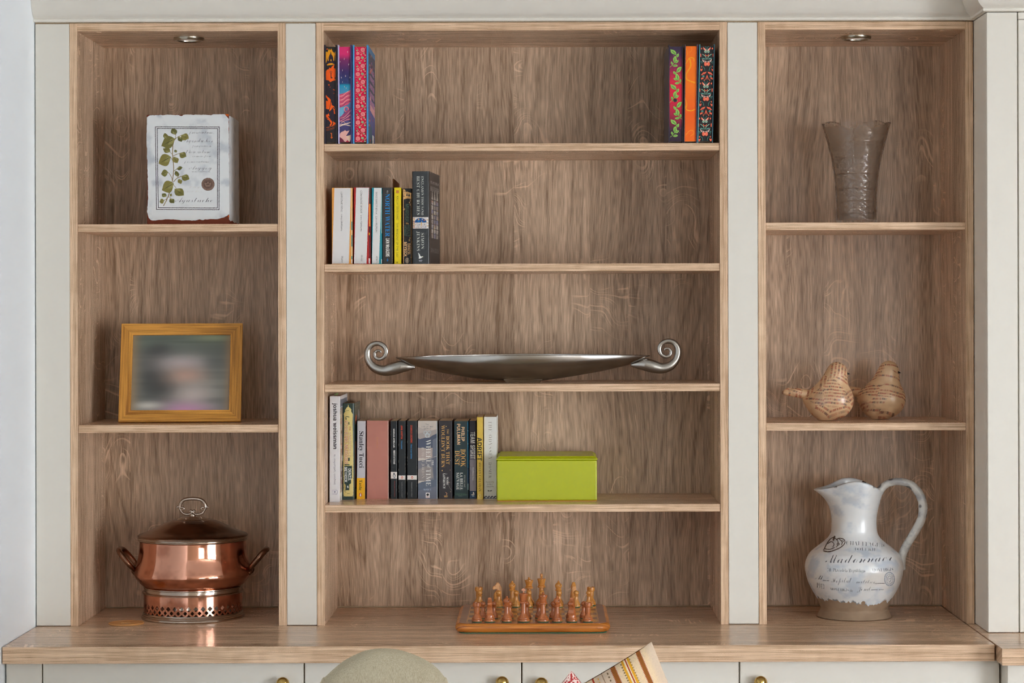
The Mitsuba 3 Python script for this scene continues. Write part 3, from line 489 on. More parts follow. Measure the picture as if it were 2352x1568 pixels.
bO47!202n213D2A3b2R3t2j3-38413M3+3X3v3o3g3y3N3-393-2k3x2T3r2H3i263Z1-3J1u2t1s2d1w2R202A2I222b?2V2u2Y2a2j2M2x2H3D2J3P2S3W2j3X333T3K3O3S3D3a353c2r3b2j3X2a3N2V37
bP3m!234031403B3+3P3t3Y3k3f3U3f343a2u3T2l3M2g372a2X2Z2X1u231u?2X2y2u2x322+38343B3D3B3L353Y2u3d2X3d
bR3o!233-383+3P3t3Z3j3g3Q3f363Y2t3J2h3i1+3k1t3E1t2q2d2X2d2X1t231t?2X302v2-35333B3E3B3M373W2v3c2X3c
bS3o!222G1-2Z2S2Z2U2P2a2J2m2F2x2F372J3C2P3D2V3C2a372f2w2k2O2t2834233H233U283i2G3r2W3+2k4130413G3z3W3o3c3f3f3O3C3O3A3W353b2x3e2i3d2b3Z2Y3S2Z3K2f3E3H333W2w3c2p3h2b3h2O3c2A3U213F1v301s2i1s2T1v2F202629
bT3r!1+403l403l3d353c351u2d1u2d3c1+3d
bU3-!23402X402Y2a2d2P2j2K2t2H302H3E2N3L2a3M403q403q2W3l2G3Y213O1x3B1t2o1s2R1z2B2B252N232W
bY43!1z3+1+402W402+363S403+403x3u3D2g3D1u2l1u2l2h
bZ3r!221u222B353c223d22403h403h3j2e2I3h2H3h1u
ba3b!1+2E1-2V292i2N2o2s2s2y2y2x332n392Z372T2+2132263E2F3N2W3U2s3V3A3P3L3F3Q333Q1u2z1u2y242r1y2h1t2K1t2A1x2420?2R2O2V2C2b2A2p2C2x2L2y2b2W2V
bc3c!1-2Y202v26392I3M2T3S2f3V2v3V363S3H3M3O3F3U343U2x342t31302x362l382d352Y302V2u2T2i2V2T2Y2L2h2E2r2D2+2H332P342V3W2Q3U2H3O263H1-361v2v1s2f1s2O1x2E22262C
be3e!1-2Y202v283C2J3N2Z3U2u3V393Q3O3D3V2+3X2Z2S2Z2W2K2b2F2k2C2x2D322H352N3V2J3S293K20341u2f1s2M1y272A222K?2U2+2T2r352s30332r392j392Z35
bh3j!233-2X3-2X3D2h3P2v3V363V3G3S3R3J3Y333Y1u341u342t31302t362m362e332Y2v2X1u231u
bi2i!223r223z24412E482R462Y3z2Y3r2W3n2M3g293i!233U2X3U2X1u231u
bj2i!223r223z24412E482R462Y3z2Y3r2W3n2M3g293i!1p1f201h231q233U2X3U2X1i2V1a2P1R2F1L221I1p1I
bm4a!231u233U2V3U2X3C2g3P2u3V323V3C3R3K3H3N393Z3P3p3V463T4C3Q4K3I4P364P1u3x1u3x2w3r343l363e363X333S2v3S1u2-1u2-2w2z302q362e342Y2x2X1u
bn3j!233U2W3U2X3C2i3Q2v3V363V3G3S3R3J3Y333Y1u341u342t31302t362m362e332Y2v2X1u231u
bo3h!1-2Y1-2p25372I3M2W3T2f3V2w3V363S3H3M3R3C3Y2z3a2Y3W2I3L22331u2w1s2f1s2J1+262C?2T2i2W2P2e2F2l2D2x2F312L352X352q31302u372l382e362W2x
bs3Y!1-2G202L2O2P2R2O2X2E2f2B2t2C2z2J2z2N2w2R2K2a252l212v2135253F2A3L2K3R2U3U2r3V333S3I3I3O373O333L322+2-2v372n3A2b392V322W2y2c2u392n3H2j3O2c3R2V3R2G3M263F1-361w2s1s2U1t2B1-2426
bu3j!233U2X3U2Y2S2f2I2s2G2y2I312N342V343U3Y3U3Y1u351u342A2v1y2i1t2R1u2C21252D232M
bw4O!2O1u1w3U2Q3T2f2N2w3U3L3U3c2M3r3T4L3U3u1u3P1u382t362r342d2t1v
'''
_A = {c: i for i, c in enumerate('0123456789ABCDEFGHIJKLMNOPQRSTUVWXYZabcdefghijklmnopqrstuvwxyz+-')}
def _num(s): return [_A[s[i]] * 64 + _A[s[i + 1]] - 120 for i in range(0, len(s), 2)]
GL = {}
for line in GLYPHS.strip().split('\n'):
    key, rest = line[:2], line[2:]; rings = []
    body = rest[2:].replace('?', '!?').split('!')[1:]
    polys = []
    for r in body:
        hole = r.startswith('?'); n = _num(r.lstrip('?')); pts = list(zip(n[::2], n[1::2]))
        if hole: polys[-1][1].append(pts)
        else: polys.append((pts, []))
    GL[key] = (_num(rest[:2])[0], shapely.union_all([Polygon(a, b).buffer(0) for a, b in polys]))
def word(text, face='s', weight=0.0, track=0.0, slant=0.0):
    """The outline of a line of text as a shapely shape: cap height about 1, baseline at 0, starting at x = 0. Faces: s bold roman, c script, i sans, b bold sans."""
    gs, x = [], 0.0
    for ch in text:
        if ch == ' ': x += 60 + track * 140; continue
        adv, g = GL[face + ch]; gs.append(affinity.translate(g, x, 0)); x += adv + track * 140
    sh = affinity.scale(shapely.union_all(gs), 1 / 136, 1 / 136, origin=(0, 0))
    if weight: sh = sh.buffer(weight)
    if slant: sh = affinity.affine_transform(sh, [1, slant, 0, 1, 0, 0])
    return sh.simplify(0.006)
def fit(sh, x0, x1, y0, y1, keep=False):
    """Scaled into a box; the cap height (0..1) goes to y0..y1 if keep."""
    a, b, c, d = sh.bounds
    if keep: b, d = 0.0, 1.0
    sx, sy = (x1 - x0) / (c - a), (y1 - y0) / (d - b)
    return affinity.affine_transform(sh, [sx, 0, 0, sy, x0 - a * sx, y0 - b * sy])
# ------------------------------------------------------------------ books
SHELF_Z = {k: WT + v for k, v in dict(l1=.9228, l2=.4615, c1=1.1064, c2=.8298, c3=.5534, c4=.2767, r1=.9228, r2=.4619).items()}
class Frame:
    """A standing thing: local x across its front, y into the shelf, z up; built where it stands, then leant and turned."""
    def __init__(self, px, yt, y, zb, yaw=0.0):
        self.y, self.zb, self.paper = y, zb, None; a, b, c, d = px
        p0 = at(a, 1000, y); self.o = np.array([p0[0], y, zb]); self.s = (y + 5) / FOCAL
        self.h = at((a + b) / 2, yt, y)[2] - zb; self.w = (b - a) * self.s / math.cos(yaw); self.yaw = yaw
        self.lean = (at(c, yt, y)[0] - self.o[0] - 0) / self.h - (at(a, yt, y)[0] - at(a, 1000, y)[0]) / self.h
    def loc(self, px, py):
        p = at(px, py, self.y); z = p[2] - self.zb
        q = at(px, 1000, self.y)
        return ((q[0] - self.o[0]) / math.cos(self.yaw) - self.lean * z, z)
    def poly(self, g):
        return shapely.transform(g, lambda c: np.array([self.loc(x, y) for x, y in c]))
    def world(self, m):
        v = m.vertices; c, s = math.cos(self.yaw), math.sin(self.yaw)
        x = v[:, 0] + self.lean * v[:, 2]; y = v[:, 1]
        m = m.copy(); m.vertices = np.stack([self.o[0] + x * c - y * s, self.o[1] + x * s + y * c, self.o[2] + v[:, 2]], 1)
        return m
def colored(ms):
    """[(mesh, colour)...] joined, with vertex colours."""
    return mj(*[m for m, c in ms]), np.vstack([np.tile(np.asarray(c, float), (len(m.vertices), 1)) for m, c in ms])
def vtext(text, face, xa, xb, ya, yb, **k):
    """Lettering that reads downwards, in photograph pixels: baseline at xa, cap line at xb, from ya down to yb."""
    g = fit(word(text, face, **k), ya, yb, 0, 1, keep=True)
    return affinity.affine_transform(g, [0, xb - xa, 1, 0, xa, 0])
def htext(text, face, xa, xb, ya, yb, **k):
    """Level lettering: from xa to xb, cap line at ya, baseline at yb."""
    g = fit(word(text, face, **k), xa, xb, 0, 1, keep=True)
    return affinity.affine_transform(g, [1, 0, 0, ya - yb, 0, yb])
def P(*pts): return Polygon(pts).buffer(0)
def ell(x, y, rx, ry=None, n=24): return affinity.scale(Point(x, y).buffer(1, n // 4), rx, ry or rx, origin=(x, y))
def ring(x, y, rx, ry, w): return ell(x, y, rx, ry).difference(ell(x, y, rx - w, ry - w))
def stroke(pts, w, smooth=True): return LineString(crom(pts, 6) if smooth and len(pts) > 2 else pts).buffer(w / 2, cap_style='flat')
def decals(fr, items, name, parent, mat='mat_print', t=0.00012, base=0.0, label=None):
    """Flat print on the front of a thing: [(shape in photograph pixels, colour)...], later shapes a hair above earlier ones."""
    ms = []
    for i, (g, c) in enumerate(items):
        g = fr.poly(g)
        if g.is_empty: continue
        m = (prism_y(g, base - t - 0.000012 * i, base - 0.00001), c)
        if name == 'lettering': put(name, fr.world(m[0]), mat, parent, color=m[1])      # each line of lettering a part
        else: ms.append(m)
    if not ms: return
    if fr.paper is not None: ms.insert(0, (bx(.0012, fr.w - .0012, base - .00008, base - .00001, .0006, fr.h - .0006), fr.paper))   # the printed spine they lie on
    m, col = colored(ms)
    return put(name, fr.world(m), mat, parent, color=col, label=label)
def side_decals(fr, items, name, parent, D, mat='mat_print', label=None):
    """Print on the right-hand cover: shapes in (depth, height) metres."""
    m, col = colored([(prism_x(g, fr.w, fr.w + .00012 + .000012 * i), c) for i, (g, c) in enumerate(items)])
    return put(name, fr.world(m), mat, parent, color=col, label=label)
CREAM = lin(222, 205, 178)
def u_cover(w, D, h, th, r):
    """Cover of a spine-forward book: back, spine and front in one bent sheet."""
    n = 5; ang = np.linspace(0, np.pi / 2, n)
    outer = [(0, D)] + [(r - r * math.cos(a), r - r * math.sin(a)) for a in ang] + [(w - r + r * math.sin(a), r - r * math.cos(a)) for a in ang] + [(w, D)]
    ri = max(r - th, .0001)
    inner = [(th, D)] + [(th + ri - ri * math.cos(a), th + ri - ri * math.sin(a)) for a in ang] + [(w - th - ri + ri * math.sin(a), th + ri - ri * math.cos(a)) for a in ang] + [(w - th, D)]
    m = trimesh.creation.extrude_polygon(Polygon(outer + inner[::-1]), h, engine='earcut'); return outward(m)
def book(label, px, yt, y, shelf, D, color, mat='mat_print', hard=False, pages=CREAM, group=None, yaw=0.0, r=.0012):
    fr = Frame(px, yt, y, SHELF_Z[shelf] + .0002, yaw); t = thing('book', label, 'book', group); fr.key, fr.D = t, D; fr.paper = color if r < .002 else None
    th = .0026 if hard else .0006; ins = .0035 if hard else .0004
    put('cover', fr.world(u_cover(fr.w, D, fr.h, th, max(r, th * .6))), mat, t, smooth=30, color=color)
    put('page_block', fr.world(bx(th, fr.w - th, th, D - ins - .001, ins if hard else 0.0002, fr.h - ins)), 'mat_matte', t, color=pages)
    return fr

# top shelf: hardbacks standing with their decorated fore-edges to the front
def edge_book(label, px, yt, y, D, cover, edge, board, group, back=None):
    fr = Frame(px, yt, y, SHELF_Z['c1'] + .0002); t = thing('book', label, 'book', group); fr.key, fr.D = t, D
    th = board * fr.s; w, h = fr.w, fr.h; fr.inset = .0045
    spine = Polygon([(0, D - .002)] + [(w / 2 - w / 2 * math.cos(a), D - .002 + .004 * math.sin(a)) for a in np.linspace(0, np.pi, 9)] + [(w, D - .002), (w - .002, D - .004), (.002, D - .004)])
    m = mj(bbx(0, th, 0, D - .002, 0, h, .0004), bbx(w - th, w, 0, D - .002, 0, h, .0004), outward(trimesh.creation.extrude_polygon(spine.buffer(0), h, engine='earcut')))
    col = np.tile(cover, (len(m.vertices), 1))
    if back is not None: col[m.vertices[:, 0] > w / 2] = back
    put('cover', fr.world(m), 'mat_gloss', t, color=col)
    x0, x1, z0, z1 = th + .0001, w - th - .0001, .004, h - .004
    put('page_block', fr.world(bx(x0, x1, fr.inset + .0003, D - .004, z0, z1)), 'mat_matte', t, color=CREAM)
    nz = 90; g = grid(lambda U, V: np.stack([x0 + (x1 - x0) * U, np.full_like(U, fr.inset), z0 + (z1 - z0) * V], -1), 4, nz)
    f = np.clip((g.vertices[:, 2] - z0) / (z1 - z0), 0, 1); stops = sorted(edge)
    c = np.stack([np.interp(f, [s for s, _ in stops], [k[i] for _, k in stops]) for i in range(3)], 1)
    fr.lim = (x0, x1, z0, z1); fr.ground = (g, c)
    return fr
def edge_print(fr, items, label=None):
    x0, x1, z0, z1 = fr.lim; clip = sbox(x0 + .0001, z0 + .0001, x1 - .0001, z1 - .0001); ms = []
    for i, (g, c) in enumerate(items):
        g = fr.poly(g).intersection(clip)
        if g.is_empty: continue
        ms.append((prism_y(g, fr.inset - .0002 - .00003 * i, fr.inset - .00002), c))
    m, col = colored(ms); g, c = fr.ground
    return put('fore_edge', fr.world(mj(g, m)), 'mat_print', fr.key, color=np.vstack([c, col]), label=label)
GT = 'hardbacks with painted fore-edges on the top shelf'
Y1 = 0.010
# orange castle
OR, YL, INK = lin(255, 96, 0), lin(240, 158, 10), lin(38, 22, 40)
b = edge_book('black hardback with an orange burning castle on its fore-edge, on the top shelf', (746.6, 776.3, 746.4, 776.3), 103, Y1, .20, lin(34, 27, 46), [(0, lin(36, 30, 30)), (.3, INK), (1, lin(34, 28, 24))], 3.6, GT, lin(24, 22, 26))
rs = random.Random(4)
it = [(P((748.6, 143), (748.6, 114), (750.5, 118), (754, 119), (757, 111), (760, 115), (763, 111), (766, 118), (770, 121), (773.4, 114), (773.4, 143), (769, 148), (753, 150)), YL),
      (P((749, 150), (757, 145), (764, 144), (773.4, 149), (773.4, 142), (770, 139), (752, 140)), INK),
      (P((756.3, 143), (756.3, 132), (758, 127), (760, 124), (761.4, 117), (762.6, 124), (765, 127), (767, 132), (767.2, 143)), INK), (P((752.2, 143), (752.6, 138), (753.5, 132), (754.5, 138), (755, 143)), INK), (P((769, 143), (769.7, 132), (770.5, 126), (771.4, 132), (772, 143)), INK),
      (P((760.8, 140), (760.8, 136.5), (761.8, 135), (762.8, 136.5), (762.8, 140)), YL), (ell(753, 112.3, 1.5, 1.5), OR),
      (P((749, 166), (752, 160), (757, 158), (758, 154), (761, 157), (764, 152), (768, 149), (770.5, 146), (768, 155), (773.4, 158), (773.4, 184), (766, 185), (760, 188), (756, 184), (749, 183)), OR),
      (ring(761.8, 165, 2.6, 2.8, .9), INK), (P((761.2, 167), (762.6, 167), (762.8, 179), (761.2, 179)), INK), (P((762, 176), (765, 177), (765, 179.5), (762, 179.5)), INK), (ell(772, 179, 2, 1.5), INK),
      (ell(757, 194.5, 1.6, 1.4), OR), (ell(759.5, 199.5, .9, .9), lin(190, 70, 60)), (P((766, 204), (770, 206), (770.5, 207.5), (767, 206)), OR), (ell(768.5, 213.5, .8), OR),
      (P((749, 216), (754, 222), (758, 225), (761.5, 229), (760, 240), (757, 251), (749, 249), (749, 230), (755, 232), (753, 226), (749, 222)), OR), (P((758, 252), (761, 240), (762, 233), (764, 241), (769, 244), (771, 247), (766, 246), (762, 252), (757, 256)), OR),
      (P((764, 246), (770, 250), (773.4, 248), (770, 252), (771.5, 261), (768.5, 261), (768, 252)), OR), (P((749, 262), (754, 263), (756, 259), (758.6, 267), (754, 266), (760, 273), (762, 276), (757, 273), (750, 268)), OR), (P((749.5, 271), (756, 273), (763, 277), (765, 282), (761, 289), (758, 288), (761, 282), (757, 276)), OR), (P((765.5, 278), (773, 282), (771, 285), (763.5, 289), (767, 283)), OR),
      (stroke([(750, 293), (758, 291), (766, 289), (773.4, 285)], 1.1), lin(215, 88, 20)), (stroke([(750, 297), (760, 295), (768, 292), (773.4, 290)], .8), lin(190, 80, 24)), (stroke([(750, 300), (759, 298), (770, 294)], .8), lin(160, 70, 26)),
      (P((762, 305), (763.6, 305), (763.8, 313), (766, 315.5), (763, 318.4), (760, 315.5), (762, 313)), lin(214, 98, 30)), (P((760, 305), (762.5, 304.6), (762.5, 306.6), (760, 306.6)), lin(214, 98, 30))]
edge_print(b, it, label='orange burning castle picture')
# pink night sky
b = edge_book('hardback with a pink and blue night sky on its fore-edge, on the top shelf', (778, 810.6, 777.6, 811.2), 103, Y1, .20, lin(196, 186, 226), [(0, lin(96, 26, 60)), (.09, lin(58, 48, 96)), (.30, lin(88, 84, 140)), (.46, lin(96, 150, 190)), (.60, lin(14, 146, 182)), (.615, lin(36, 60, 110)), (.74, lin(56, 36, 96)), (.86, lin(118, 36, 96)), (.92, lin(216, 40, 112)), (1, lin(222, 40, 110))], 3.4, GT, lin(60, 52, 110))
PK, PK2, PL = lin(214, 84, 116), lin(170, 60, 100), lin(240, 178, 170)
it = [(P((781, 216), (790, 214), (801, 209), (808, 205), (808, 232), (800, 240), (781, 247)), PK)]
for k, (a, c2) in enumerate([(0, PL), (5, PK2), (9, PL), (14, PK2), (18, PL), (23, lin(120, 40, 90))]):
    it.append((stroke([(781, 221 + a), (789, 219 + a), (797, 212 + a), (808, 207 + a * 1.1)], 1.2), c2))
it += [(P((781, 247), (790, 245), (796, 243), (792, 251), (790, 262), (781, 269)), lin(110, 176, 204)), (ring(797, 250.5, 5.2, 6, 2.2), PK), (ring(797, 250.5, 5.6, 6.4, .7), PL), (P((789, 262), (797, 256), (808, 246), (808, 275), (795, 277), (781, 279), (781, 270)), lin(156, 66, 112))]
for k in range(5): it.append((stroke([(783, 271 + 3.2 * k), (793, 268 + 2.2 * k), (808, 252 + 5 * k)], .9), (PL, lin(70, 44, 96))[k % 2]))
it += [(stroke([(781, 287), (790, 285), (799, 283), (808, 280)], 2.0), lin(236, 208, 190)), (stroke([(781, 290), (793, 286), (808, 289)], 1.6), lin(240, 214, 194)), (stroke([(781, 278), (790, 279), (795, 283)], 1.0), PL),
       (P((781, 308), (785, 303), (790, 301), (794, 298), (797, 301), (804, 299), (800, 306), (796, 312), (803, 311), (807, 309), (808, 314), (804, 326), (799, 321), (795, 326), (789, 322), (781, 315)), lin(234, 176, 166)), (P((796, 313), (807, 309), (808, 317), (804, 326)), lin(232, 196, 170)), (P((781, 314), (787, 318), (791, 322), (790, 328), (781, 328)), lin(110, 26, 54)), (P((795, 328), (798, 322), (806, 327), (806, 329), (795, 329)), lin(170, 34, 60))]
for sx, sy, sr in ((800, 119, .8), (792.5, 135, .7), (802.5, 147.5, .8), (788, 161, .6), (795.3, 174, .8), (785.5, 178, .8), (805.5, 177.5, .7), (783.5, 141, .6), (788, 188, .6), (793, 198.5, .8), (796.5, 202, .6)):
    it.append((ell(sx, sy, sr).union(P((sx - .2, sy - sr * 3), (sx + .2, sy - sr * 3), (sx + .2, sy + sr * 3), (sx - .2, sy + sr * 3))), lin(245, 222, 214)))
edge_print(b, it, label='pink and blue night sky picture')
# roses
b = edge_book('hardback with pink roses on a red fore-edge and blue boards, on the top shelf', (811.5, 847.6, 812, 849), 103, Y1, .20, lin(66, 152, 206), [(0, lin(214, 8, 66)), (1, lin(220, 10, 70))], 4.0, GT, lin(62, 150, 206))
RP, RG = lin(242, 142, 142), lin(160, 186, 142)
def rose(x, y, r, petals=9):
    a = np.arange(petals * 4) * 2 * np.pi / (petals * 4); return Polygon([(x + r * (1 + .12 * math.cos(petals * t)) * math.cos(t), y + r * (1 + .12 * math.cos(petals * t)) * math.sin(t)) for t in a])
it = []
for k in range(7):
    y0 = 104 + 37 * k
    it += [(stroke([(820, y0 + 4), (828, y0 + 14), (838, y0 + 20), (843, y0 + 27), (838, y0 + 33)], .8), RP), (stroke([(823, y0 + 38), (832, y0 + 34), (842, y0 + 28)], .7), RP), (stroke([(821, y0 + 12), (830, y0 + 22), (836, y0 + 30)], .6), RP),
           (rose(835, y0 + 10, 5.0), RP), (rose(835, y0 + 10, 2.6, 6), lin(214, 92, 108)), (rose(835, y0 + 10, 1.4, 5), RP), (rose(823.6, y0 + 18, 3.6, 8), RP), (rose(823.6, y0 + 18, 1.3, 6), lin(220, 96, 110)), (rose(823.6, y0 + 29, 5.0, 7), RP), (rose(823.6, y0 + 29, 3.3, 6), lin(236, 126, 128)),
           (ell(834, y0 + 28, 3, 2.6), RG), (ell(834, y0 + 28, 1.3, 1.1), lin(120, 152, 116)), (ell(837.8, y0 + 17.5, 1.8, 1.6), RG), (ell(821.5, y0 + 11.3, 1.9, 1.7), RG), (ell(839.8, y0 + 35.5, 1.9, 1.9), RG), (ell(828, y0 + 40, 2.4, 2.3), RG),
           (ell(831.5, y0 + 21, 1.7, 2.2), RP), (ell(840.5, y0 + 22, 1.7, 1.5), RP), (ell(819.5, y0 + 36, 1.3, .9), RP), (ell(824, y0 + 37, 1.2, .9), RP), (ell(831, y0 + 36, 1.6, .8), RP), (ell(841, y0 + 5.5, 1.2), RP)]
edge_print(b, it, label='pink rose pattern')
D, h = b.D, b.h
blk = lin(62, 66, 86)
sd = [(sbox(.004, .004, D - .004, h - .006), blk), (sbox(.004, h - .014, D - .004, h - .001), lin(60, 112, 150)), (sbox(.004, .0, D - .004, h * .48), lin(82, 84, 136)), (P((.01, h * .62), (.05, h * .55), (.05, h * .36), (D - .01, h * .33), (D - .01, h * .45), (.09, h * .47)), lin(206, 150, 152)), (P((.005, .0), (D * .6, .0), (D * .5, h * .2), (.005, h * .24)), lin(64, 92, 110))]
for k in range(5):
    z = h * (.80 - .083 * k)
    for j in range(5): sd.append((sbox(.045 + .026 * j, z - .011 - .0006 * j, .064 + .026 * j, z), lin(150, 108, 142)))
for k in range(26):
    yy, zz = rs.uniform(.01, D - .02), h * rs.choice([rs.uniform(.72, .93), rs.uniform(.02, .3)]); sd.append((ell(yy, zz, .004, .003), rs.choice([lin(176, 66, 88), lin(60, 130, 146), lin(200, 120, 90), lin(150, 70, 110)])))
sd.append((sbox(.115, .004, .16, .030), lin(226, 226, 228)))
side_decals(b, sd, 'back_cover_print', b.key, D, 'mat_print', 'dark blue and pink printed back cover')
# three at the right end
GT2 = GT
def leaf(x, y, L, W, ang):
    c, s = math.cos(ang), math.sin(ang); n = np.linspace(0, 1, 9); up = [(L * t, W / 2 * math.sin(math.pi * t ** .8)) for t in n]; dn = [(L * t, -W / 2 * math.sin(math.pi * t ** 1.15)) for t in n[::-1]]
    return Polygon([(x + c * a - s * q, y + s * a + c * q) for a, q in up + dn[1:-1]]).buffer(0)
b = edge_book('hardback with green leaf sprays on a red and purple fore-edge, on the top shelf', (1537.3, 1571.2, 1538.2, 1573.2), 102.5, Y1, .20, lin(44, 46, 66), [(0, lin(44, 24, 44)), (.12, lin(62, 24, 56)), (.28, lin(170, 22, 62)), (.45, lin(226, 24, 62)), (.62, lin(222, 24, 62)), (.78, lin(140, 30, 76)), (.92, lin(66, 32, 70)), (1, lin(46, 34, 62))], 2.1, GT2, lin(30, 28, 36))
LG, LD = lin(150, 196, 92), lin(98, 152, 66)
it = []
def sprig(y0, flip):
    fx = (lambda x: 2 * 1555.5 - x) if flip else (lambda x: x); o = []
    def lf(x, y, L, W, deg):
        a = math.radians(deg); a = math.pi - a if flip else a; g = leaf(fx(x), y, L, W, a); o.append((g, LG)); o.append((leaf(fx(x), y, L * .8, W * .34, a), LD))
    o.append((stroke([(fx(1540), y0 + 42), (fx(1547), y0 + 36), (fx(1552), y0 + 28), (fx(1555.5), y0 + 18), (fx(1555.5), y0 + 12)], .9), LG))
    lf(1555.5, y0 + 13, 18.5, 9.5, 225); lf(1557, y0 + 19, 10.5, 5.5, 295); lf(1551.5, y0 + 32, 17, 9, 278); lf(1552, y0 + 31, 11, 6.2, 333); lf(1546, y0 + 36, 8.4, 4.6, 262); lf(1547, y0 + 37.5, 12.5, 6, 2)
    return o
for k, fl in ((0, 0), (1, 1), (2, 0), (3, 1), (4, 0)): it += sprig(112.5 + 40.3 * k, fl)
it.append((rose(1553, 230, 4, 7), lin(36, 22, 46)))
for k in range(40): it.append((ell(rs.uniform(1541, 1568), rs.uniform(112, 322), .45), lin(236, 160, 170)))
edge_print(b, it, label='green leaf sprays')
b = edge_book('hardback with a plain orange marbled fore-edge, on the top shelf', (1572.2, 1602.4, 1575.4, 1606.8), 101.5, Y1, .20, lin(74, 62, 76), [(0, lin(252, 110, 0)), (.3, lin(250, 96, 0)), (.6, lin(255, 122, 0)), (1, lin(250, 110, 0))], 2.0, GT2, lin(64, 58, 92))
AM = lin(255, 158, 0)
it = [(stroke([(1578, 146), (1586, 133), (1595, 133), (1597, 140)], 2.4), AM), (stroke([(1587, 134), (1589, 150), (1583, 162), (1578, 171), (1579, 180), (1588, 186), (1600, 190)], 3.4), AM), (stroke([(1578, 110), (1582, 120), (1580, 128)], 2), lin(255, 140, 20)), (stroke([(1575, 240), (1579, 251), (1589, 254), (1599, 250)], 2.6), AM), (stroke([(1576, 226), (1580, 240), (1576, 250)], 2.0), AM), (stroke([(1575, 312), (1586, 300), (1594, 300), (1596, 306), (1588, 312)], 2.0), lin(255, 140, 14)), (stroke([(1586, 120), (1592, 114), (1590, 107)], 1.8), lin(255, 132, 10))]
edge_print(b, it, label='paler marbled swirls')
b = edge_book('hardback with orange butterflies on a black fore-edge and teal boards, on the top shelf', (1603.2, 1639.3, 1608.4, 1648.8), 101.5, Y1, .20, lin(84, 152, 162), [(0, lin(24, 22, 24)), (1, lin(22, 22, 24))], 2.6, GT2, lin(52, 86, 98))
BO, BP, BT, BM = lin(242, 106, 76), lin(226, 190, 178), lin(90, 158, 146), lin(150, 190, 166)
it = []
def motif(y0):
    cx = 1626.4 - (y0 - 105) * (5.2 + 9.5) / 2 / 224; o = []
    for s in (-1, 1):
        X = lambda d: cx + s * d
        o += [(P((X(0), y0 + 9), (X(8.5), y0 + 1), (X(8.7), y0 + 5), (X(4.5), y0 + 11)), BO), (P((X(0), y0 + 9), (X(7.4), y0 + 2.6), (X(4.2), y0 + 9)), BP), (ell(X(3.2), y0 + 12, 3.0, 3.0), BM), (ell(X(2.6), y0 + 12, 1.1, 1.3), lin(130, 120, 96)), (stroke([(X(.8), y0 + 7), (X(2.4), y0 + 1.5), (X(4.5), y0 - .5)], .7), BT),
              (P((X(0), y0 + 22), (X(4.4), y0 + 17), (X(4.0), y0 + 20), (X(1.5), y0 + 23)), BO), (stroke([(X(1.6), y0 + 30), (X(2.8), y0 + 24), (X(7), y0 + 20), (X(10.6), y0 + 18)], 1.5), BM), (P((X(2.5), y0 + 30), (X(6.5), y0 + 26.5), (X(13), y0 + 27), (X(7), y0 + 29.5)), BT), (P((X(13), y0 + 17), (X(15.6), y0 + 16), (X(15.4), y0 + 24), (X(13.2), y0 + 24)), BO),
              (P((X(0), y0 + 35), (X(11.5), y0 + 29), (X(9.5), y0 + 35), (X(5), y0 + 37)), BP), (P((X(2.5), y0 + 34.4), (X(9.5), y0 + 30.6), (X(6), y0 + 35.2)), lin(60, 52, 54)), (ell(X(3.2), y0 + 40.5, 3.6, 4.6), BO), (stroke([(X(1.6), y0 + 37), (X(1.8), y0 + 44)], .7), lin(250, 190, 160)), (stroke([(X(9), y0 + 38), (X(14), y0 + 34), (X(12), y0 + 40)], .7), BT), (ell(X(12.6), y0 + 47, 1.1, 2), BO), (stroke([(X(11), y0 + 46), (X(6.4), y0 + 49), (X(5), y0 + 56)], .8), BT),
              (P((X(9.6), y0 + 51), (X(13), y0 + 52), (X(16), y0 + 51), (X(14.6), y0 + 57.5), (X(12), y0 + 57)), BO), (P((X(1.2), y0 + 58), (X(9), y0 + 60), (X(14.4), y0 + 66), (X(8.5), y0 + 65.6), (X(3), y0 + 62)), BO), (ell(X(7.5), y0 + 64.8, 2.0, 1.6), lin(120, 40, 44)), (ell(X(8.4), y0 + 68.5, 2.6, 1.8), BT), (P((X(6), y0 + 72), (X(10), y0 + 71), (X(14), y0 + 73), (X(13), y0 + 77), (X(10), y0 + 75)), BO), (ell(X(6.2), y0 + 77.5, 1.3, 1.5), BO), (P((X(0), y0 + 64), (X(4), y0 + 76.5), (X(2), y0 + 76), (X(0), y0 + 71)), BO), (ell(X(12.5), y0 + 5, 1.5, 2.2), BO)]
    return o
for y0 in (106, 186.5, 267): it += motif(y0)
edge_print(b, it, label='orange butterfly pattern')

# second shelf
G2 = 'books on the second shelf'
W_, BLK = lin(228, 227, 226), lin(58, 52, 60)
def white_paper(label, px, yt, base, wt, texts, strip):
    b = book(label, px, yt, .035, 'c2', .13, base, 'mat_print', group=G2)
    (tl, tr, bl, br) = wt
    decals(b, [(P((tl, yt + .6), (tr, yt + .6), (br, 605.4), (bl, 605.4)), W_)] + strip, 'spine_print', b.key)
    decals(b, [(g, BLK) for g in texts], 'lettering', b.key, t=.0002)
TE, CR = lin(24, 150, 160), lin(226, 212, 168)
white_paper('thick white-spined paperback with orange edges on the second shelf', (763.3, 810.8, 763.3, 811), 431.2, lin(228, 160, 76), (769.5, 807.4, 763.6, 802.3),
            [vtext('LONESOME DOVE', 'i', 784, 788, 440, 487), vtext('Larry McMurtry', 'i', 784, 788, 492, 531, slant=.2), vtext('PICADOR', 'i', 785, 788.6, 588.5, 602.6)],
            [(sbox(808.6, 432, 810.6, 478), lin(246, 214, 150)), (sbox(808.4, 478, 810.4, 509), CR), (sbox(808.3, 509, 810.4, 566), TE), (sbox(808.3, 528, 810.2, 540), CR), (sbox(808.2, 566, 810.4, 594), CR), (sbox(808.2, 588, 810.2, 595), TE), (sbox(808, 595, 810.2, 605), W_)])
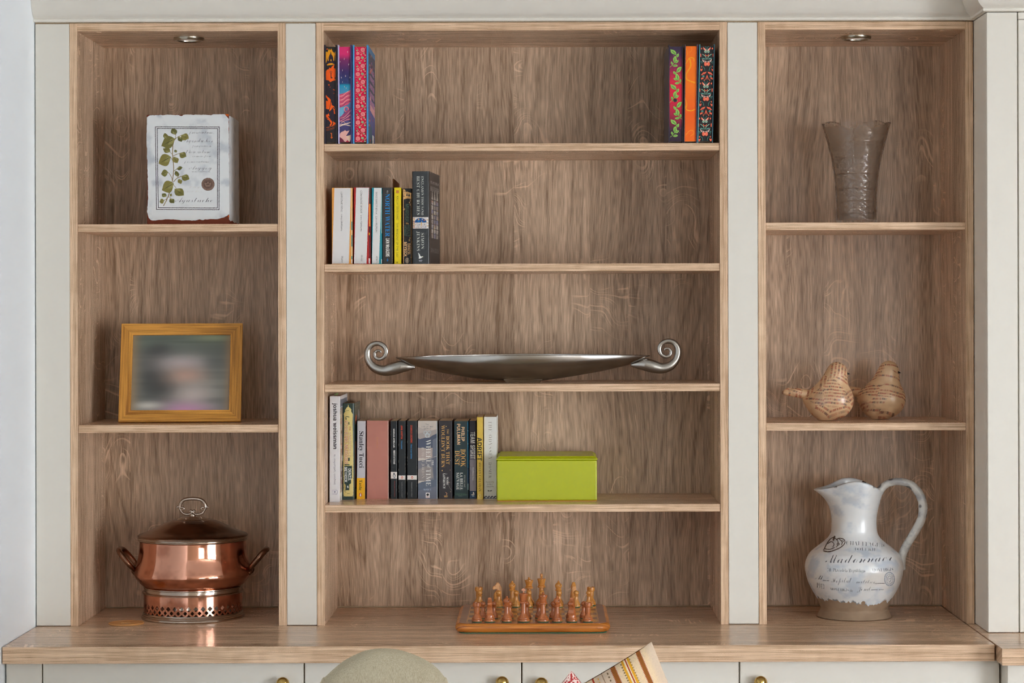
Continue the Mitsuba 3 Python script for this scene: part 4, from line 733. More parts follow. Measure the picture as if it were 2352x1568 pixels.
white_paper('white-spined paperback with red edges on the second shelf', (813.6, 852.6, 813.8, 852.8), 430.2, lin(172, 26, 22), (819.3, 848.9, 813.9, 842.8),
            [vtext('COMANCHE MOON', 'i', 829, 833, 437.5, 489), vtext('Larry McMurtry', 'i', 829, 833, 494, 532, slant=.2), vtext('PICADOR', 'i', 829.8, 833.6, 586, 600)],
            [(sbox(849.6, 431, 852.4, 468), lin(14, 70, 60)), (sbox(848.8, 468, 852.2, 520), lin(232, 150, 62)), (sbox(848.4, 520, 852, 592), lin(74, 20, 24)), (P((849, 533), (850.6, 537), (849.2, 541), (848.4, 538)), lin(250, 214, 20)), (sbox(848, 545, 849.4, 590), lin(168, 34, 50)), (sbox(847.8, 593, 850.8, 605), W_)])
white_paper('thin white-spined paperback with teal edges on the second shelf', (854.7, 878.6, 854.9, 879.4), 431, lin(20, 136, 152), (860.3, 877.9, 855.1, 871.5),
            [vtext("DEAD MAN'S WALK", 'i', 864, 868, 441, 492), vtext('Larry McMurtry', 'i', 864, 868, 497, 535, slant=.2), vtext('PICADOR', 'i', 864.6, 868.4, 588, 602.6)],
            [(sbox(876.8, 444, 878.8, 536), lin(150, 190, 186)), (sbox(876.8, 595, 878.4, 605), W_)])
b = book('dark grey paperback with a large blue title on the second shelf', (880, 902.3, 880, 902.6), 430.6, .035, 'c2', .13, lin(50, 48, 48), group=G2)
decals(b, [(sbox(901.2, 432, 902.3, 604), lin(190, 176, 138)), (P((889.3, 598), (892.8, 598), (892, 600), (890, 600)), lin(20, 130, 205)), (P((891.2, 592.6), (891.4, 597.4), (889.2, 597.4)), lin(20, 130, 205)), (P((891.8, 593.8), (893, 597.4), (891.8, 597.4)), lin(20, 130, 205))], 'spine_print', b.key)
BL = lin(16, 140, 218)
decals(b, [(vtext('THE', 's', 889.8, 892.8, 436.5, 443.8), lin(170, 165, 165)), (vtext('NORTH WATER', 's', 886, 896.8, 445, 543.4, weight=-.012), BL), (vtext('IAN McGUIRE', 'b', 887.2, 895.6, 547.2, 589.4), lin(236, 232, 226))], 'lettering', b.key, t=.0002)
b = book('tall thin brown book pushed behind the yellow paperback on the second shelf', (903.4, 906.2, 903.4, 906.2), 410.5, .075, 'c2', .20, lin(120, 78, 44), 'mat_matte', group=G2)
b = book('yellow paperback on the second shelf', (906.6, 922.6, 906.8, 924), 430.6, .030, 'c2', .13, lin(238, 212, 18), group=G2)
decals(b, [(sbox(911.2, 437, 917.8, 443.6), lin(196, 128, 60)), (htext('ff', 's', 911, 915.4, 601.2, 605.2) if 'sf' in GL else sbox(911, 601.4, 915.4, 602.4).union(sbox(911, 603.4, 915.4, 604.6)), lin(50, 44, 20))], 'spine_print', b.key)
decals(b, [(vtext('KAZUO ISHIGURO', 'i', 912.2, 916.6, 450.5, 504.6), lin(104, 88, 30)), (vtext('THE REMAINS OF THE DAY', 'i', 911, 916, 511, 591), lin(92, 80, 30))], 'lettering', b.key, t=.0002)
TAN = lin(222, 172, 108)
b = book('black paperback with tan borders and a tan house, beside the yellow book', (926.4, 946.6, 926.6, 947), 432.6, .028, 'c2', .13, lin(26, 23, 24), group=G2)
it = [(sbox(926.9, 457, 928.4, 605), TAN), (sbox(944.8, 457, 946.4, 605), lin(150, 112, 66)), (P((927, 457), (927, 436), (929, 433.4), (932.6, 437), (933, 441), (936, 439.6), (946.2, 443), (946.2, 457), (937, 455.5), (929, 458)), TAN), (P((934, 450), (935.5, 443), (938, 449)), BLK), (P((938.5, 450), (941, 444), (943.6, 451)), lin(60, 54, 58)), (sbox(928.4, 449.6, 930.2, 451.8), BLK), (sbox(929.4, 439, 930.4, 441), BLK), (sbox(930.6, 444, 931.6, 446), BLK)]
for a, c2, d, e in ((943, 458, 944, 462.6), (941, 463, 942.6, 467), (943, 468, 944, 472), (929.2, 478, 930.6, 482.6), (942, 545, 943.4, 548), (940, 549, 941.4, 554)): it.append((sbox(a, c2, d, e), TAN))
it += [(ring(936.2, 598, 4.3, 6.4, 1.0), lin(206, 184, 160)), (ell(936.2, 599, 1.9, 3.8), lin(196, 178, 158)), (ell(936.2, 594.6, 1.3, 1.6), lin(196, 178, 158)), (P((944.4, 589), (946, 592), (944.2, 592.4)), TAN)]
decals(b, it, 'spine_print', b.key)
GR = lin(62, 88, 74)
decals(b, [(vtext('MURDER', 'b', 932.6, 940.4, 468, 509), GR), (vtext('AT', 'b', 933.4, 939.4, 511, 515.4), TAN), (vtext('HOLLY', 'b', 936.6, 943.2, 517, 543.6), GR), (vtext('HOUSE', 'b', 929, 935.4, 517, 542), GR), (vtext('DENZIL', 'b', 937.2, 943.4, 558.8, 585.2), lin(240, 190, 134)), (vtext('MEYRICK', 'b', 929, 935.6, 555.6, 588.8), lin(240, 190, 134))], 'lettering', b.key, t=.0002)
b = book('thick black hardback with white lettering and a stained-glass band on the second shelf', (947.4, 987.6, 947.4, 987.4), 393.4, .012, 'c2', .158, lin(34, 36, 37), 'mat_gloss', hard=True, group=G2, yaw=-math.radians(6.0), r=.004)
it = [(sbox(949.6, 498.6, 985.8, 524.8), lin(214, 208, 204)), (P(*[(967.5 + 13.5 * math.cos(a), 511 - 10.5 * math.sin(a)) for a in np.linspace(0, math.pi, 15)]), lin(22, 72, 128)), (ell(963.4, 504.6, 2.0, 2.0), lin(222, 178, 104)), (ell(971.4, 503.4, 1.8, 1.6), lin(170, 168, 176)), (ell(976, 506, 1.5, 1.5), lin(196, 120, 88)), (P((958, 509), (966, 503), (965, 510)), lin(30, 110, 170)), (P((968.5, 511), (970.4, 505), (972.4, 511)), lin(66, 130, 200)), (P((968, 518), (969.5, 507), (970.6, 512), (968.6, 520)), lin(224, 166, 66))]
for k in range(7): it.append((sbox(950.2, 500 + 3.5 * k, 953.4, 502.4 + 3.5 * k), (lin(186, 120, 84), lin(206, 160, 84), lin(150, 90, 70))[k % 3])); it.append((sbox(981.6, 500 + 3.5 * k, 985.2, 502.6 + 3.5 * k), (lin(232, 226, 222), lin(220, 190, 150))[k % 2]))
for k in range(46):
    x, y = rs.uniform(955, 979), rs.uniform(513, 523.6); it.append((sbox(x, y, x + rs.uniform(.5, 1.4), y + rs.uniform(.5, 1.5)), rs.choice([lin(120, 116, 140), lin(240, 240, 240), lin(60, 60, 74), lin(90, 96, 150), lin(196, 160, 110)])))
it += [(P((961.4, 580.4), (964.6, 582.6), (966.4, 587.4), (968.6, 589), (971.4, 588), (974, 589.6), (971.8, 590.4), (968.6, 592.6), (964.6, 594), (962.6, 592.8), (963.8, 590.4)), lin(236, 236, 232)), (P((971.4, 588), (974, 589.6), (971.6, 589.4)), lin(214, 206, 90)), (sbox(963, 597, 971, 598.4), lin(170, 170, 190)), (sbox(963.6, 599.6, 970.4, 600.8), lin(150, 150, 150))]
decals(b, it, 'spine_print', b.key)
LT = lin(214, 214, 206)
decals(b, [(vtext("ENGLAND'S THOUSAND", 's', 969, 974.6, 404.8, 493.8, weight=-.02, track=.05), LT), (vtext('BEST CHURCHES', 's', 958.4, 965.6, 404.8, 493.4, weight=-.02, track=.05), LT), (vtext('SIMON', 's', 968.2, 975.4, 535, 571.4, weight=-.02, track=.1), LT), (vtext('JENKINS', 's', 958.2, 965.4, 531, 576, weight=-.02, track=.1), LT)], 'lettering', b.key, t=.0002)
h = b.h; sd = [(sbox(.006, .002, .155, h - .002), lin(48, 43, 42))]
def sidetext(text, y0, y1, z0, z1, c, face='s'): sd.append((fit(word(text, face), y0, y1, z0, z1, keep=True), c))
GY = lin(122, 116, 114)
sidetext("ENGLAND'S THOUSAND", .018, .145, h * .875, h * .905, GY); sidetext('BEST CHURCHES', .018, .145, h * .795, h * .845, GY); sidetext('SIMON JENKINS', .022, .142, h * .13, h * .175, lin(90, 84, 82))
for k in range(3):
    y0 = .030 + .036 * k
    for j in range(8):
        z0 = h * (.285 + .052 * j); sd.append((sbox(y0, z0, y0 + .026, z0 + h * .045), rs.choice([lin(150, 142, 138), lin(132, 124, 120), lin(166, 158, 150), lin(120, 116, 130)])))
    sd.append((P((y0, h * .705), (y0 + .026, h * .705), (y0 + .018, h * .745), (y0 + .0145, h * .80), (y0 + .0115, h * .80), (y0 + .008, h * .745)), lin(160, 154, 146)))
    for j in range(16):
        yy, zz = y0 + rs.uniform(0, .022), h * rs.uniform(.3, .68); sd.append((sbox(yy, zz, yy + .004, zz + .005), rs.choice([lin(180, 150, 90), lin(96, 90, 100), lin(190, 186, 190), lin(90, 100, 140), lin(150, 96, 84)])))
side_decals(b, sd, 'front_cover_print', b.key, .158, 'mat_print', 'front cover with three grey lancet windows')
# fourth shelf
G4 = 'books on the fourth shelf'
b = book('tall white cookbook with black lowercase lettering on the fourth shelf', (756, 779.6, 757.3, 780.7), 909.6, .078, 'c4', .195, lin(232, 232, 234), 'mat_gloss', hard=True, group=G4)
IK = lin(28, 20, 34)
decals(b, [(vtext('joshua weissman', 'b', 765.6, 774.6, 925.6, 1031), IK), (vtext('an unapologetic cookbook', 'i', 766.8, 771.2, 1043.5, 1113), lin(126, 124, 140)), (vtext('DK', 'b', 766.6, 770.6, 1127, 1132.2), lin(110, 104, 128)), (sbox(763.2, 1126, 773.6, 1133.6).buffer(.8).difference(sbox(763.2, 1126, 773.6, 1133.6).buffer(.2)), lin(120, 112, 150))], 'lettering', b.key, t=.0002)
h, D = b.h, .195
sd = [(sbox(.012, h * .90, D - .01, h * .965), lin(112, 116, 126)), (sbox(.012, h * .08, D - .01, h * .885), lin(150, 134, 130))]
for k in range(34):
    y0, z0 = rs.uniform(.012, .15), h * rs.uniform(.09, .86); sd.append((sbox(y0, z0, y0 + rs.uniform(.01, .035), z0 + rs.uniform(.006, .03)), rs.choice([lin(120, 60, 54), lin(214, 208, 206), lin(86, 62, 60), lin(160, 150, 156), lin(70, 74, 92)])))
side_decals(b, sd, 'back_cover_print', b.key, D, 'mat_print', 'photographs on the cover')
m = mj(tube(crom([(768.5, 908, 0), (769.5, 905.5, 0), (772, 905, 0), (775.5, 903.8, 0)], 5), .5, 6))
fl = [(P((768.2, 903.2), (770, 904.6), (771, 909.6), (769.6, 909.6)), lin(112, 142, 82)), (P((770.6, 905.6), (773.4, 902.6), (777, 902.4), (777.2, 904.4), (774.4, 906), (771.6, 907)), lin(134, 166, 98))]
q = Frame((756, 779.6, 757.3, 780.7), 909.6, .12, SHELF_Z['c4'] + .0002)
mm, cc = colored([(prism_y(q.poly(g), -.0004, .0004), c) for g, c in fl]); put('page_marker', q.world(mm), 'mat_print', b.key, color=cc, label='pale green leaf-shaped page marker')

GOLD = lin(226, 206, 128); GD = lin(40, 60, 52)
b = book('dark green hardback with a gold lighthouse on its spine, beside the tall white cookbook', (785.2, 813.4, 786.2, 814.6), 926, .143, 'c4', .155, GD, 'mat_gloss', hard=True, group=G4, r=.004)
tower = P((788.6, 1139.6), (811.4, 1139.6), (811.6, 1060), (809.8, 970), (810.4, 955), (810.6, 951), (807, 945), (806.4, 943), (807.6, 941), (804.6, 936.6), (801, 933.6), (800.3, 929), (799.7, 929), (799, 933.6), (795.4, 937), (792.6, 941.4), (793.6, 944), (789.6, 950), (790.2, 956), (790.6, 970), (788.4, 1060))
scene['mat_gold_foil'] = pbsdf(lin(232, 212, 140), 0.28, 0.5, 0.85)
decals(b, [(tower, GOLD)], 'gold_lighthouse', b.key, 'mat_gold_foil', label='gold foil lighthouse')
it = [(sbox(796.4, 942, 798, 943.6), GD), (sbox(799.6, 941.6, 801.4, 943.2), GD), (stroke([(793, 958.6), (797, 956.4), (802.6, 957.6)], 1.3), GD), (sbox(793.8, 960, 796, 963.4), GD), (sbox(800.4, 968.6, 802.4, 974.6), GD), (sbox(799.6, 1051, 803, 1058.6), GD), (sbox(791, 1066, 803, 1068), GD),
      (P((790.6, 1069.4), (808.4, 1069.4), (808.4, 1097), (806, 1101), (806, 1109.6), (802, 1112), (802, 1125.6), (793.6, 1125.6), (793.6, 1113), (790, 1109)), GD), (stroke([(797, 1133.4), (803, 1133.4)], .6), GD), (P((787.6, 1136.6), (790, 1138.6), (788, 1139)), GD), (P((808.6, 1138.6), (810.6, 1136.4), (810.4, 1139)), GD), (P((796.6, 1116), (799, 1114.6), (800.6, 1119), (798.2, 1121)), lin(232, 232, 226)), (stroke([(789.4, 1110), (792, 1120), (793.6, 1128)], .6), GD), (stroke([(788.8, 1118), (790.6, 1126), (794.4, 1131)], .6), GD)]
decals(b, it, 'spine_print', b.key, t=.0002)
CO = lin(192, 104, 70)
it = [(vtext('STOCKING MURDERS', 'b', 791, 799.2, 965.8, 1065.6, weight=.02), CO), (vtext('STOCKING MURDERS', 'i', 791.4, 798.8, 966.2, 1065.2), lin(240, 224, 204)), (vtext('THE', 'b', 802.2, 806, 978.4, 988.4), CO), (vtext('CHRISTMAS', 'b', 800.4, 805.8, 992, 1049), CO), (vtext('CHRISTMAS', 'i', 800.8, 805.4, 992.3, 1048.7), lin(246, 234, 206)),
      (vtext('DENZIL', 'b', 799.6, 806.4, 1075.6, 1103.6), lin(240, 240, 236)), (vtext('MEYRICK', 'b', 790.6, 797.4, 1072.4, 1107.4), lin(240, 240, 236))]
decals(b, it, 'lettering', b.key, t=.00032)
h = b.h; sd = [(sbox(.01, h * .955, .15, h * .965), lin(70, 82, 60)), (P((.03, h * .77), (.05, h * .80), (.06, h * .86), (.045, h * .88), (.028, h * .84)), lin(196, 84, 56)), (P((.085, h * .77), (.15, h * .80), (.14, h * .88), (.12, h * .925), (.095, h * .87)), lin(150, 142, 138)), (sbox(.02, h * .12, .14, h * .6), lin(120, 70, 56)), (sbox(.03, h * .02, .14, h * .1), lin(180, 160, 110))]
side_decals(b, sd, 'front_cover_print', b.key, .155, 'mat_print', 'flowers on the green cover')

b = book('grey-white and yellow paperback with black serif lettering on the fourth shelf', (818.7, 837.9, 820.6, 838.8), 966.6, .166, 'c4', .13, lin(206, 202, 206), group=G4)
decals(b, [(P((819.2, 1097.4), (838.3, 1097.4), (837.9, 1145.6), (818.7, 1145.6)), lin(250, 184, 22)), (ell(827.8, 1136, 3.4, 4.6), lin(206, 84, 30)), (ell(827.8, 1137, 1.6, 2.9), lin(244, 238, 226)), (ell(827.8, 1133.6, .8, 1.1), lin(244, 238, 226))], 'spine_print', b.key)
decals(b, [(vtext('Stanley Tucci', 's', 825.2, 835.4, 990.6, 1074), IK), (vtext('Taste', 's', 824.6, 831.6, 1101.6, 1125.4), lin(70, 54, 20))], 'lettering', b.key, t=.0002)
b = book('wide dusky pink book without clear lettering on the fourth shelf', (842, 891.8, 842.2, 892.2), 965.8, .166, 'c4', .13, lin(196, 132, 118), 'mat_matte', group=G4)
decals(b, [(vtext('BIBLE', 's', 865, 867.4, 1003, 1030), lin(204, 140, 96)), (sbox(890.8, 966.5, 892, 1145.2), lin(226, 208, 196))], 'lettering', b.key, t=.0002)
def classic(label, px, yt, band, texts, peng):
    b = book(label, px, yt, .166, 'c4', .13, lin(28, 33, 36), 'mat_gloss', group=G4)
    x0, x1 = px[0], px[1]; it = [(sbox(x0 + .2, band[0], x1 - .2, band[1]), lin(230, 222, 214))]
    cx, cy = (x0 + x1) / 2, (band[0] + band[1]) / 2
    if peng: it += [(ell(cx, cy, 2.2, 3.2), lin(196, 74, 34)), (ell(cx, cy + .4, 1.0, 1.9), lin(240, 234, 224))]
    else: it += [(ell(cx + .6, cy + .8, 2.9, 4.4), lin(50, 56, 66)), (ell(cx + .6, cy + 1.4, 1.7, 3.4), lin(232, 228, 224)), (ell(cx + .4, cy - 4, 1.5, 1.7), lin(50, 56, 66)), (P((cx - 1, cy + 5), (cx + 3, cy + 5), (cx + 2.4, cy + 6.4), (cx - .6, cy + 6.4)), lin(90, 110, 130))]
    for s in range(16): # scuffed edges
        e = rs.choice([x0 + .3, x1 - .8]); y0 = rs.uniform(975, 1140); it.append((sbox(e, y0, e + .5, y0 + rs.uniform(1, 7)), lin(150, 140, 126)))
    decals(b, it, 'spine_print', b.key); decals(b, texts, 'lettering', b.key, t=.0002)
RD, WH, CY = lin(214, 66, 36), lin(232, 230, 226), lin(60, 150, 210)
classic('thin black classic with white lettering and a white band, beside the dusky pink book', (897, 912, 897, 912), 966.4, (1083.4, 1098.8), [(vtext('MARCUS AURELIUS', 'b', 903, 906.8, 984.6, 1027.4), WH), (vtext('MEDITATIONS', 'b', 903.4, 907.4, 1034, 1065.4), WH), (vtext('PENGUIN CLASSICS', 'i', 905, 907.2, 1104, 1140.6), lin(150, 50, 44))], False)
classic('thin scuffed black classic with a short red title on the fourth shelf', (915, 931.2, 915, 931.2), 966.4, (1091.6, 1101.2), [(vtext('JANE AUSTEN', 'b', 920.8, 924.8, 976.2, 1008), RD), (vtext('Persuasion', 'i', 921, 924.6, 1012, 1031), CY), (vtext('PENGUIN CLASSICS', 'i', 922, 924.2, 1105.6, 1142), lin(150, 150, 150))], True)
classic('thicker black classic with a long red title on the fourth shelf', (935, 957.6, 935, 957.6), 966.2, (1091.2, 1101.2), [(vtext('CHARLES DICKENS', 'b', 942.8, 947, 976, 1017), RD), (vtext('Great Expectations', 'i', 943, 946.6, 1020, 1053), CY), (vtext('PENGUIN CLASSICS', 'i', 944.4, 946.6, 1107, 1141), lin(170, 170, 168))], True)
b = book('wide paperback with misty blue mountains on its spine on the fourth shelf', (959.6, 1004.4, 959.8, 1004.6), 966.2, .166, 'c4', .13, lin(206, 196, 186), group=G4)
M1, M2, M3 = lin(170, 160, 156), lin(78, 86, 106), lin(104, 110, 124)
it = [(P((959.8, 980), (968, 983), (980, 987), (992, 988), (1004, 985), (1004, 1004), (959.8, 1004)), lin(186, 176, 170)), (P((959.8, 996), (970, 993), (985, 989.5), (1004, 986), (1004, 1010), (959.8, 1010)), M1), (P((959.8, 1006), (964, 1008.4), (975, 1005), (986, 1005), (993, 1000), (1004, 995), (1004, 1026), (995, 1030), (980, 1030), (959.8, 1028)), M2), (P((959.8, 1028), (975, 1031), (1004, 1026), (1004, 1046), (990, 1052), (975, 1053), (959.8, 1051)), lin(176, 160, 154)), (P((994, 1010), (1004, 1004), (1004, 1046), (993, 1050)), lin(110, 116, 130)), (P((959.8, 1058), (975, 1056), (988, 1052), (1004, 1047), (1004, 1104), (959.8, 1104)), lin(122, 122, 130)), (P((959.8, 1078), (980, 1070), (992, 1072), (995, 1096), (980, 1104), (959.8, 1104)), lin(146, 138, 136)), (P((993, 1052), (1004, 1048), (1004, 1112), (997, 1108)), lin(92, 98, 114)), (P((959.8, 1110), (970, 1106), (985, 1103), (1004, 1100), (1004, 1146), (959.8, 1146)), lin(96, 106, 122)), (P((959.8, 1126), (1004, 1116), (1004, 1146), (959.8, 1146)), lin(112, 116, 130)), (sbox(1003.2, 967, 1004.4, 1145), lin(176, 196, 204))]
it += [(ring(977.2, 993.6, 4.1, 4.1, 1.0), lin(196, 212, 214)), (ring(985.6, 993.4, 4.1, 4.1, 1.0), lin(196, 212, 214)), (ring(981.4, 999.6, 5.2, 5.2, 1.2), lin(200, 216, 220)), (ring(981.4, 999.4, 3, 3, .6), lin(190, 206, 212)), (sbox(977.4, 1131, 986.8, 1143), lin(236, 230, 230)), (ell(982, 1135.6, 2.9, 2.9), lin(22, 20, 24)), (sbox(979, 1140.4, 985.4, 1141.6), lin(206, 130, 110))]
decals(b, it, 'spine_print', b.key)
decals(b, [(htext('THE', 'i', 977.4, 985.6, 973.2, 976), lin(90, 92, 100)), (htext('EYE OF THE', 'i', 968.4, 994.6, 978.2, 981.2), lin(92, 94, 104)), (htext('WORLD', 'i', 973.4, 990.2, 983, 986), lin(92, 94, 104)), (vtext('WHEEL', 's', 978.2, 989.4, 1009.2, 1064.4, weight=-.016), lin(228, 226, 220)), (vtext('of', 's', 981, 988.4, 1066.4, 1073.8, weight=-.01), lin(220, 218, 212)), (vtext('TIME', 's', 978.2, 989.4, 1077, 1115.8, weight=-.016), lin(230, 228, 224)), (vtext('THE', 's', 991.2, 995.8, 1056, 1068.4), lin(222, 220, 216)), (vtext('ROBERT JORDAN', 's', 968.4, 974.8, 1027.4, 1097.6, weight=-.03), lin(206, 198, 190)), (htext('BOOK 1', 'i', 973.2, 990, 1122, 1125.8), lin(180, 200, 220))], 'lettering', b.key, t=.0003)
AU = lin(216, 166, 98)
b = book('dark paperback with a gold two-line title and scattered stars on the fourth shelf', (1007.6, 1038.6, 1007.8, 1038.8), 966, .166, 'c4', .13, lin(50, 45, 48), 'mat_gloss', group=G4)
it = [(ell(x, y, .7, .7), c) for x, y, c in ((1009.8, 1011, lin(190, 150, 110)), (1011.8, 1031, AU), (1033.4, 1079, lin(220, 150, 110)), (1010, 1105, lin(150, 140, 110)), (1032, 1107.6, lin(224, 170, 120)), (1034.6, 1129, lin(190, 170, 110)), (1034, 1057.4, lin(170, 160, 150)))] + [(sbox(1024, 978, 1026, 979.6), AU), (sbox(1014.8, 1078.6, 1016.2, 1081.6), AU), (ring(1023, 1134, 3.6, 4.2, 1.1).intersection(sbox(1023, 1129, 1028, 1137)), lin(230, 170, 130)), (sbox(1019.6, 1138, 1028, 1139.4), AU), (sbox(1019.8, 1140.4, 1027.6, 1141.8), lin(180, 130, 80)), (stroke([(1029, 1112), (1033, 1120), (1038, 1127)], .8), lin(110, 104, 96)), (sbox(1037, 968, 1038.2, 1144), lin(80, 78, 84)), (P((1022, 1086), (1028, 1086.6), (1026.6, 1090), (1023, 1090)), lin(90, 90, 88))]
decals(b, it, 'spine_print', b.key)
decals(b, [(vtext("WOULDN'T BURN", 's', 1013.6, 1021.4, 976, 1073, weight=-.01), AU), (vtext('THE', 's', 1026.2, 1030.6, 985, 996.4), lin(180, 140, 84)), (vtext('BOOK THAT', 's', 1024.6, 1032.4, 1001, 1066, weight=-.01), AU), (vtext('MARK', 's', 1025.4, 1030, 1095, 1113.8), WH), (vtext('LAWRENCE', 's', 1017.4, 1022.4, 1086.8, 1122), WH)], 'lettering', b.key, t=.0002)
b = book('dark teal paperback with gold and white lettering and a bright blue edge', (1043, 1075.8, 1043, 1075.8), 966.8, .166, 'c4', .13, lin(36, 54, 57), group=G4)
PE = lin(232, 190, 148)
it = [(sbox(1073.8, 967.2, 1075.6, 1074), lin(10, 130, 176)), (sbox(1073.8, 1074, 1075.6, 1110), lin(20, 70, 110)), (sbox(1074, 1110, 1075.6, 1125), lin(170, 206, 206)), (sbox(1044.6, 1135.4, 1072, 1136.6), lin(74, 112, 78)), (sbox(1044.6, 1132.4, 1072, 1133.4), lin(60, 92, 70)), (sbox(1053, 1138.4, 1063, 1139.2), lin(110, 120, 116)), (ell(1074.6, 989, .8, 1.2), lin(200, 220, 224)), (ell(1074.6, 1019, .9, 1.2), lin(214, 226, 230))]
decals(b, it, 'spine_print', b.key)
decals(b, [(vtext('PHILIP', 'b', 1059.6, 1067.2, 980, 1012.8), PE), (vtext('PULLMAN', 'b', 1049.6, 1057.2, 973, 1020.6), PE), (vtext('BOOK', 's', 1058.2, 1068.8, 1031, 1072), AU), (vtext('DUST', 's', 1044.8, 1055.4, 1034.6, 1068), AU), (vtext('of', 'c', 1055, 1060, 1042, 1050), lin(190, 90, 40)), (vtext('LA BELLE', 's', 1056.6, 1062.8, 1085, 1124.6), WH), (vtext('SAUVAGE', 's', 1048.2, 1054.6, 1085, 1124.4), WH), (vtext('VOLUME ONE', 's', 1065.4, 1068.4, 1090, 1118.8), lin(170, 168, 160))], 'lettering', b.key, t=.0002)
b = book('thin navy and grey paperback with bold white lettering, beside the mustard yellow book', (1078, 1093.6, 1078, 1093.6), 966, .166, 'c4', .13, lin(44, 42, 56), group=G4)
decals(b, [(sbox(1078.4, 1030, 1093.2, 1127), lin(146, 142, 154)), (sbox(1078.4, 1030, 1093.2, 1044), lin(88, 86, 104)), (sbox(1078.4, 1044, 1093.2, 1056), lin(116, 112, 128)), (stroke([(1079, 1080), (1084, 1088), (1086, 1100)], .6), lin(90, 88, 100)), (stroke([(1088, 1076), (1091, 1088), (1093, 1098)], .6), lin(90, 88, 100)), (stroke([(1079, 1070), (1088, 1074), (1093, 1074)], .8), lin(110, 106, 118)), (sbox(1078.4, 1127, 1093.2, 1145.6), lin(42, 66, 96)), (P((1086.6, 1129), (1088.4, 1130), (1089.6, 1134), (1085.4, 1134)), WH), (P((1081.4, 1135), (1091, 1134.6), (1088, 1137.4), (1083, 1137)), WH), (sbox(1083.6, 1138.6, 1089.4, 1140), lin(150, 180, 210))], 'spine_print', b.key)
decals(b, [(vtext('TEAM SPIRIT', 'b', 1080.6, 1091.2, 991, 1053.8), lin(236, 238, 240)), (vtext('BRENDAN HALL', 'b', 1084.4, 1088.6, 1073, 1104), lin(214, 214, 220))], 'lettering', b.key, t=.0002)
b = book('slim mustard yellow book with black lettering on the fourth shelf', (1095.4, 1109, 1095.4, 1109.2), 957.6, .140, 'c4', .15, lin(224, 190, 78), group=G4)
decals(b, [(vtext('ADRIFT', 'b', 1096.8, 1106.4, 1004.6, 1058), lin(34, 26, 16)), (vtext('STEVEN CALLAHAN', 's', 1099, 1104.2, 1062, 1128, weight=-.01), lin(96, 74, 20)), (ring(1101.2, 1138.4, 3.6, 3.8, 1.1), lin(236, 222, 170)), (sbox(1097.6, 1144, 1105.4, 1145.4), lin(236, 216, 150))], 'lettering', b.key, t=.0002)
b = book('pale grey-white paperback with a navy wave band at its foot, beside the green box', (1111, 1140.4, 1111.4, 1140.8), 957, .150, 'c4', .145, lin(224, 225, 220), group=G4)
NV = lin(28, 32, 66); it = [(sbox(1111.2, 1143.2, 1140.2, 1144.6), NV)]
for k in range(4):
    x = 1112 + 7.2 * k; it += [(P((x - 1, 1143.4), (x + 1.6, 1139.2), (x + 4, 1138), (x + 6, 1139.2), (x + 6.4, 1141), (x + 4.8, 1142), (x + 4.4, 1140.4), (x + 3, 1140.4), (x + 2.4, 1143.4)), NV)]
it += [(P((1119.6, 1126), (1121, 1124.8), (1124.6, 1127), (1128, 1124.8), (1129.4, 1126.4), (1127.6, 1128.4), (1124.6, 1127.4), (1121.4, 1128.6)), lin(70, 68, 66))]
decals(b, it, 'spine_print', b.key)
GQ = lin(140, 132, 122)
decals(b, [(vtext('THE ODYSSEY', 's', 1122, 1129.8, 967, 1055, weight=-.035, track=.2), GQ), (vtext('HOMER', 's', 1122, 1128.6, 1062, 1097.4, weight=-.03, track=.15), lin(108, 104, 100)), (htext('Translated by', 's', 1115.4, 1134.6, 1105, 1107.6), lin(160, 150, 140)), (htext('EMILY', 's', 1118.4, 1131.4, 1110.4, 1113.4), GQ), (htext('WILSON', 's', 1116.4, 1133.6, 1115.8, 1118.6), GQ)], 'lettering', b.key, t=.0002)

# the green lacquer box
y = .0858; zb = SHELF_Z['c4'] + .0002
x0, x1 = at(1141, 1100, y)[0], at(1371.3, 1100, y)[0]; zt_ = at(1250, 1056.6, y)[2]; zl = at(1250, 1047.4, y + .006)[2]; yb_ = .288
scene['mat_lime_lacquer'] = pbsdf(lin(178, 186, 8), 0.30, 0.5, clearcoat=1.0, clearcoat_gloss=0.985)
t = thing('lacquer_box', 'glossy lime green lacquer box beside the books on the fourth shelf', 'box')
put('body', rbox(x0, x1, y, yb_, zb + .0015, zt_, .003, 16), 'mat_lime_lacquer', t, smooth=40)
lo = [(x0 - .0006, y - .0012, zt_ + .0006), (x0 - .0012, y - .0018, zt_ + .0012), (x0 - .0012, y - .0018, zt_ + .0036), (x0 + .001, y + .0006, zt_ + .0044), (x0 + .0052, y + .0052, zl - .0012), (x0 + .0062, y + .006, zl)]
v, f = [], []
for a, yy, z in lo:
    d = a - x0; v += [(a, yy, z), (x1 - d, yy, z), (x1 - d, yb_ - (yy - y), z), (a, yb_ - (yy - y), z)]
for k in range(len(lo) - 1):
    for j in range(4): i0, i1 = 4 * k + j, 4 * k + (j + 1) % 4; f += [[i0, i1, i1 + 4], [i0, i1 + 4, i0 + 4]]
n = len(v); f += [[n - 4, n - 3, n - 2], [n - 4, n - 2, n - 1], [0, 2, 1], [0, 3, 2]]
put('lid', outward(trimesh.Trimesh(v, f, process=False)), 'mat_lime_lacquer', t)
put('base_edge', bx(x0 + .001, x1 - .001, y + .0012, yb_ - .001, zb, zb + .0016), 'mat_matte', t, color=lin(206, 140, 74), label='worn tan edge along the bottom')
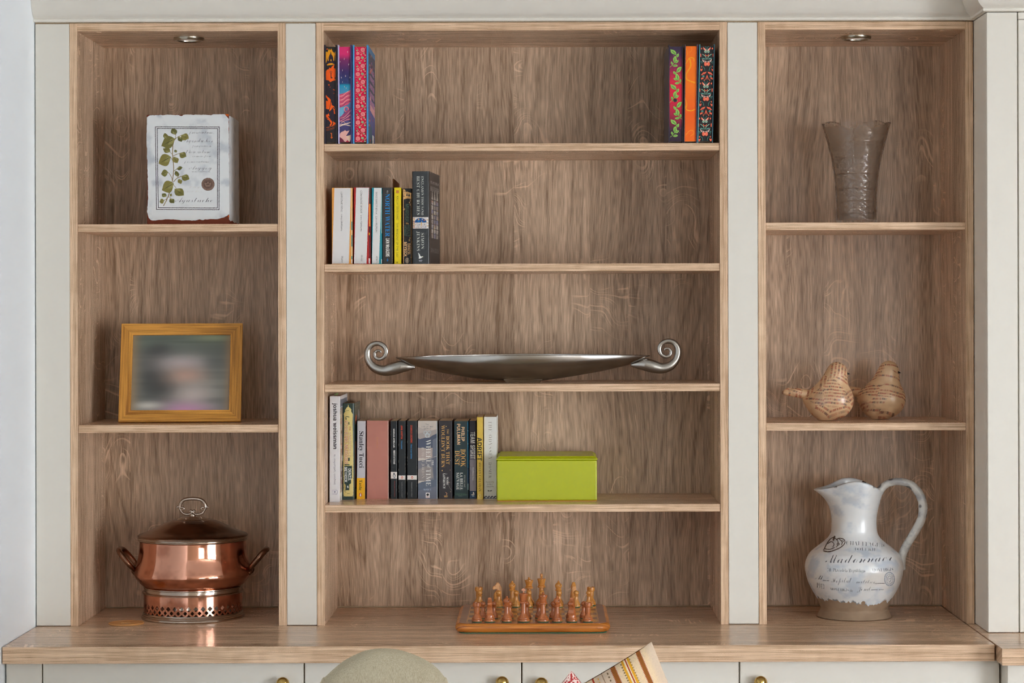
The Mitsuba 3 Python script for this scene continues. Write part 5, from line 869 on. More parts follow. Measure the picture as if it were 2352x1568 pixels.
# ------------------------------------------------------------------ left unit: white painted block
def crop(x0, y0, k): return lambda X, Y: (x0 + X / k, y0 + Y / k)
def cmap(g, c): return shapely.transform(g, lambda a: np.array([c(x, y) for x, y in a]))
B = crop(310, 240, 5.408); yB = .055
fr = Frame((338, 527.8, 337.6, 528), 262.6, yB, SHELF_Z['l1'] + .0002); fr.D = .165
t = thing('decorative_block', 'white distressed block painted with a leafy stem and handwriting, in the left shelf unit', 'ornament'); fr.key = t
TERRA = lin(112, 54, 36)
put('body', fr.world(bbx(.0006, fr.w - .0006, .0012, fr.D, 0, fr.h - .0006, .0016)), 'mat_matte', t, color=TERRA)
rs = random.Random(11)
def ragged(pts, amp, n=90):
    L = LineString(pts + pts[:1]); out = []
    for k in range(n * 2):
        p = L.interpolate(k / (n * 2), normalized=True); out.append((p.x + rs.uniform(-amp, amp), p.y + rs.uniform(-amp, amp)))
    return Polygon(out).buffer(0)
faceP = [(158, 160), (186, 132), (560, 128), (578, 150), (600, 127), (930, 128), (958, 140), (975, 122), (1130, 120), (1150, 150), (1172, 170), (1176, 700), (1180, 1360), (1160, 1372), (1130, 1392), (1040, 1420), (900, 1424), (840, 1438), (800, 1420), (760, 1440), (560, 1436), (470, 1424), (330, 1430), (240, 1446), (200, 1436), (172, 1400), (158, 1340), (168, 1150), (160, 700), (150, 420)]
scene['mat_white_crackle'] = pbsdf(mikit.proc(lambda p, n, uv: mix(lin(222, 225, 226), lin(176, 182, 190), smoothstep(0.52, 0.8, fbm(p.x * 38, p.z * 38, p.y * 38, octaves=4)) * 0.75)), 0.35, 0.5)
fp = fr.poly(cmap(ragged(faceP, 4), B)).intersection(sbox(.0004, .001, fr.w - .0004, fr.h))
put('front_face', fr.world(prism_y(fp, 0, .0018)), 'mat_white_crackle', t, label='white painted face with chipped edges')
side = Polygon([(.002, .012), (.02, .009), (.05, .012), (.08, .008), (.11, .010), (.14, .0085), (fr.D - .002, .011), (fr.D - .002, fr.h - .002), (.1, fr.h - .001), (.004, fr.h - .003)])
put('side_face', fr.world(prism_x(side, fr.w - .0009, fr.w + .0001)), 'mat_white_crackle', t)
INKB = lin(62, 52, 62)
def rectline(x0, y0, x1, y1, w): return Polygon([(x0, y0), (x1, y0 + 2), (x1 - 4, y1 + 4), (x0 + 12, y1)]).exterior.buffer(w / 2, join_style='mitre')
put('border', fr.world(prism_y(fr.poly(cmap(rectline(262, 276, 1056, 1302, 8), B)), -.00025, 0)), 'mat_print', t, color=INKB)
put('border', fr.world(prism_y(fr.poly(cmap(rectline(284, 297, 1036, 1280, 8), B)), -.00025, 0)), 'mat_print', t, color=INKB)
LEAFC = [lin(112, 108, 50), lin(92, 92, 42), lin(128, 120, 58)]
lv = [(515, 375, -120, 92, 78, 1), (580, 385, 20, 104, 96, 2), (400, 430, -105, 80, 62, 0), (505, 425, 152, 190, 150, 0), (548, 400, 55, 76, 58, 1), (448, 590, -155, 100, 70, 0), (455, 650, 152, 175, 150, 2), (520, 598, -110, 42, 36, 1), (562, 608, 25, 92, 86, 0), (490, 650, 60, 90, 80, 2), (526, 800, -15, 76, 48, 1), (420, 840, 165, 92, 88, 0), (540, 900, -108, 84, 56, 1), (586, 890, 20, 104, 88, 0), (552, 925, 65, 66, 58, 2), (490, 980, 150, 170, 150, 2), (500, 1048, 35, 140, 110, 0), (396, 1145, -145, 66, 56, 1), (445, 1140, -65, 38, 30, 0), (370, 1190, 160, 62, 62, 2), (440, 1170, 45, 76, 66, 1)]
stem = [stroke([(360, 1258), (400, 1185), (430, 1110), (452, 1040), (470, 960), (486, 850), (488, 760), (480, 690), (474, 600), (478, 510)], 9), stroke([(470, 940), (455, 890), (422, 842)], 6), stroke([(480, 965), (530, 915), (586, 890)], 7), stroke([(490, 830), (510, 812), (530, 800)], 6), stroke([(478, 690), (462, 670), (450, 650)], 6), stroke([(482, 640), (520, 620), (562, 608)], 6), stroke([(474, 620), (450, 598), (440, 588)], 5), stroke([(478, 515), (500, 440), (545, 400), (580, 385)], 6), stroke([(505, 430), (512, 400), (515, 370)], 5), stroke([(480, 985), (505, 1020), (520, 1035)], 5), stroke([(405, 1180), (385, 1180), (365, 1192)], 5), stroke([(420, 1150), (440, 1150), (450, 1165)], 5), stroke([(400, 1190), (398, 1150)], 4)]
put('painted_stem', fr.world(prism_y(fr.poly(cmap(shapely.union_all(stem), B)), -.0003, 0)), 'mat_print', t, color=lin(126, 104, 54))
for x, y, dg, L, Wd, ci in lv:
    g = leaf(x, y, L, Wd, math.radians(dg)); v = leaf(x, y, L * .86, Wd * .06, math.radians(dg)); hl = leaf(x, y - 3, L * .6, Wd * .34, math.radians(dg - 14))
    m, col = colored([(prism_y(fr.poly(cmap(q, B)), -.00035 - .00004 * i, 0), c) for i, (q, c) in enumerate([(g, LEAFC[ci]), (hl, lin(146, 140, 84)), (v, lin(74, 72, 36))])])
    put('painted_leaf', fr.world(m), 'mat_print', t, color=col)
for tx, x0, x1, y0, y1, w in (('foeniculum.', 678, 985, 322, 362, -.03), ('Agandu.her', 616, 972, 412, 470, -.035), ('fongicuron', 716, 958, 492, 526, -.035), ('Chen aelum', 640, 942, 556, 604, -.035), ('conen fen', 722, 948, 620, 652, -.03), ('foemeculum', 616, 924, 690, 722, -.035), ('Arggog', 680, 960, 758, 806, -.035), ('naenaen', 712, 940, 822, 838, -.02), ('Agastache', 506, 972, 1150, 1212, -.03)):
    g = cmap(htext(tx, 'c', x0, x1, y0, y1, weight=w), B)
    put('lettering', fr.world(prism_y(fr.poly(g), -.00025, 0)), 'mat_print', t, color=INKB)
for tx, x0, x1, y0, y1 in (('2ong', 690, 812, 1000, 1034), ('foen hen', 620, 838, 1060, 1086)):
    put('lettering', fr.world(prism_y(fr.poly(cmap(htext(tx.replace('2', ''), 'c', x0, x1, y0, y1, weight=-.045), B)), -.0002, 0)), 'mat_print', t, color=lin(196, 186, 176))
seal = [(ell(915, 990, 81, 80, 40), lin(102, 76, 66)), (ring(915, 990, 76, 75, 6), lin(140, 112, 98)), (ring(915, 990, 54, 53, 4), lin(136, 108, 94))]
for k in range(26):
    a = k * 2 * math.pi / 26; seal.append((affinity.rotate(sbox(915 + 64 * math.cos(a) - 3, 990 + 64 * math.sin(a) - 6, 915 + 64 * math.cos(a) + 3, 990 + 64 * math.sin(a) + 6), math.degrees(a)), lin(150, 124, 108)))
seal += [(stroke([(885, 1005), (880, 975), (900, 990), (915, 962), (930, 990), (950, 975), (944, 1005), (885, 1005)], 6, False), lin(160, 132, 116)), (sbox(888, 1012, 942, 1020), lin(150, 124, 108))]
m, col = colored([(prism_y(fr.poly(cmap(g, B)), -.0006 - .0001 * i, 0), c) for i, (g, c) in enumerate(seal)])
put('seal', fr.world(m), 'mat_print', t, color=col, label='round brown seal with a crown')
for g in (P((1126, 122), (1150, 116), (1176, 122), (1174, 140), (1160, 146), (1140, 138)), P((1160, 1378), (1178, 1372), (1178, 1398), (1164, 1400))):
    put('chip', fr.world(prism_y(fr.poly(cmap(g, B)), -.0003, .0005)), 'mat_matte', t, color=lin(190, 92, 36))

# ------------------------------------------------------------------ left unit: picture frame
def oak_uv(p, n, uv):
    f = fbm(uv.x * 14, uv.y * 480, 3, octaves=3); g = noise(uv.x * 3, uv.y * 90, 9)
    return mix(lin(150, 92, 18), lin(222, 158, 66), dr.clip(0.5 + 1.3 * (f - .5) + .7 * (g - .5), 0, 1))
scene['mat_oak_frame'] = pbsdf(mikit.proc(oak_uv), 0.42, 0.45)
def g2(x, y, a, b, sx, sy): return dr.exp(-0.5 * (dr.square((x - a) / sx) + dr.square((y - b) / sy)))
def blurred(p, n, uv):
    x, y = uv.x, uv.y
    c = mix(lin(84, 92, 82), lin(122, 124, 116), smoothstep(0.0, 0.45, y) + 0.5 * (noise(y * 30, x * 1.3) - 0.5) * smoothstep(0.5, 0.1, dr.abs(y - 0.12) * 2))
    c = mix(c, lin(100, 104, 98), 0.5 * smoothstep(0.35, 0.65, noise(y * 36, x * 1.1, 3)))
    c = mix(c, lin(142, 150, 118), 0.7 * g2(x, y, .85, .05, .16, .035)); c = mix(c, lin(118, 132, 116), 0.6 * g2(x, y, .18, .13, .14, .05))
    c = mix(c, lin(58, 58, 58), 0.85 * g2(x, y, .22, .55, .13, .26)); c = mix(c, lin(56, 58, 56), 0.95 * g2(x, y, .34, .70, .14, .10)); c = mix(c, lin(60, 58, 60), 0.7 * g2(x, y, .27, .20, .10, .08))
    c = mix(c, lin(176, 164, 164), 0.9 * g2(x, y, .52, .38, .17, .07)); c = mix(c, lin(182, 146, 130), 0.9 * g2(x, y, .56, .54, .13, .08)); c = mix(c, lin(70, 78, 76), 0.5 * g2(x, y, .84, .36, .10, .1))
    c = mix(c, lin(188, 174, 168), 0.85 * g2(x, y, .63, .80, .14, .12)); c = mix(c, lin(190, 138, 172), 0.9 * g2(x, y, .55, .98, .17, .07)); c = mix(c, lin(192, 188, 178), 0.9 * g2(x, y, .18, .92, .10, .035)); c = mix(c, lin(96, 98, 94), 0.5 * g2(x, y, .85, .86, .12, .03))
    c = mix(c, lin(150, 124, 88), 0.75 * dr.exp(-dr.square(x / .07))); return mix(c, lin(150, 118, 84), 0.75 * dr.exp(-dr.square((1 - x) / .06)))
scene['mat_photo'] = pbsdf(mikit.proc(blurred), 0.25, 0.5)
zs = SHELF_Z['l2'] + .0003; pl = at(271.4, 972, .083); pr_ = at(552.6, 970.3, .0975)
FW = float(np.hypot(pr_[0] - pl[0], .0145)); FYAW = math.atan2(.0145, pr_[0] - pl[0]); TILT = math.radians(14.5)
FH = (at(272, 746.4, .083 + .0595)[2] - zs) / math.cos(TILT)
def fpl(m):   # frame's own axes: x across, y back, z up its slope
    m = place(m, rx=-TILT); return place(m, (pl[0], .083 + .0004, zs + .0034), rz=FYAW)
t = thing('picture_frame', 'golden oak picture frame with a blurred photograph, in the left shelf unit', 'picture frame')
e = 1 / 5.406 * 1.019 * .001; bw = (.0263, .0263, .0275, .0270)
ix0, ix1, iz0, iz1 = .0272, FW - .0277, .0276, FH - .0270
def rail(a, b, c, d, horiz):
    top = [(x, -.0 if k < 2 else -.0012, z) for k, (x, z) in enumerate((a, b, c, d))]
    v = np.array([(x, 0, z) for x, z in (a, b)] + [(x, .0022, z) for x, z in (c, d)] + [(x, .012, z) for x, z in (a, b, c, d)], float)
    m = trimesh.Trimesh(v, [[0, 1, 2], [0, 2, 3], [4, 6, 5], [4, 7, 6], [0, 4, 5], [0, 5, 1], [1, 5, 6], [1, 6, 2], [2, 6, 7], [2, 7, 3], [3, 7, 4], [3, 4, 0]], process=False)
    m = outward(m); m.unmerge_vertices(); v = m.vertices
    uv = np.stack([v[:, 0], v[:, 2] + v[:, 1]] if horiz else [v[:, 2] + 1.7 * (a[0] > .1), v[:, 0] + v[:, 1]], 1)
    return m, uv
O = [(0, 0), (FW, 0), (FW, FH), (0, FH)]; I = [(ix0, iz0), (ix1, iz0), (ix1, iz1), (ix0, iz1)]
for k in range(4):
    j = (k + 1) % 4; m, uv = rail(O[k], O[j], I[j], I[k], k % 2 == 0); put('rail', fpl(m), 'mat_oak_frame', t, uv=uv)
v = np.array([(ix0 - .003, .006, iz0 - .003), (ix1 + .003, .006, iz0 - .003), (ix1 + .003, .006, iz1 + .003), (ix0 - .003, .006, iz1 + .003)])
put('photograph', fpl(trimesh.Trimesh(v, [[0, 1, 2], [0, 2, 3]], process=False)), 'mat_photo', t, uv=np.array([(0, 1), (1, 1), (1, 0), (0, 0)], float), label='blurred photograph in greens, greys and pink')
put('backing', fpl(bx(.006, FW - .006, .0122, .0138, .006, FH - .006)), 'mat_matte', t, color=lin(70, 56, 44))
hinge = fpl(trimesh.Trimesh([[FW / 2, .0165, FH * .62]], [])).vertices[0]
s2 = place(bx(-.03, .03, -.0015, .0015, -1, 0), rx=0); L = hinge[2] - zs - .0006; a = math.radians(15)
s2.vertices[:, 2] *= L / math.cos(a) - .001; s2 = place(s2, rx=a); s2 = place(s2, hinge, rz=FYAW); put('strut', s2, 'mat_matte', t, color=lin(70, 56, 44))

# ------------------------------------------------------------------ left unit: copper tureen
C = crop(240, 1120, 4.6125); yP = .150; sP = (5 + yP) / FOCAL; cxP = at(*C(938.5, 900), yP)[0]
def rz(X, Y): return ((X) / 4.6125 * sP, at(*C(938.5, Y), yP)[2])
scene['mat_copper'] = pbsdf(mikit.proc(lambda p, n, uv: mix(mix(lin(226, 164, 138), lin(196, 132, 108), smoothstep(.45, .75, fbm(p.x * 30, p.y * 30, p.z * 30))), lin(170, 110, 110), smoothstep(.58, .8, noise(p.x * 9, p.y * 9, p.z * 16)) * .6)), 0.085, 0.5, 1.0)
scene['mat_copper_dark'] = pbsdf(mikit.proc(lambda p, n, uv: mix(lin(140, 104, 84), lin(104, 78, 62), smoothstep(.4, .7, fbm(p.x * 22, p.y * 22, p.z * 22)))), 0.16, 0.5, 1.0)
scene['mat_plate'] = pbsdf(lin(196, 180, 166), 0.13, 0.5, 1.0)
t = thing('tureen', 'round copper lidded tureen on its pierced stand, beside the tan cable cover', 'pot')
def turned(pts, n=96): m = lathe(pts, n); m.apply_translation((cxP, yP, 0)); return outward(m)
zt0 = WT + .0004
st = thing_key = t + '__stand'
rB = 516 / 4.6125 * sP; zb0, zb1 = rz(0, 1352)[1], rz(0, 1098)[1]; th0, th1 = rz(0, 1335)[1], rz(0, 1188)[1]
put('base_rim', turned([(rB - .004, zt0), (rB + .0040, zt0), (rB + .0052, zt0 + .0022), (rB + .0044, zt0 + .0046), (rB + .0032, zt0 + .0052), (rB + .0036, zt0 + .0078), (rB + .0022, zt0 + .0094), (rB + .0026, zt0 + .0116), (rB + .0006, zt0 + .0136), (rB, zt0 + .0150), (rB - .002, zt0 + .0150), (rB - .004, zt0)]), 'mat_plate', t, smooth=40)
# pierced band: quatrefoils and diamonds cut through
NC = 44; cw = 2 * math.pi * rB / NC; hz0, hz1 = zt0 + .0150, zb1; hh = hz1 - hz0
k1, k2, k3 = [rz(0, Y)[1] - hz0 for Y in (1302, 1264, 1222)]
def quat(x, z, r): return shapely.union_all([ell(x + r * .72 * c, z + r * .72 * s, r * .62, n=12) for c, s in ((1, 0), (-1, 0), (0, 1), (0, -1))] + [ell(x, z, r * .5, n=8)])
cell = sbox(0, 0, cw, hh).difference(shapely.union_all([quat(cw * .5, k1, .0040), quat(cw * .5, k3, .0040), P((0, k2 - .0050), (.0046, k2), (0, k2 + .0050)), P((cw, k2 - .0050), (cw - .0046, k2), (cw, k2 + .0050)), ell(.0, k1 - .0040, .0011, n=8), ell(.0, k3 + .0042, .0011, n=8)]))
v, f = trimesh.creation.triangulate_polygon(cell, engine='earcut'); pv, pf = trimesh.remesh.subdivide_to_size(np.c_[v, np.zeros(len(v))], f, .006)
V, F_ = [], []
for rr, flip in ((rB, False), (rB - .0012, True)):
    for k in range(NC):
        a = -(pv[:, 0] + k * cw) / rB; off = sum(len(q) for q in V)
        V.append(np.stack([cxP + rr * np.sin(-a), yP - rr * np.cos(-a), hz0 + pv[:, 1]], 1)); F_.append((pf if not flip else pf[:, ::-1]) + off)
m = trimesh.Trimesh(np.vstack(V), np.vstack(F_), process=False); m.merge_vertices(digits_vertex=6)
nrm = m.vertices - np.array([cxP, yP, 0]); nrm[:, 2] = 0
put('pierced_band', m, 'mat_copper', t, smooth=True, label='copper band cut through with quatrefoils and diamonds')
rs_ = [(rB - .002, zb1 - .0004), (rB + .0028, zb1), (rB + .0036, zb1 + .0014), (rB + .0026, zb1 + .003), (rB - .0008, zb1 + .0042), (rB - .0012, zb1 + .0110), (rB + .0004, zb1 + .0126), (rB + .0002, zb1 + .0144), (rB - .0040, zb1 + .0160), (rB - .006, zb1 + .0150), (rB - .004, zb1 - .0004)]
put('upper_rim', turned(rs_), 'mat_plate', t, smooth=40)
bp = [(516 - 24, 1034), (516 - 8, 1026), (540, 1010), (572, 975), (600, 938), (614, 905), (612, 875), (600, 830), (584, 770), (570, 710), (562, 640), (558, 590), (557, 552)]
pr = [(0, zb1 + .0145)] + [rz(a, b) for a, b in bp[::1]] + [(rz(545, 552)[0], rz(0, 552)[1]), (rz(545, 700)[0], rz(0, 700)[1]), (rz(580, 900)[0], rz(0, 900)[1]), (rz(480, 1010)[0], rz(0, 1010)[1]), (0, zb1 + .017)]
def smoothprof(p, a, b): q = crom(np.array(p[a:b]), 5); return p[:a] + [tuple(x) for x in q] + p[b:]
put('body', turned(smoothprof(pr, 1, 14)), 'mat_copper', t, smooth=50)
lp = [(545, 548), (566, 548), (574, 540), (568, 533), (577, 524), (571, 516), (578, 508), (576, 498), (566, 488), (520, 470), (450, 444), (370, 404), (290, 366), (220, 340), (176, 330), (168, 334), (0, 330)]
pr = [rz(a, b) for a, b in lp]; put('lid', turned(pr[:1] + pr[1:8] + [tuple(x) for x in crom(np.array(pr[8:15]), 5)] + pr[15:] + [(0, pr[0][1] + .01)]), 'mat_copper_dark', t, smooth=40)
lidk = t + '__lid'
put('rim_band', turned([rz(556, 552), rz(568, 550), rz(576, 541), rz(570, 534), rz(579, 525), rz(573, 516), rz(579, 508), rz(574, 500), rz(556, 505)]), 'mat_plate', lidk, smooth=40)
kp = [(0, 300), (84, 296), (100, 300), (130, 312), (160, 326), (170, 336), (168, 346), (150, 350), (0, 350)]
put('knob_plate', turned([rz(a, b) for a, b in kp]), 'mat_plate', lidk, smooth=40)
def cp(X, Y, d=0.0): q = at(*C(X, Y), yP); return (q[0], yP + d, q[2])
loop = tube(crom([cp(795, 212), cp(806, 165), cp(850, 126), cp(934, 114), cp(1020, 126), cp(1062, 165), cp(1072, 210)], 10), .0040, 12)
sc = [loop]
for s in (-1, 1):
    q = lambda X, Y: cp(933 + s * X, Y)
    sc += [tube(crom([q(165, 208), q(158, 200), q(146, 203), q(132, 226), q(112, 258), q(80, 278), q(40, 280), q(12, 266), q(8, 250), q(18, 243), q(26, 250)], 7), [.0016] * 8 + [.0030] * 53 + [.0018] * 10 if False else .0027, 10), tube(crom([q(100, 222), q(90, 226), q(92, 214), q(108, 206), q(130, 210)], 6), .0019, 8)]
sc.append(place(trimesh.creation.cylinder(radius=.0075, height=.008, sections=24), cp(934, 292)))
put('lid_handle', mj(*sc), 'mat_plate', lidk, smooth=True)
for s in (-1, 1):
    q = lambda X, Y, d: cp(938.5 + s * (938.5 - X), Y, d)
    w = .030
    path = crom([q(338, 862, -w * .55), q(300, 812, -w), q(240, 740, -w * 1.05), q(180, 670, -w * .75), q(160, 655, 0), q(180, 668, w * .75), q(240, 738, w * 1.05), q(300, 810, w), q(338, 860, w * .55)], 8)
    rr = .0052 + .0016 * np.sin(np.linspace(0, np.pi, len(path)))
    hm = [tube(path, rr, 14)]
    for dd in (-.55, .55): hm.append(tube(crom([q(352, 905, w * dd), q(322, 880, w * dd), q(330, 840, w * dd * 1.2)], 5), .0050, 10))
    put('handle', mj(*hm), 'mat_copper_dark', t, smooth=True)

# tan cable cover beside it
c = onz(290.3, 1429.2, WT + .003); R_ = .0405
t = thing('cable_cover', 'small round tan cable cover with a notch, lying on the worktop beside the tureen', 'cover')
scene['mat_tan_plastic'] = pbsdf(lin(196, 140, 84), 0.4, 0.45)
put('rim', outward(place(lathe([(R_ - .006, .0004), (R_, .0004), (R_ + .0005, .0018), (R_ - .0006, .0034), (R_ - .0042, .0040), (R_ - .0056, .0034), (R_ - .006, .0004)], 64), (c[0], c[1], WT))), 'mat_tan_plastic', t, smooth=40)
disc = Point(0, 0).buffer(R_ - .0062, 24).difference(sbox(-.0075, -.012, .0075, .004).buffer(.004))
m = trimesh.creation.extrude_polygon(disc, .0026, engine='earcut'); m.apply_translation((c[0], c[1], WT + .0005)); put('cap', m, 'mat_tan_plastic', t)
put('hole', place(trimesh.creation.cylinder(radius=.02, height=.0003), (c[0], c[1], WT + .0003)), 'mat_chipboard', t)
# ------------------------------------------------------------------ third shelf: boat-shaped aluminium bowl
D_ = crop(820, 760, 3.0154); yW = .142; sW = (5 + yW) / FOCAL
def wp(X, Y, d=0.0): q = at(*D_(X, Y), yW + d); return np.array([q[0], yW + d, q[2]])
def wpc(X, Y): q = at(*D_(X, Y), yW); return q[0], q[2]
scene['mat_aluminium'] = pbsdf(mikit.proc(lambda p, n, uv: mix(lin(190, 186, 180), lin(160, 156, 150), fbm(p.x * 26, p.y * 30, p.z * 60, octaves=3))), 0.22, 0.5, 1.0)
t = thing('bowl', 'long boat-shaped silver bowl with scrolled ends, on the third shelf', 'bowl')
zf = SHELF_Z['c3'] + .0003
xl_, zl_ = wpc(268, 184); xr_, zr_ = wpc(2028, 170); cx = (xl_ + xr_) / 2; hx = (xr_ - xl_) / 2
bot = np.array([(268, 186), (385, 240), (600, 291), (800, 325), (1000, 343), (1150, 346), (1300, 342), (1500, 312), (1700, 277), (1870, 238), (2028, 172)], float)
bw_ = np.array([wpc(a, b) for a, b in bot]); rim = np.array([wpc(a, b) for a, b in ((268, 184), (600, 172), (1150, 163), (1700, 166), (2028, 170))])
def hull(off):
    def fn(U, V):
        x = cx + (hx - off) * (2 * U - 1); s = np.clip(np.abs(2 * U - 1), 0, 1)
        zr = np.interp(x, rim[:, 0], rim[:, 1]); zk = np.interp(x, bw_[:, 0], bw_[:, 1]) + off
        W = np.maximum(.098 * (1 - s ** 2.2) ** .9 - off, 0.0004); a = (V * 2 - 1) * np.pi / 2
        e = np.sign(a) * np.abs(np.sin(a)) ** 1.0
        y = W * e; depth = np.abs(np.cos(a)) ** .85
        return np.stack([x, yW + y, zr - (zr - zk) * depth], -1)
    return fn
o = grid(hull(0), 121, 41); i = grid(hull(.0026), 121, 41); i.invert()
# close the lip between the two shells
def edge(fn, v): u = np.linspace(0, 1, 121); return np.asarray(fn(u, np.full_like(u, v)))
lip = []
for v in (0., 1.):
    a, b = edge(hull(0), v), edge(hull(.0026), v); mid = (a + b) / 2 + [0, 0, .0008]; m = np.concatenate([a, mid, b]); n = 121; fs = []
    for k in range(n - 1):
        for r in (0, n): fs += [[r + k, r + k + 1, r + n + k + 1], [r + k, r + n + k + 1, r + n + k]]
    lip.append(trimesh.Trimesh(m, fs, process=False))
put('hull', mj(o, i, *lip), 'mat_aluminium', t, smooth=True)
fx0, ft = wpc(1018, 334); fx1, _ = wpc(1284, 334); fb0, fb1 = wpc(1034, 355)[0], wpc(1268, 355)[0]
v = []
for x0, x1, w, z in ((fx0, fx1, .036, ft + .003), (fx0, fx1, .036, ft), (fb0, fb1, .031, zf + .0008), (fb0 + .001, fb1 - .001, .030, zf)): v += [(x0, yW - w, z), (x1, yW - w, z), (x1, yW + w, z), (x0, yW + w, z)]
put('foot', trimesh.convex.convex_hull(np.array(v)), 'mat_aluminium', t)
scr = [(168, 150, 5), (158, 138, 8), (138, 138, 9), (122, 155, 10), (128, 182, 12), (156, 194, 12.5), (188, 178, 13.5), (202, 140, 15), (186, 104, 16), (148, 86, 17), (106, 94, 18.5), (76, 126, 20), (70, 172, 22), (88, 220, 25), (128, 258, 31), (186, 274, 36), (244, 262, 44), (300, 248, 44), (350, 248, 30), (400, 250, 10)]
for s in (0, 1):
    pts = [(X if not s else 2296 - X, Y if not s else Y - 16, r) for X, Y, r in scr]
    pth = crom([wp(X, Y) for X, Y, r in pts], 7); rad = np.interp(np.linspace(0, 1, len(pth)), np.linspace(0, 1, len(pts)), [r for *_, r in pts]) / 3.0154 * sW
    # a flattened bar: full width in the picture plane, half as deep
    m = tube(pth, rad, 16); m.vertices[:, 1] = yW + (m.vertices[:, 1] - yW) * .5
    put('scroll_handle', m, 'mat_aluminium', t, smooth=True)

# ------------------------------------------------------------------ the chess set on the worktop
K = crop(1020, 1290, 5.7366)
t = thing('chessboard', 'thick wooden chessboard with rounded corners on the worktop', 'chessboard')
bx0, bx1, by0, by1 = -.1505, .1975, -.139, .209; zB0 = WT + .0018; zB1 = zB0 + .0205
def boardwood(p, n, uv):
    f = fbm(p.x * 14, p.y * 160 + p.z * 300, 5, octaves=3); return mix(lin(150, 78, 22), lin(216, 136, 54), dr.clip(.5 + 1.5 * (f - .5), 0, 1))
scene['mat_board_wood'] = pbsdf(mikit.proc(boardwood), 0.22, 0.5, clearcoat=0.7, clearcoat_gloss=0.9)
scene['mat_board_border'] = pbsdf(mikit.proc(lambda p, n, uv: mix(lin(112, 70, 54), lin(140, 92, 72), fbm(p.x * 30, p.y * 30, 1, octaves=3))), 0.16, 0.5, clearcoat=0.8, clearcoat_gloss=0.95)
rr = .010; sp = manifold3d.Manifold.sphere(rr, 20); R2 = .030
ringm = manifold3d.Manifold.cylinder(.001, R2 - rr, R2 - rr, 24)
hs = []
for X in (bx0 + R2, bx1 - R2):
    for Y in (by0 + R2, by1 - R2):
        for a in np.arange(16) * np.pi / 8: hs.append(sp.translate((X + (R2 - rr) * math.cos(a), Y + (R2 - rr) * math.sin(a), zB0 + rr))); hs.append(sp.translate((X + (R2 - rr) * math.cos(a), Y + (R2 - rr) * math.sin(a), zB1 - rr - .0002)))
put('board', tm(manifold3d.Manifold.batch_hull(hs)), 'mat_board_wood', t, smooth=30)
m = trimesh.creation.extrude_polygon(sbox(bx0 + .031, by0 + .031, bx1 - .031, by1 - .031).buffer(.022, 8), .0006, engine='earcut'); m.apply_translation((0, 0, zB1 - .0004)); put('border', m, 'mat_board_border', t)
m = trimesh.creation.extrude_polygon(sbox(bx0 + .03, by0 + .03, bx1 - .03, by1 - .03).buffer(.022, 8), .0016, engine='earcut'); m.apply_translation((0, 0, WT + .0003)); put('felt_base', m, 'mat_matte', t, color=lin(36, 96, 74), label='green felt under the board')
sq = .0366; gx0 = (bx0 + bx1) / 2 - 4 * sq; gy0 = by0 + .0305; zq = zB1 + .0002
tr = bx(gx0 - .0025, gx0 + 8 * sq + .0025, gy0 - .0025, gy0 + 8 * sq + .0025, zq, zq + .0002); put('inlay_line', tr, 'mat_gloss', t, color=lin(186, 132, 72))
S1, S2 = lin(190, 134, 70), lin(112, 72, 54)
for i_ in range(8):
    for j_ in range(8):
        q = bx(gx0 + i_ * sq, gx0 + (i_ + 1) * sq, gy0 + j_ * sq, gy0 + (j_ + 1) * sq, zq + .0001, zq + .0004); put('square', q, 'mat_gloss', t, color=S2 if (i_ + j_) % 2 == 0 else S1)
zq += .0005
def piecewood(lo, hi):
    return lambda p, n, uv: mix(lo, hi, dr.clip(.5 + 1.2 * (fbm(p.x * 120, p.y * 120, p.z * 26, octaves=3) - .5), 0, 1))
scene['mat_box_wood'] = pbsdf(mikit.proc(piecewood(lin(184, 112, 36), lin(226, 162, 84))), 0.25, 0.5, clearcoat=0.8, clearcoat_gloss=0.93)
scene['mat_rose_wood'] = pbsdf(mikit.proc(piecewood(lin(140, 72, 34), lin(198, 118, 66))), 0.25, 0.5, clearcoat=0.8, clearcoat_gloss=0.93)
def body_prof(R, h, stem, neck):   # turned base and stem up to height h (mm)
    return [(0, 1.2), (R * .97, 1.2), (R, 2), (R, 4.6), (R * .96, 5.4), (R * .90, 5.8), (R * .95, 7.2), (R * .93, 8.6), (R * .84, 9.8), (R * .80, 10.2), (R * .78, 11.2), (R * .60, 14.5), (R * .46, 18), (stem, 22), (neck, h)]
def turn(pts, n=40): return outward(lathe([(r * .001, z * .001) for r, z in pts], n))
def mk_pawn():
    p = body_prof(9.6, 25, 4.4, 3.6); a = np.linspace(-1.15, np.pi / 2, 12); return turn(p + [(5.6, 25.4), (6.0, 26.2), (5.4, 27), (3.8, 27.6)] + [(6.1 * math.cos(x), 33.2 + 6.1 * math.sin(x)) for x in a[:-1]] + [(0, 39.3)])
def mk_rook():
    m = turn(body_prof(11.8, 31, 6.6, 6.6) + [(6.8, 33), (8.6, 34), (9.2, 35), (9.2, 42.5), (8.8, 43), (6.6, 43), (6.4, 40), (0, 39.6)]); M = manifold3d.Manifold(manifold3d.Mesh(np.asarray(m.vertices, np.float32), np.asarray(m.faces, np.uint32)))
    for k in range(3): M = M - manifold3d.Manifold.cube((.030, .0016, .004), True).rotate((0, 0, 30 + 60 * k)).translate((0, 0, .0425))
    return tm(M)
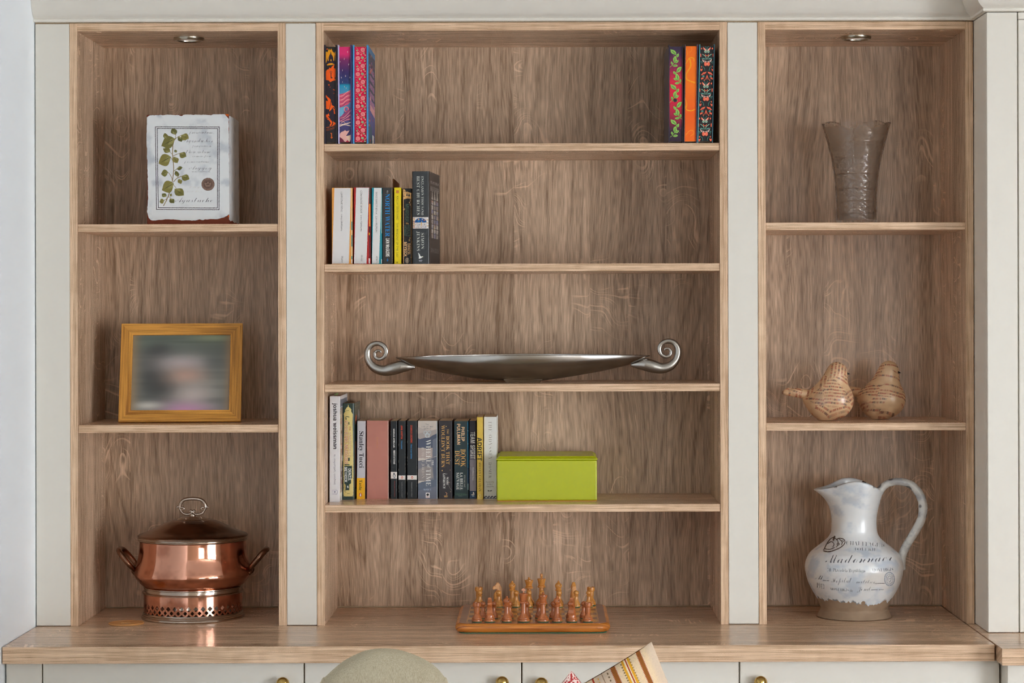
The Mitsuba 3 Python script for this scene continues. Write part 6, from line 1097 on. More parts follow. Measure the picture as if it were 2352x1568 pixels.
def mk_bishop():
    m = turn(body_prof(12.2, 34, 5.2, 4.8) + [(7.6, 34.6), (8.2, 35.8), (7.4, 37), (6.2, 37.6), (6.6, 38.6), (5.4, 39.6)] + [(8.1 * math.cos(x) * (1 if x < 0 else math.cos(x) ** .12), 46 + 8.4 * math.sin(x)) for x in np.linspace(-.85, 1.28, 14)] + [(2.0, 54.4), (2.6, 55.6), (2.4, 57), (1.2, 57.8), (0, 58)]); M = manifold3d.Manifold(manifold3d.Mesh(np.asarray(m.vertices, np.float32), np.asarray(m.faces, np.uint32)))
    return tm(M - manifold3d.Manifold.cube((.0012, .02, .010), True).rotate((0, 38, 0)).translate((.0052, -.004, .0500)))
def mk_queen():
    m = turn(body_prof(13.2, 39, 5.6, 5.0) + [(8.4, 39.6), (9.6, 41), (9.2, 42.6), (7.6, 43.4), (8.2, 45), (7.0, 46), (7.0, 48), (9.6, 57.0), (9.4, 58.4), (7.0, 58.0), (6.4, 59.6), (3.4, 61.4), (1.8, 62.0), (2.6, 63.4), (2.5, 65), (1.4, 66.2), (0, 66.4)], 48)
    v = m.vertices; a = np.arctan2(v[:, 1], v[:, 0]); r = np.hypot(v[:, 0], v[:, 1]); k = (v[:, 2] > .0560) & (v[:, 2] < .0590) & (r > .006); v[k, 2] += .0012 * np.cos(8 * a[k]) ; v[k, :2] *= (1 + .07 * np.cos(8 * a[k]))[:, None]; m.vertices = v; return m
def mk_king(): return turn(body_prof(14.0, 41, 5.8, 5.2) + [(8.6, 41.6), (9.8, 43), (9.4, 44.6), (7.8, 45.4), (8.4, 47), (7.2, 48), (7.2, 50), (10.0, 61.4), (9.8, 62.6), (5, 63.4), (2.4, 64.0), (2.0, 65.2), (0, 65.4)], 48)
def mk_knight():
    b = turn(body_prof(12.4, 20, 9, 8.6)[:11] + [(9.6, 14), (9.4, 15.6), (0, 16)])
    sil = Polygon([(-8.6, 15), (-9.4, 20), (-8.4, 27), (-4.6, 33), (-1.4, 37), (-3.0, 39.6), (-7.4, 38.4), (-10.6, 37.6), (-12.2, 40), (-11.2, 43.6), (-7.0, 46.6), (-3.4, 50.0), (-2.4, 53.6), (-.6, 50.8), (1.4, 53.6), (3.6, 50.0), (7.0, 45), (8.6, 38), (8.8, 28), (9.0, 20), (8.6, 15)]).buffer(.7).buffer(-.2)
    parts = []
    for d, w in ((0, 3.0), (.6, 3.9), (1.5, 4.5)): 
        g = sil.buffer(-d); parts.append(trimesh.creation.extrude_polygon(max(getattr(g, 'geoms', [g]), key=lambda q: q.area), w * 2, engine='earcut')); parts[-1].apply_translation((0, 0, -w))
    man = None
    for q in parts:
        v = q.vertices.copy(); wide = np.clip(1.55 - (v[:, 1] - 15) / 60, .75, 1.5); q.vertices = np.stack([v[:, 0], v[:, 2] * wide, v[:, 1]], 1) * .001; q = outward(q); M = manifold3d.Manifold(manifold3d.Mesh(np.asarray(q.vertices, np.float32), np.asarray(q.faces, np.uint32))); man = M if man is None else man + M
    for dx in (4.6, 7.4): man = man - manifold3d.Manifold.cube((.0007, .02, .016), True).rotate((0, -14, 0)).translate((.001 * dx, 0, .040))     # mane cuts
    for s in (-1, 1): man = man + manifold3d.Manifold.sphere(.0012, 10).translate((-.0056, s * .0042, .0452))
    return mj(b, tm(man))
def mk_cross():
    g = shapely.union_all([P((-1.1, 0), (1.1, 0), (.9, 4.2), (-.9, 4.2)), P((-1, 4), (-2.2, 9.6), (2.2, 9.6), (1, 4)), P((-4, 4.2), (-4, 8.2), (0, 6.8), (4, 8.2), (4, 4.2), (0, 5.4))]).buffer(.25)
    m = trimesh.creation.extrude_polygon(g, 3.0, engine='earcut'); v = m.vertices; m.vertices = np.stack([v[:, 0], v[:, 2] - 1.5, v[:, 1]], 1) * .001; m = outward(m); m.apply_translation((0, 0, .0648)); return m
def mk_stub(): return place(turn([(0, 0), (1.8, 0), (2.2, 1.6), (3.0, 3.2), (3.1, 5.6), (2.6, 7.6), (2.9, 8.6), (2.2, 9.6), (0, 9.8)], 24), (0, 0, .0648))
SH = {k: mikit.ply(m, None, 35) for k, m in dict(pawn=mk_pawn(), rook=mk_rook(), bishop=mk_bishop(), queen=mk_queen(), king=mk_king(), knight=mk_knight(), cross=mk_cross(), stub=mk_stub()).items()}
FELT = {r: mikit.ply(turn([(0, 0), (r, 0), (r, 1.3), (0, 1.3)], 32), 'mat_felt', 35) for r in (9.2, 11.4, 11.8, 12.8, 13.6, 12.0)}
scene['mat_felt'] = pbsdf(lin(36, 104, 80), 0.95, 0.1)
FR = dict(pawn=9.2, rook=11.4, bishop=11.8, queen=12.8, king=13.6, knight=12.0)
def piece(kind, tone, X, Y, label, rot=0.0, sc=1.0, group=None):
    q = onz(*K(X, Y), zq); c = q if Y != None else None
    t = thing('chess_' + kind, label, 'chess piece', group); W = T().translate([float(q[0]), float(q[1]) + FR[kind] * .001 * sc, float(zq)]).rotate([0, 0, 1], rot).scale(sc)
    mat = 'mat_rose_wood' if tone else 'mat_box_wood'
    scene[t + '__body'] = {**SH[kind], 'bsdf': {'type': 'ref', 'id': mat}, 'to_world': W}
    scene[t + '__felt'] = {**FELT[FR[kind]], 'to_world': W}
    if kind == 'king':
        scene[t + '__finial'] = {**SH['cross' if tone else 'stub'], 'bsdf': {'type': 'ref', 'id': 'mat_pale_wood' if tone else mat}, 'to_world': W}
scene['mat_pale_wood'] = pbsdf(lin(214, 150, 118), 0.4, 0.4)
GP = ('brown pawns behind the front row of chess pieces', 'pale pawns in front of the back row of chess pieces')
row = [('rook', 430, 'brown rook at the left end of the front row of chess pieces', 0), ('knight', 600, 'brown knight between the front-row rook and bishop, beside the left rook', 90), ('bishop', 825, 'brown bishop beside the brown king in the front row', 0), ('king', 1047, 'brown king with a pale cross in the front row of chess pieces', 0), ('queen', 1305, 'brown queen with a small ball finial in the front row', 0), ('bishop', 1490, 'brown bishop beside the brown queen in the front row', 0), ('knight', 1685, 'brown knight beside the brown rook at the right end of the front row', 75), ('rook', 1895, 'brown rook at the right end of the front row of chess pieces', 0)]
for k, X, lab, rt in row: piece(k, 1, X, 797, lab, rt)
for X in (508, 655, 862, 1090, 1252, 1440, 1662, 1842): piece('pawn', 1, X, 752, 'brown pawn in the row behind the front chess pieces', group=GP[0])
for X in (470, 718, 950, 1118, 1288, 1518, 1742, 1908): piece('pawn', 0, X, 600, 'pale pawn in the row before the back chess pieces', group=GP[1])
row = [('rook', 455, 'pale rook at the left end of the back row of chess pieces', 0), ('knight', 706, 'pale knight showing its side, in the back row of chess pieces', 8), ('bishop', 898, 'pale bishop beside the pale queen in the back row', 0), ('queen', 1118, 'pale queen in the back row of chess pieces', 0), ('king', 1284, 'pale king, tallest piece of the back row', 0), ('bishop', 1508, 'pale bishop beside the pale king in the back row', 0), ('knight', 1708, 'pale knight seen end-on in the back row of chess pieces', -80), ('rook', 1936, 'pale rook at the right end of the back row of chess pieces', 0)]
for k, X, lab, rt in row: piece(k, 0, X, 578, lab, rt)
# ------------------------------------------------------------------ right unit: cut-glass vase
G = crop(1850, 260, 5.808); yV = .125; sV = (5 + yV) / FOCAL
vx = at(*G(680, 800), yV)[0]; zv0 = SHELF_Z['r1'] + .0003
def vz(Y): return at(*G(680, Y), yV)[2]
ztop = vz(150); prof_r = np.array([(vz(1452), 266), (vz(1340), 266), (vz(1180), 268), (vz(1015), 276), (vz(840), 292), (vz(640), 322), (vz(520), 350), (vz(400), 382), (vz(280), 414), (vz(150), 452)][::1]); prof_r[0, 0] = zv0
H_ = ztop - zv0
def vrad(z): return np.interp(z, prof_r[:, 0], prof_r[:, 1]) / 5.808 * sV
grooves = [vz(Y) for Y in (405, 610, 820, 1015, 1180, 1340)]
def outer(U, V):
    a = 2 * np.pi * U; z = zv0 + H_ * V; N = 8; ph = (U * N + .37) % 1.0; rib = np.abs(ph - .5) * 2      # 1 at a rib
    r = vrad(z); ribm = np.clip((rib - .86) / .14, 0, 1)
    cellz = np.zeros_like(z); gl = np.array(sorted(grooves)); d = np.min(np.abs(z[..., None] - gl), -1)
    r = r - .0016 * np.exp(-(d / .0011) ** 2) * (ribm < .3)
    r = r + ribm * (.0010 + .0012 * np.cos(2 * np.pi * z / .0085))                      # beaded ribs
    k = np.searchsorted(gl, z); z0 = np.concatenate([[zv0], gl])[k]; z1 = np.concatenate([gl, [ztop]])[k]; w = (z - z0) / np.maximum(z1 - z0, 1e-6); q = (ph - .5) / .43
    s_ = 2 * w - 1; inside = (np.abs(q) < .5)
    dia = np.minimum(np.abs(((q + s_) * 1.0) % 2 - 1), np.abs(((q - s_) * 1.0) % 2 - 1))
    r = r - .0011 * np.exp(-(dia / .10) ** 2) * (rib < .84)
    th = np.arctan2(s_, q); rad = np.hypot(s_, q); r = r - .0007 * (0.5 + 0.5 * np.cos(16 * th)) * np.clip(1 - rad, 0, 1) * (rib < .8)
    top = np.clip((V - .93) / .07, 0, 1); zz = z + top * (.0052 * np.abs(np.cos(N * np.pi * U + 1.16)) - .003 + .0011 * np.abs(((U * 96) % 1) * 2 - 1))
    return np.stack([vx + r * np.cos(a), yV + r * np.sin(a), zz], -1)
def inner(U, V):
    a = 2 * np.pi * U; z = zv0 + .012 + (H_ - .012) * V; r = vrad(z) - .0052; top = np.clip((V - .93) / .07, 0, 1); zz = z + top * (.0052 * np.abs(np.cos(8 * np.pi * U + 1.16)) - .003 + .0011 * np.abs(((U * 96) % 1) * 2 - 1))
    return np.stack([vx + r * np.cos(a), yV + r * np.sin(a), zz], -1)
nu = 480; o = grid(outer, nu, 200, True); i = grid(inner, nu, 60, True)
vo, vi = o.vertices.reshape(nu, 200, 3), i.vertices.reshape(nu, 60, 3); n0, n1 = len(o.vertices), len(i.vertices)
V = np.vstack([o.vertices, i.vertices, [[vx, yV, zv0], [vx, yV, zv0 + .012]]]); f = [o.faces, i.faces[:, ::-1] + n0]; ii = np.arange(nu); kk = (ii + 1) % nu
f += [np.stack([ii * 200 + 199, kk * 200 + 199, n0 + kk * 60 + 59], 1), np.stack([ii * 200 + 199, n0 + kk * 60 + 59, n0 + ii * 60 + 59], 1), np.stack([np.full(nu, n0 + n1), kk * 200, ii * 200], 1), np.stack([np.full(nu, n0 + n1 + 1), n0 + ii * 60, n0 + kk * 60], 1)]
m = outward(trimesh.Trimesh(V, np.vstack(f), process=False))
scene['mat_glass'] = {'type': 'dielectric', 'int_ior': 1.45, 'ext_ior': 1.0}
k = put('vase', m, 'mat_glass', smooth=False); labels[k] = {'label': 'tall cut-glass vase with a scalloped rim, in the right shelf unit', 'category': 'vase'}

# ------------------------------------------------------------------ right unit: two birds
R_ = crop(1770, 800, 6.72)
def manb(chains, refine=.004, it=12):
    M = None
    for (p, a), (q, b) in chains:
        h = manifold3d.Manifold.batch_hull([manifold3d.Manifold.sphere(a, 28).translate(tuple(p)), manifold3d.Manifold.sphere(b, 28).translate(tuple(q))]); M = h if M is None else M + h
    m = tm(M.refine_to_length(refine)); m.merge_vertices(); trimesh.smoothing.filter_taubin(m, lamb=.5, nu=.51, iterations=it * 4); trimesh.smoothing.filter_laplacian(m, lamb=.4, iterations=6, volume_constraint=True)
    return m
def bird(px, yc, yaw, mat, label, zl, tone):
    s = (5 + yc) / FOCAL / 6.72; zs = SHELF_Z['r2'] + .0003
    J = lambda X, Y, d=0: np.array([(X - 930) * s, d * s, (1128 - Y) * s])
    b1, b2, b3 = (J(860, 830), 292 * s), (J(1000, 800), 298 * s), (J(980, 620), 230 * s); hd = (J(1040, 372), 160 * s)
    m = manb([(b1, b2), (b2, b3), (b3, hd), (b1, b3), ((J(640, 790), 130 * s), b1)])
    m.vertices[:, 1] *= .92; m.vertices[:, 2] -= m.vertices[:, 2].min(); v = m.vertices; v[:, 2] = np.where(v[:, 2] < .004, v[:, 2] * .35, v[:, 2]); v[:, 2] -= v[:, 2].min(); m.vertices = v
    tl = manb([((J(600, 740), 95 * s), (J(420, 700), 86 * s)), ((J(420, 700), 86 * s), (J(250, 700), 52 * s)), ((J(300, 650), 44 * s), (J(215, 705), 20 * s))], .003, 5); v = tl.vertices; v[:, 1] *= np.interp(v[:, 0], [J(250, 0)[0], J(600, 0)[0]], [.75, .9]); v[:, 2] = J(0, 705)[2] + (v[:, 2] - J(0, 705)[2]) * .82; tl.vertices = v
    bk = outward(trimesh.creation.cone(radius=34 * s, height=80 * s, sections=16)); bk = place(bk, ry=math.radians(100)); bk.apply_translation(J(1165, 395))
    W = (px, yc, zs); f = lambda q: place(q, W, rz=yaw)
    k = thing('bird_figurine', label, 'figurine', 'two patterned birds in the right shelf unit')
    put('body', f(m), mat, k, smooth=True); put('tail', f(tl), mat, k, smooth=True); put('beak', f(bk), 'mat_bird_dark', k, smooth=30)
    for sg in (-1, 1):
        e = trimesh.creation.icosphere(2, 12 * s); e.apply_translation(J(1150, 378, sg * 88)); put('eye', f(e), 'mat_bird_dark', k, smooth=True)
scene['mat_bird_dark'] = pbsdf(lin(46, 40, 38), .25, .5)
def paper(ox, dirs, seed):
    """Cream paper pasted over with strips of small red-brown printed marks."""
    def fn(p, n, uv):
        x, z = p.x - ox, p.z + .35 * p.y
        d, d2, cell = voronoi(x * 22 + seed, z * 22 + p.y * 9 + 3)
        ang = dirs[0] + dirs[1] * (cell - 0.5); c, s = dr.cos(ang), dr.sin(ang)
        u, w = x * c + z * s, -x * s + z * c
        wob = w + .0012 * noise(u * 90, w * 20)
        line = dr.floor(wob * 125); fr_ = wob * 125 - line
        band = smoothstep(.10, .2, fr_) * smoothstep(.74, .62, fr_) * smoothstep(.30, .38, cell_rand(line, seed + dr.floor(cell * 50)))
        uu = u * 420; mark = dr.select(cell_rand(dr.floor(uu), line, seed) > .32, 1.0, 0.12) * smoothstep(.1, .3, uu - dr.floor(uu)) * (0.55 + .45 * noise(u * 900, w * 900))
        dk = cell_rand(dr.floor(uu * .5), line, 7)
        cream = mix(lin(226, 192, 152), lin(200, 160, 120), fbm(p.x * 60, p.y * 60, p.z * 60))
        ink = mix(lin(168, 88, 62), lin(84, 50, 50), smoothstep(.55, .8, dk))
        col = mix(cream, ink, dr.clip(band * (.28 + .72 * mark), 0, 1))
        smudge = smoothstep(.60, .78, fbm(p.x * 26 + 4, p.y * 26, p.z * 26, octaves=4)); return mix(col, lin(120, 84, 70), .45 * smudge)
    return fn
ob1 = at(*R_(900, 900), .115)[0]; ob2 = at(*R_(1715, 900), .165)[0]
scene['mat_bird_paper'] = pbsdf(mikit.proc(paper(ob1, (0.7, 2.6), 2)), .3, .5, clearcoat=.8, clearcoat_gloss=.88)
scene['mat_bird_paper_001'] = pbsdf(mikit.proc(paper(ob2, (-0.15, .35), 5)), .3, .5, clearcoat=.8, clearcoat_gloss=.88)
bird(at(*R_(915, 900), .112)[0], .112, math.radians(-12), 'mat_bird_paper', 'patterned papier bird with its tail showing, right shelf unit', 0, 0)
bird(at(*R_(1722, 900), .168)[0], .168, math.radians(-32), 'mat_bird_paper_001', 'banded papier bird partly hidden behind its companion, right shelf unit', 0, 0)

# ------------------------------------------------------------------ right unit: glazed jug
Jc = crop(1780, 1070, 4.1275); yJ = .132; sJ = (5 + yJ) / FOCAL; jx = at(*Jc(750, 900), yJ)[0]
def jz(Y): return at(*Jc(750, Y), yJ)[2]
zj0 = WT + .0004
pts = [(340, None), (356, 1455), (358, 1435), (345, 1405), (325, 1370), (316, 1345), (322, 1320), (352, 1250), (400, 1170), (440, 1080), (462, 980), (462, 930), (445, 870), (410, 815), (350, 765), (285, 715), (240, 670), (218, 620), (212, 560), (213, 490), (224, 420), (240, 350), (252, 290), (262, 235), (268, 180)]
pj = np.array([(a / 4.1275 * sJ, zj0 if b is None else max(jz(b), zj0 + .0006)) for a, b in pts])
fine = crom(pj[1:], 5); fine = np.vstack([pj[:1], fine])
def jr(z): return np.interp(z, fine[:, 1], fine[:, 0])
ztj = jz(180); zs0 = jz(430)
def lipz(a): return -.0125 * np.cos(2 * a) - .0035 * np.cos(a) - .0018
def jug_pt(a, z, off=0.0):
    k = np.clip((z - zs0) / (ztj - zs0), 0, 1); r = jr(z) + off
    sp = np.exp(-((np.angle(np.exp(1j * (a - np.pi)))) / .42) ** 2); r = r + .0285 * k ** 2.2 * sp - .004 * k * np.exp(-((np.abs(np.angle(np.exp(1j * (a - np.pi)))) - .95) / .4) ** 2)
    return np.stack([jx + r * np.cos(a), yJ + r * np.sin(a), z + lipz(a) * k ** 2], -1)
zz = np.concatenate([np.linspace(zj0, jz(1345), 22), np.linspace(jz(1344), ztj, 120)]); nu = 144
def jo(U, V): return jug_pt(2 * np.pi * U, np.interp(V, np.linspace(0, 1, len(zz)), zz))
o = grid(jo, nu, len(zz), True); zi = np.linspace(jz(1300), ztj, 60)
i = grid(lambda U, V: jug_pt(2 * np.pi * U, np.interp(V, np.linspace(0, 1, 60), zi), -.0055), nu, 60, True)
no, ni, L = len(o.vertices), len(i.vertices), len(zz); ii = np.arange(nu); kk = (ii + 1) % nu
vo = o.vertices.reshape(nu, L, 3)[:, -1]; vi = i.vertices.reshape(nu, 60, 3)[:, -1]; mid = (vo + vi) / 2 + [0, 0, .0022]
V = np.vstack([o.vertices, i.vertices, mid, [[jx, yJ, zj0], [jx, yJ, zi[0]]]]); a0 = no + ni
f = [o.faces, i.faces[:, ::-1] + no, np.stack([ii * L + L - 1, kk * L + L - 1, a0 + kk], 1), np.stack([ii * L + L - 1, a0 + kk, a0 + ii], 1), np.stack([a0 + ii, a0 + kk, no + kk * 60 + 59], 1), np.stack([a0 + ii, no + kk * 60 + 59, no + ii * 60 + 59], 1), np.stack([np.full(nu, len(V) - 2), kk * L, ii * L], 1), np.stack([np.full(nu, len(V) - 1), no + ii * 60, no + kk * 60], 1)]
zgl = float(jz(1243))
def glaze(p, n, uv):
    ang = dr.atan2(p.y - yJ, p.x - float(jx)); e = (fbm(ang * 5, 1.7, octaves=4) - .5) * .020 + (noise(ang * 22) - .5) * .004 - .004 * dr.cos(ang + 1.3)
    h = p.z - zgl - e; white = smoothstep(-.0006, .0006, h)
    mott = fbm(p.x * 34, p.y * 34, p.z * 34, octaves=4); tint = mix(lin(224, 226, 226), lin(168, 182, 198), smoothstep(.45, .72, mott) * .62); tint = mix(tint, lin(206, 194, 180), smoothstep(.52, .75, fbm(p.x * 11 + 7, p.y * 11, p.z * 11)) * .5)
    edge = smoothstep(.0042, .0004, dr.abs(h - .0012)) * smoothstep(.48, .62, noise(ang * 9 + 4)); tint = mix(tint, lin(84, 88, 98), edge * .85)
    spot = smoothstep(.0052, .0046, dr.sqrt(dr.square((p.x - float(at(*Jc(786, 1253), yJ)[0]))) + dr.square(p.z - float(jz(1253))))); white = white * (1 - spot)
    chip = smoothstep(.80, .84, noise(p.x * 48, p.y * 48, p.z * 48 + 5)) * smoothstep(float(ztj) - .006, float(ztj) + .002, p.z); tint = mix(tint, lin(70, 62, 62), chip)
    clay = mix(lin(132, 108, 86), lin(158, 134, 110), fbm(p.x * 40, p.y * 40, p.z * 40, octaves=4)); return mix(clay, tint, white)
def gl_rough(p, n, uv):
    ang = dr.atan2(p.y - yJ, p.x - float(jx)); e = (fbm(ang * 5, 1.7, octaves=4) - .5) * .020 + (noise(ang * 22) - .5) * .004 - .004 * dr.cos(ang + 1.3)
    return dr.lerp(mi.Float(.7), mi.Float(.22), smoothstep(-.0006, .0006, p.z - zgl - e))
scene['mat_jug_glaze'] = {'type': 'twosided', 'b': {'type': 'principled', 'base_color': mikit.proc(glaze), 'roughness': mikit.proc(gl_rough), 'specular': .5}}
t = thing('jug', 'large white glazed jug with dark French lettering and a bare clay foot', 'jug')
put('body', outward(trimesh.Trimesh(V, np.vstack(f), process=False)), 'mat_jug_glaze', t, smooth=True)
hp = [(985, 250), (1010, 215), (1060, 172), (1130, 150), (1205, 150), (1285, 175), (1350, 235), (1392, 320), (1404, 410), (1388, 500), (1345, 590), (1290, 680), (1240, 765), (1205, 850), (1198, 930), (1205, 985)]
pth = crom([np.array([at(*Jc(X, Y), yJ)[0], yJ, at(*Jc(X, Y), yJ)[2]]) for X, Y in hp], 8)
rad = np.interp(np.linspace(0, 1, len(pth)), [0, .08, .2, .5, .8, .92, 1], [44, 36, 34, 43, 40, 42, 34]) / 4.1275 * sJ; rad = rad * (1 + .06 * (meshkit.noise(np.c_[np.arange(len(pth)) * .35, np.zeros(len(pth)), np.zeros(len(pth))]) - .5))
hm = tube(pth, rad, 20); dy = hm.vertices[:, 1] - yJ; hm.vertices[:, 1] = yJ + dy * .82; hm.vertices += (meshkit.fbm(hm.vertices * 90, 3)[:, None] - .5) * .0016
put('handle', hm, 'mat_jug_handle', t, smooth=True)
scene['mat_jug_handle'] = pbsdf(mikit.proc(lambda p, n, uv: mix(mix(lin(222, 222, 218), lin(182, 184, 186), smoothstep(.42, .7, fbm(p.x * 50, p.y * 50, p.z * 50, octaves=4))), lin(74, 70, 74), smoothstep(.70, .76, noise(p.x * 44, p.y * 44, p.z * 44)) * .8)), .24, .5)
def jug_print(g, color, name='lettering', label=None):
    ms = []
    g = shapely.segmentize(g, 6.0)
    for q in getattr(g, 'geoms', [g]):
        if q.geom_type != 'Polygon' or q.area < 1: continue
        v, fc = trimesh.creation.triangulate_polygon(q, engine='earcut'); v3, f3 = trimesh.remesh.subdivide_to_size(np.c_[v, np.zeros(len(v))], fc, 14)
        out = []
        for X, Y in v3[:, :2]:
            y = yJ - .1
            for _ in range(5):
                w = at(*Jc(X, Y), y); r = float(jr(w[2])) + .0003; dx = np.clip(w[0] - jx, -r * .985, r * .985); y = yJ - math.sqrt(r * r - dx * dx)
            out.append((jx + dx, y, w[2]))
        ms.append(trimesh.Trimesh(np.array(out), f3, process=False))
    m = mj(*ms); m.merge_vertices(); return put(name, m, 'mat_print', t, smooth=True, color=color, label=label)
IJ = lin(58, 58, 66)
def arc_text(text, face, X0, X1, Y0, Y1, sag=0, tilt=0, **k):
    g = htext(text, face, X0, X1, Y0, Y1, **k); g = shapely.segmentize(g, 8)
    return shapely.transform(g, lambda c: np.stack([c[:, 0], c[:, 1] + sag * ((c[:, 0] - 750) / 400) ** 2 + tilt * (c[:, 0] - (X0 + X1) / 2)], 1))
for args, kw in ((('CHAUFFAGE', 's', 676, 990, 716, 756), dict(tilt=.06, weight=-.05)), (('DE', 's', 1012, 1044, 738, 764), dict(weight=-.04)), (('TOLERIE', 's', 750, 966, 774, 802), dict(tilt=.02, weight=-.05)), (('Madonnaer', 'c', 478, 1106, 826, 918), dict(sag=-14, weight=-.035, tilt=-.03)),
                 (('70. Placedela Republique', 's', 496, 862, 970, 1006), dict(tilt=.02, weight=-.045)), (('MONTARGIS', 's', 920, 1120, 972, 1006), dict(sag=-14, weight=-.045)), (('M', 'c', 384, 456, 1032, 1076), dict(weight=-.03, tilt=.1)), (('Hopital', 'c', 534, 724, 1050, 1108), dict(weight=-.035)), (('militar', 'c', 770, 944, 1072, 1112), dict(weight=-.035)),
                 (('1913', 'c', 394, 468, 1112, 1160) if 'c1' in GL else ('1913', 's', 394, 468, 1112, 1160), dict(weight=-.05, tilt=.2)), (('MONTARGIS de', 's', 524, 738, 1158, 1186), dict(tilt=.08, weight=-.045)), (('Jend', 'c', 780, 908, 1132, 1184), dict(weight=-.035)), (('m', 'c', 984, 1030, 1156, 1176), dict(weight=-.03))):
    jug_print(arc_text(*args, **kw), IJ)
jug_print(shapely.union_all([stroke([(456, 1082), (514, 1090)], 4), stroke([(944, 1114), (1040, 1112)], 4), stroke([(912, 1174), (972, 1172)], 4)]), IJ, 'rule_line')
cr = [stroke([(462, 800), (500, 730), (530, 690), (560, 672)], 8), stroke([(462, 806), (510, 812), (556, 800)], 10), stroke([(470, 784), (520, 790), (566, 770)], 7), stroke([(556, 800), (620, 772), (662, 730), (652, 694), (610, 684), (580, 700)], 8), stroke([(500, 740), (536, 716), (560, 740), (548, 770)], 7), stroke([(560, 680), (590, 700), (600, 740), (580, 770)], 7), stroke([(610, 690), (636, 720), (630, 750)], 7), ring(600, 740, 16, 12, 5), ring(640, 712, 12, 10, 4), P((545, 700), (562, 660), (574, 662), (566, 690), (558, 712))]
jug_print(shapely.union_all(cr), lin(70, 56, 50), 'crown', label='brown crown transfer')
sl = [ring(1086, 1070, 50, 68, 5), ring(1086, 1070, 34, 48, 4), stroke([(1074, 1092), (1070, 1060), (1086, 1040), (1102, 1054), (1098, 1084), (1082, 1100)], 5), stroke([(1078, 1070), (1096, 1066)], 5)]
for k in range(18): a = k * 2 * math.pi / 18; sl.append(ell(1086 + 42 * math.cos(a), 1070 + 58 * math.sin(a), 4))
jug_print(shapely.union_all(sl), lin(128, 136, 148), 'seal', label='faded oval seal')

# ------------------------------------------------------------------ in front: upholstered chair and cushions
yC = -.80; sC = (5 + yC) / FOCAL
def linen(p, n, uv):
    a = dr.sin(p.x * 5200 + 3 * noise(p.x * 90, p.z * 300)) * dr.sin(p.z * 5200 + 3 * noise(p.z * 90, p.x * 300)); return mix(lin(150, 136, 106), lin(204, 196, 172), dr.clip(.55 + .12 * a + .9 * (fbm(p.x * 900, p.z * 160, p.y * 900) - .5) * 1.0, 0, 1))
scene['mat_linen'] = pbsdf(mikit.proc(linen), .95, .15, sheen=.3)
scene['mat_dark_leg'] = pbsdf(lin(70, 48, 32), .35, .5)
top = [(735, 1568), (748, 1553), (766, 1536), (790, 1517), (818, 1502), (846, 1492), (878, 1488.4), (912, 1491), (944, 1500), (976, 1514), (1004, 1534), (1020, 1553), (1030, 1568)]
tp = [(q[0], q[2]) for q in (at(a, b, yC) for a, b in top)]
zl0, xl0, xr0 = tp[0][1], tp[0][0], tp[-1][0]
outl = tp + [(xr0 + .028, zl0 - .09), (xr0 + .040, zl0 - .2), (xr0 + .03, .50), (xr0 - .02, .46), (xl0 + .02, .46), (xl0 - .03, .50), (xl0 - .052, zl0 - .2), (xl0 - .034, zl0 - .09)]
oc = crom(outl, 6, closed=True); cen = np.array([(xl0 + xr0) / 2, .68])
lay = []
for k, (sc_, d) in enumerate([(.0, -.052), (.45, -.050), (.75, -.044), (.90, -.034), (.97, -.020), (1.0, 0), (.985, .016), (.93, .026), (.7, .032), (.0, .034)]):
    q = cen + (oc - cen) * max(sc_, .001); lay.append(np.c_[q[:, 0], np.full(len(q), yC + d), q[:, 1]])
n = len(oc); Vv = np.vstack(lay); ff = []
for r in range(len(lay) - 1):
    for k in range(n): a, b = r * n + k, r * n + (k + 1) % n; ff += [[a, b, b + n], [a, b + n, a + n]]
t = thing('chair', 'beige linen chair with a rounded back, standing before the base cabinets', 'chair')
put('backrest', outward(trimesh.Trimesh(Vv, ff, process=False)), 'mat_linen', t, smooth=True)
cxs = (xl0 + xr0) / 2
put('seat', rbox(cxs - .24, cxs + .24, yC - .47, yC + .03, .36, .47, .035, 20), 'mat_linen', t, smooth=50)
for sx in (-1, 1):
    for yy in (yC - .43, yC - .005): put('leg', tube([(cxs + sx * .20, yy, .37), (cxs + sx * .215, yy + (.02 if yy > yC - .2 else -.02), .0004)], [.020, .013], 12), 'mat_dark_leg', t, smooth=40)
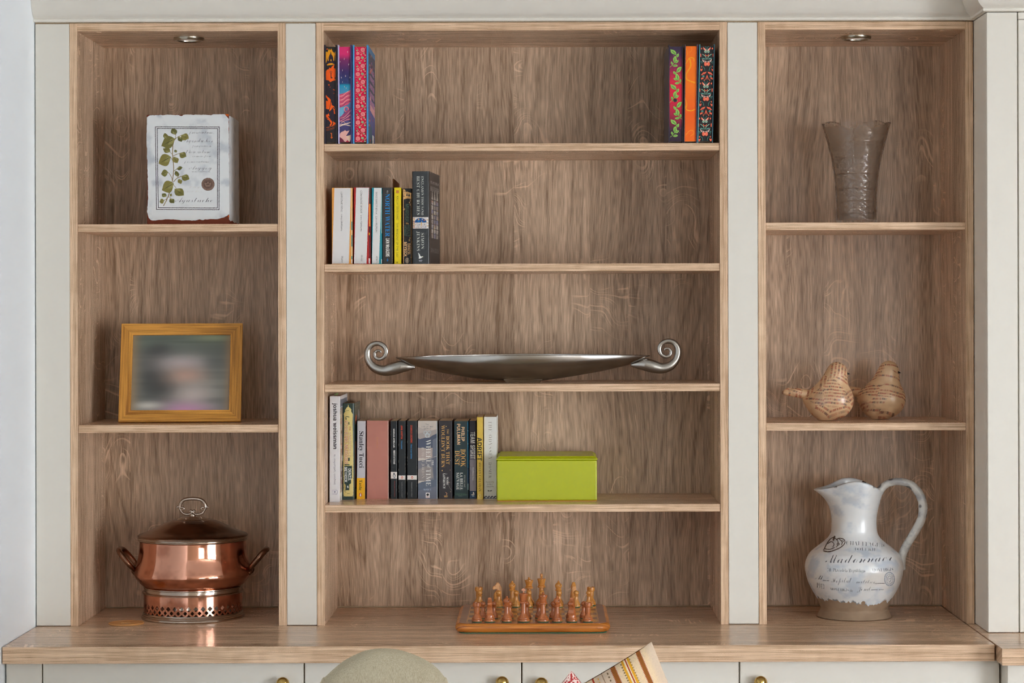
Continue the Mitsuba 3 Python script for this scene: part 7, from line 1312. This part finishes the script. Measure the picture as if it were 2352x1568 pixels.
def stripes(p, n, uv):
    v = uv.y; c = mix(lin(226, 200, 162), lin(206, 184, 160), smoothstep(.4, .6, noise(v * 9, 3)))
    fine = noise(uv.x * 260, v * 900); c = mix(c, lin(186, 168, 150), .35 * smoothstep(.4, .8, fine))
    def band(c, a, b, col, dash=0.0, on=.5):
        m = smoothstep(a - .0012, a + .0006, v) * smoothstep(b + .0012, b - .0006, v)
        if dash: m = m * dr.select(uv.x * dash - dr.floor(uv.x * dash) < on, 1.0, 0.0)
        return mix(c, mi.Color3f(col), m)
    BR, YO, RE, DK = lin(140, 84, 36), lin(214, 158, 44), lin(156, 52, 26), lin(112, 92, 62)
    for o in (0.0, .30, .60):
        c = band(c, o + .060, o + .076, BR); c = band(c, o + .0575, o + .060, RE, 170); c = band(c, o + .076, o + .0785, RE, 170)
        c = band(c, o + .112, o + .121, YO); c = band(c, o + .108, o + .112, lin(150, 120, 60), 90); c = band(c, o + .126, o + .131, RE); c = band(c, o + .131, o + .136, lin(236, 216, 176)); c = band(c, o + .138, o + .147, YO); c = band(c, o + .148, o + .153, lin(120, 100, 60), 90)
        c = band(c, o + .178, o + .196, BR); c = band(c, o + .1755, o + .178, RE, 170); c = band(c, o + .196, o + .1985, RE, 170); c = band(c, o + .212, o + .217, DK, 70); c = band(c, o + .236, o + .239, lin(150, 124, 100)); c = band(c, o + .256, o + .260, lin(206, 160, 70), 70); c = band(c, o + .276, o + .283, RE); c = band(c, o + .298, o + .303, DK, 70); c = band(c, o + .322, o + .328, YO)
    return c
scene['mat_stripe_cloth'] = pbsdf(mikit.proc(stripes), .85, .2, sheen=.2)
def cushion(cx, cy, cz, size, rot, fat, yaw=0.0, tilt=0.0, pinch=.55):
    def side(sg):
        def fn(U, V):
            a, b = 2 * U - 1, 2 * V - 1; k = (1 - np.abs(a) ** 2.4) * (1 - np.abs(b) ** 2.4); e = 1 - .055 * (1 - b * b) * np.abs(a) ** 2; e2 = 1 - .055 * (1 - a * a) * np.abs(b) ** 2
            h = fat * np.clip(k, 0, 1) ** pinch + .004
            h = h + .006 * np.sin(7 * a + 3 * b) * k
            x, z = a * e * size / 2, b * e2 * size / 2; c, s = math.cos(rot), math.sin(rot)
            return np.stack([x * c - z * s, -sg * h, x * s + z * c], -1)
        g = grid(fn, 61, 61); return g
    A, Bk = side(1), side(-1); Bk.invert(); m = mj(A, Bk); u = np.linspace(0, 1, 61); U, V = np.meshgrid(u, u, indexing='ij'); uv1 = np.stack([U.ravel(), V.ravel()], 1)
    m = place(m, rx=tilt); m = place(m, (cx, cy, cz), rz=yaw); return m, np.vstack([uv1, uv1])
q = at(1497, 1474, -1.50); SZ = .40; RT = math.radians(27)
ct = np.array([q[0], q[2]]); up = np.array([(1 * math.cos(RT) - 1 * math.sin(RT)), (1 * math.sin(RT) + 1 * math.cos(RT))]) * SZ / 2
cc = ct - up
m, uv = cushion(cc[0], -1.50, cc[1], SZ, RT, .05); uv = np.stack([uv[:, 1], 1 - uv[:, 0]], 1)
k = put('cushion', m, 'mat_stripe_cloth', smooth=True, uv=uv); labels[k] = {'label': 'striped cream, ochre and rust cushion standing on its corner on the low bench', 'category': 'cushion'}
zb_ = float(m.vertices[:, 2].min()) - .0005
q = at(1313, 1556.5, -1.62); h2 = (q[2] - zb_) / (2 * .98); m2, uv2 = cushion(q[0], -1.62, zb_ + h2 + .001, h2 * math.sqrt(2), math.radians(45), .04)
m2.apply_translation((0, 0, zb_ + .0005 - m2.vertices[:, 2].min()))
scene['mat_red_weave'] = pbsdf(mikit.proc(lambda p, n, uv: mix(lin(232, 206, 196), lin(168, 62, 60), smoothstep(.45, .6, noise(p.x * 420, p.z * 420, p.y * 420)))), .9, .15)
k = put('cushion', m2, 'mat_red_weave', smooth=True, uv=uv2); labels[k] = {'label': 'red and white woven cushion, only its tip showing beside the striped cushion', 'category': 'cushion'}
t = thing('bench', 'low beige linen bench below the striped cushion', 'bench')
put('seat', rbox(cc[0] - .42, cc[0] + .42, -1.78, -1.30, zb_ - .11, zb_, .03, 16), 'mat_linen', t, smooth=50)
for sx in (-1, 1):
    for yy in (-1.74, -1.34): put('leg', tube([(cc[0] + sx * .37, yy, zb_ - .10), (cc[0] + sx * .38, yy, .0004)], [.02, .014], 12), 'mat_dark_leg', t, smooth=40)
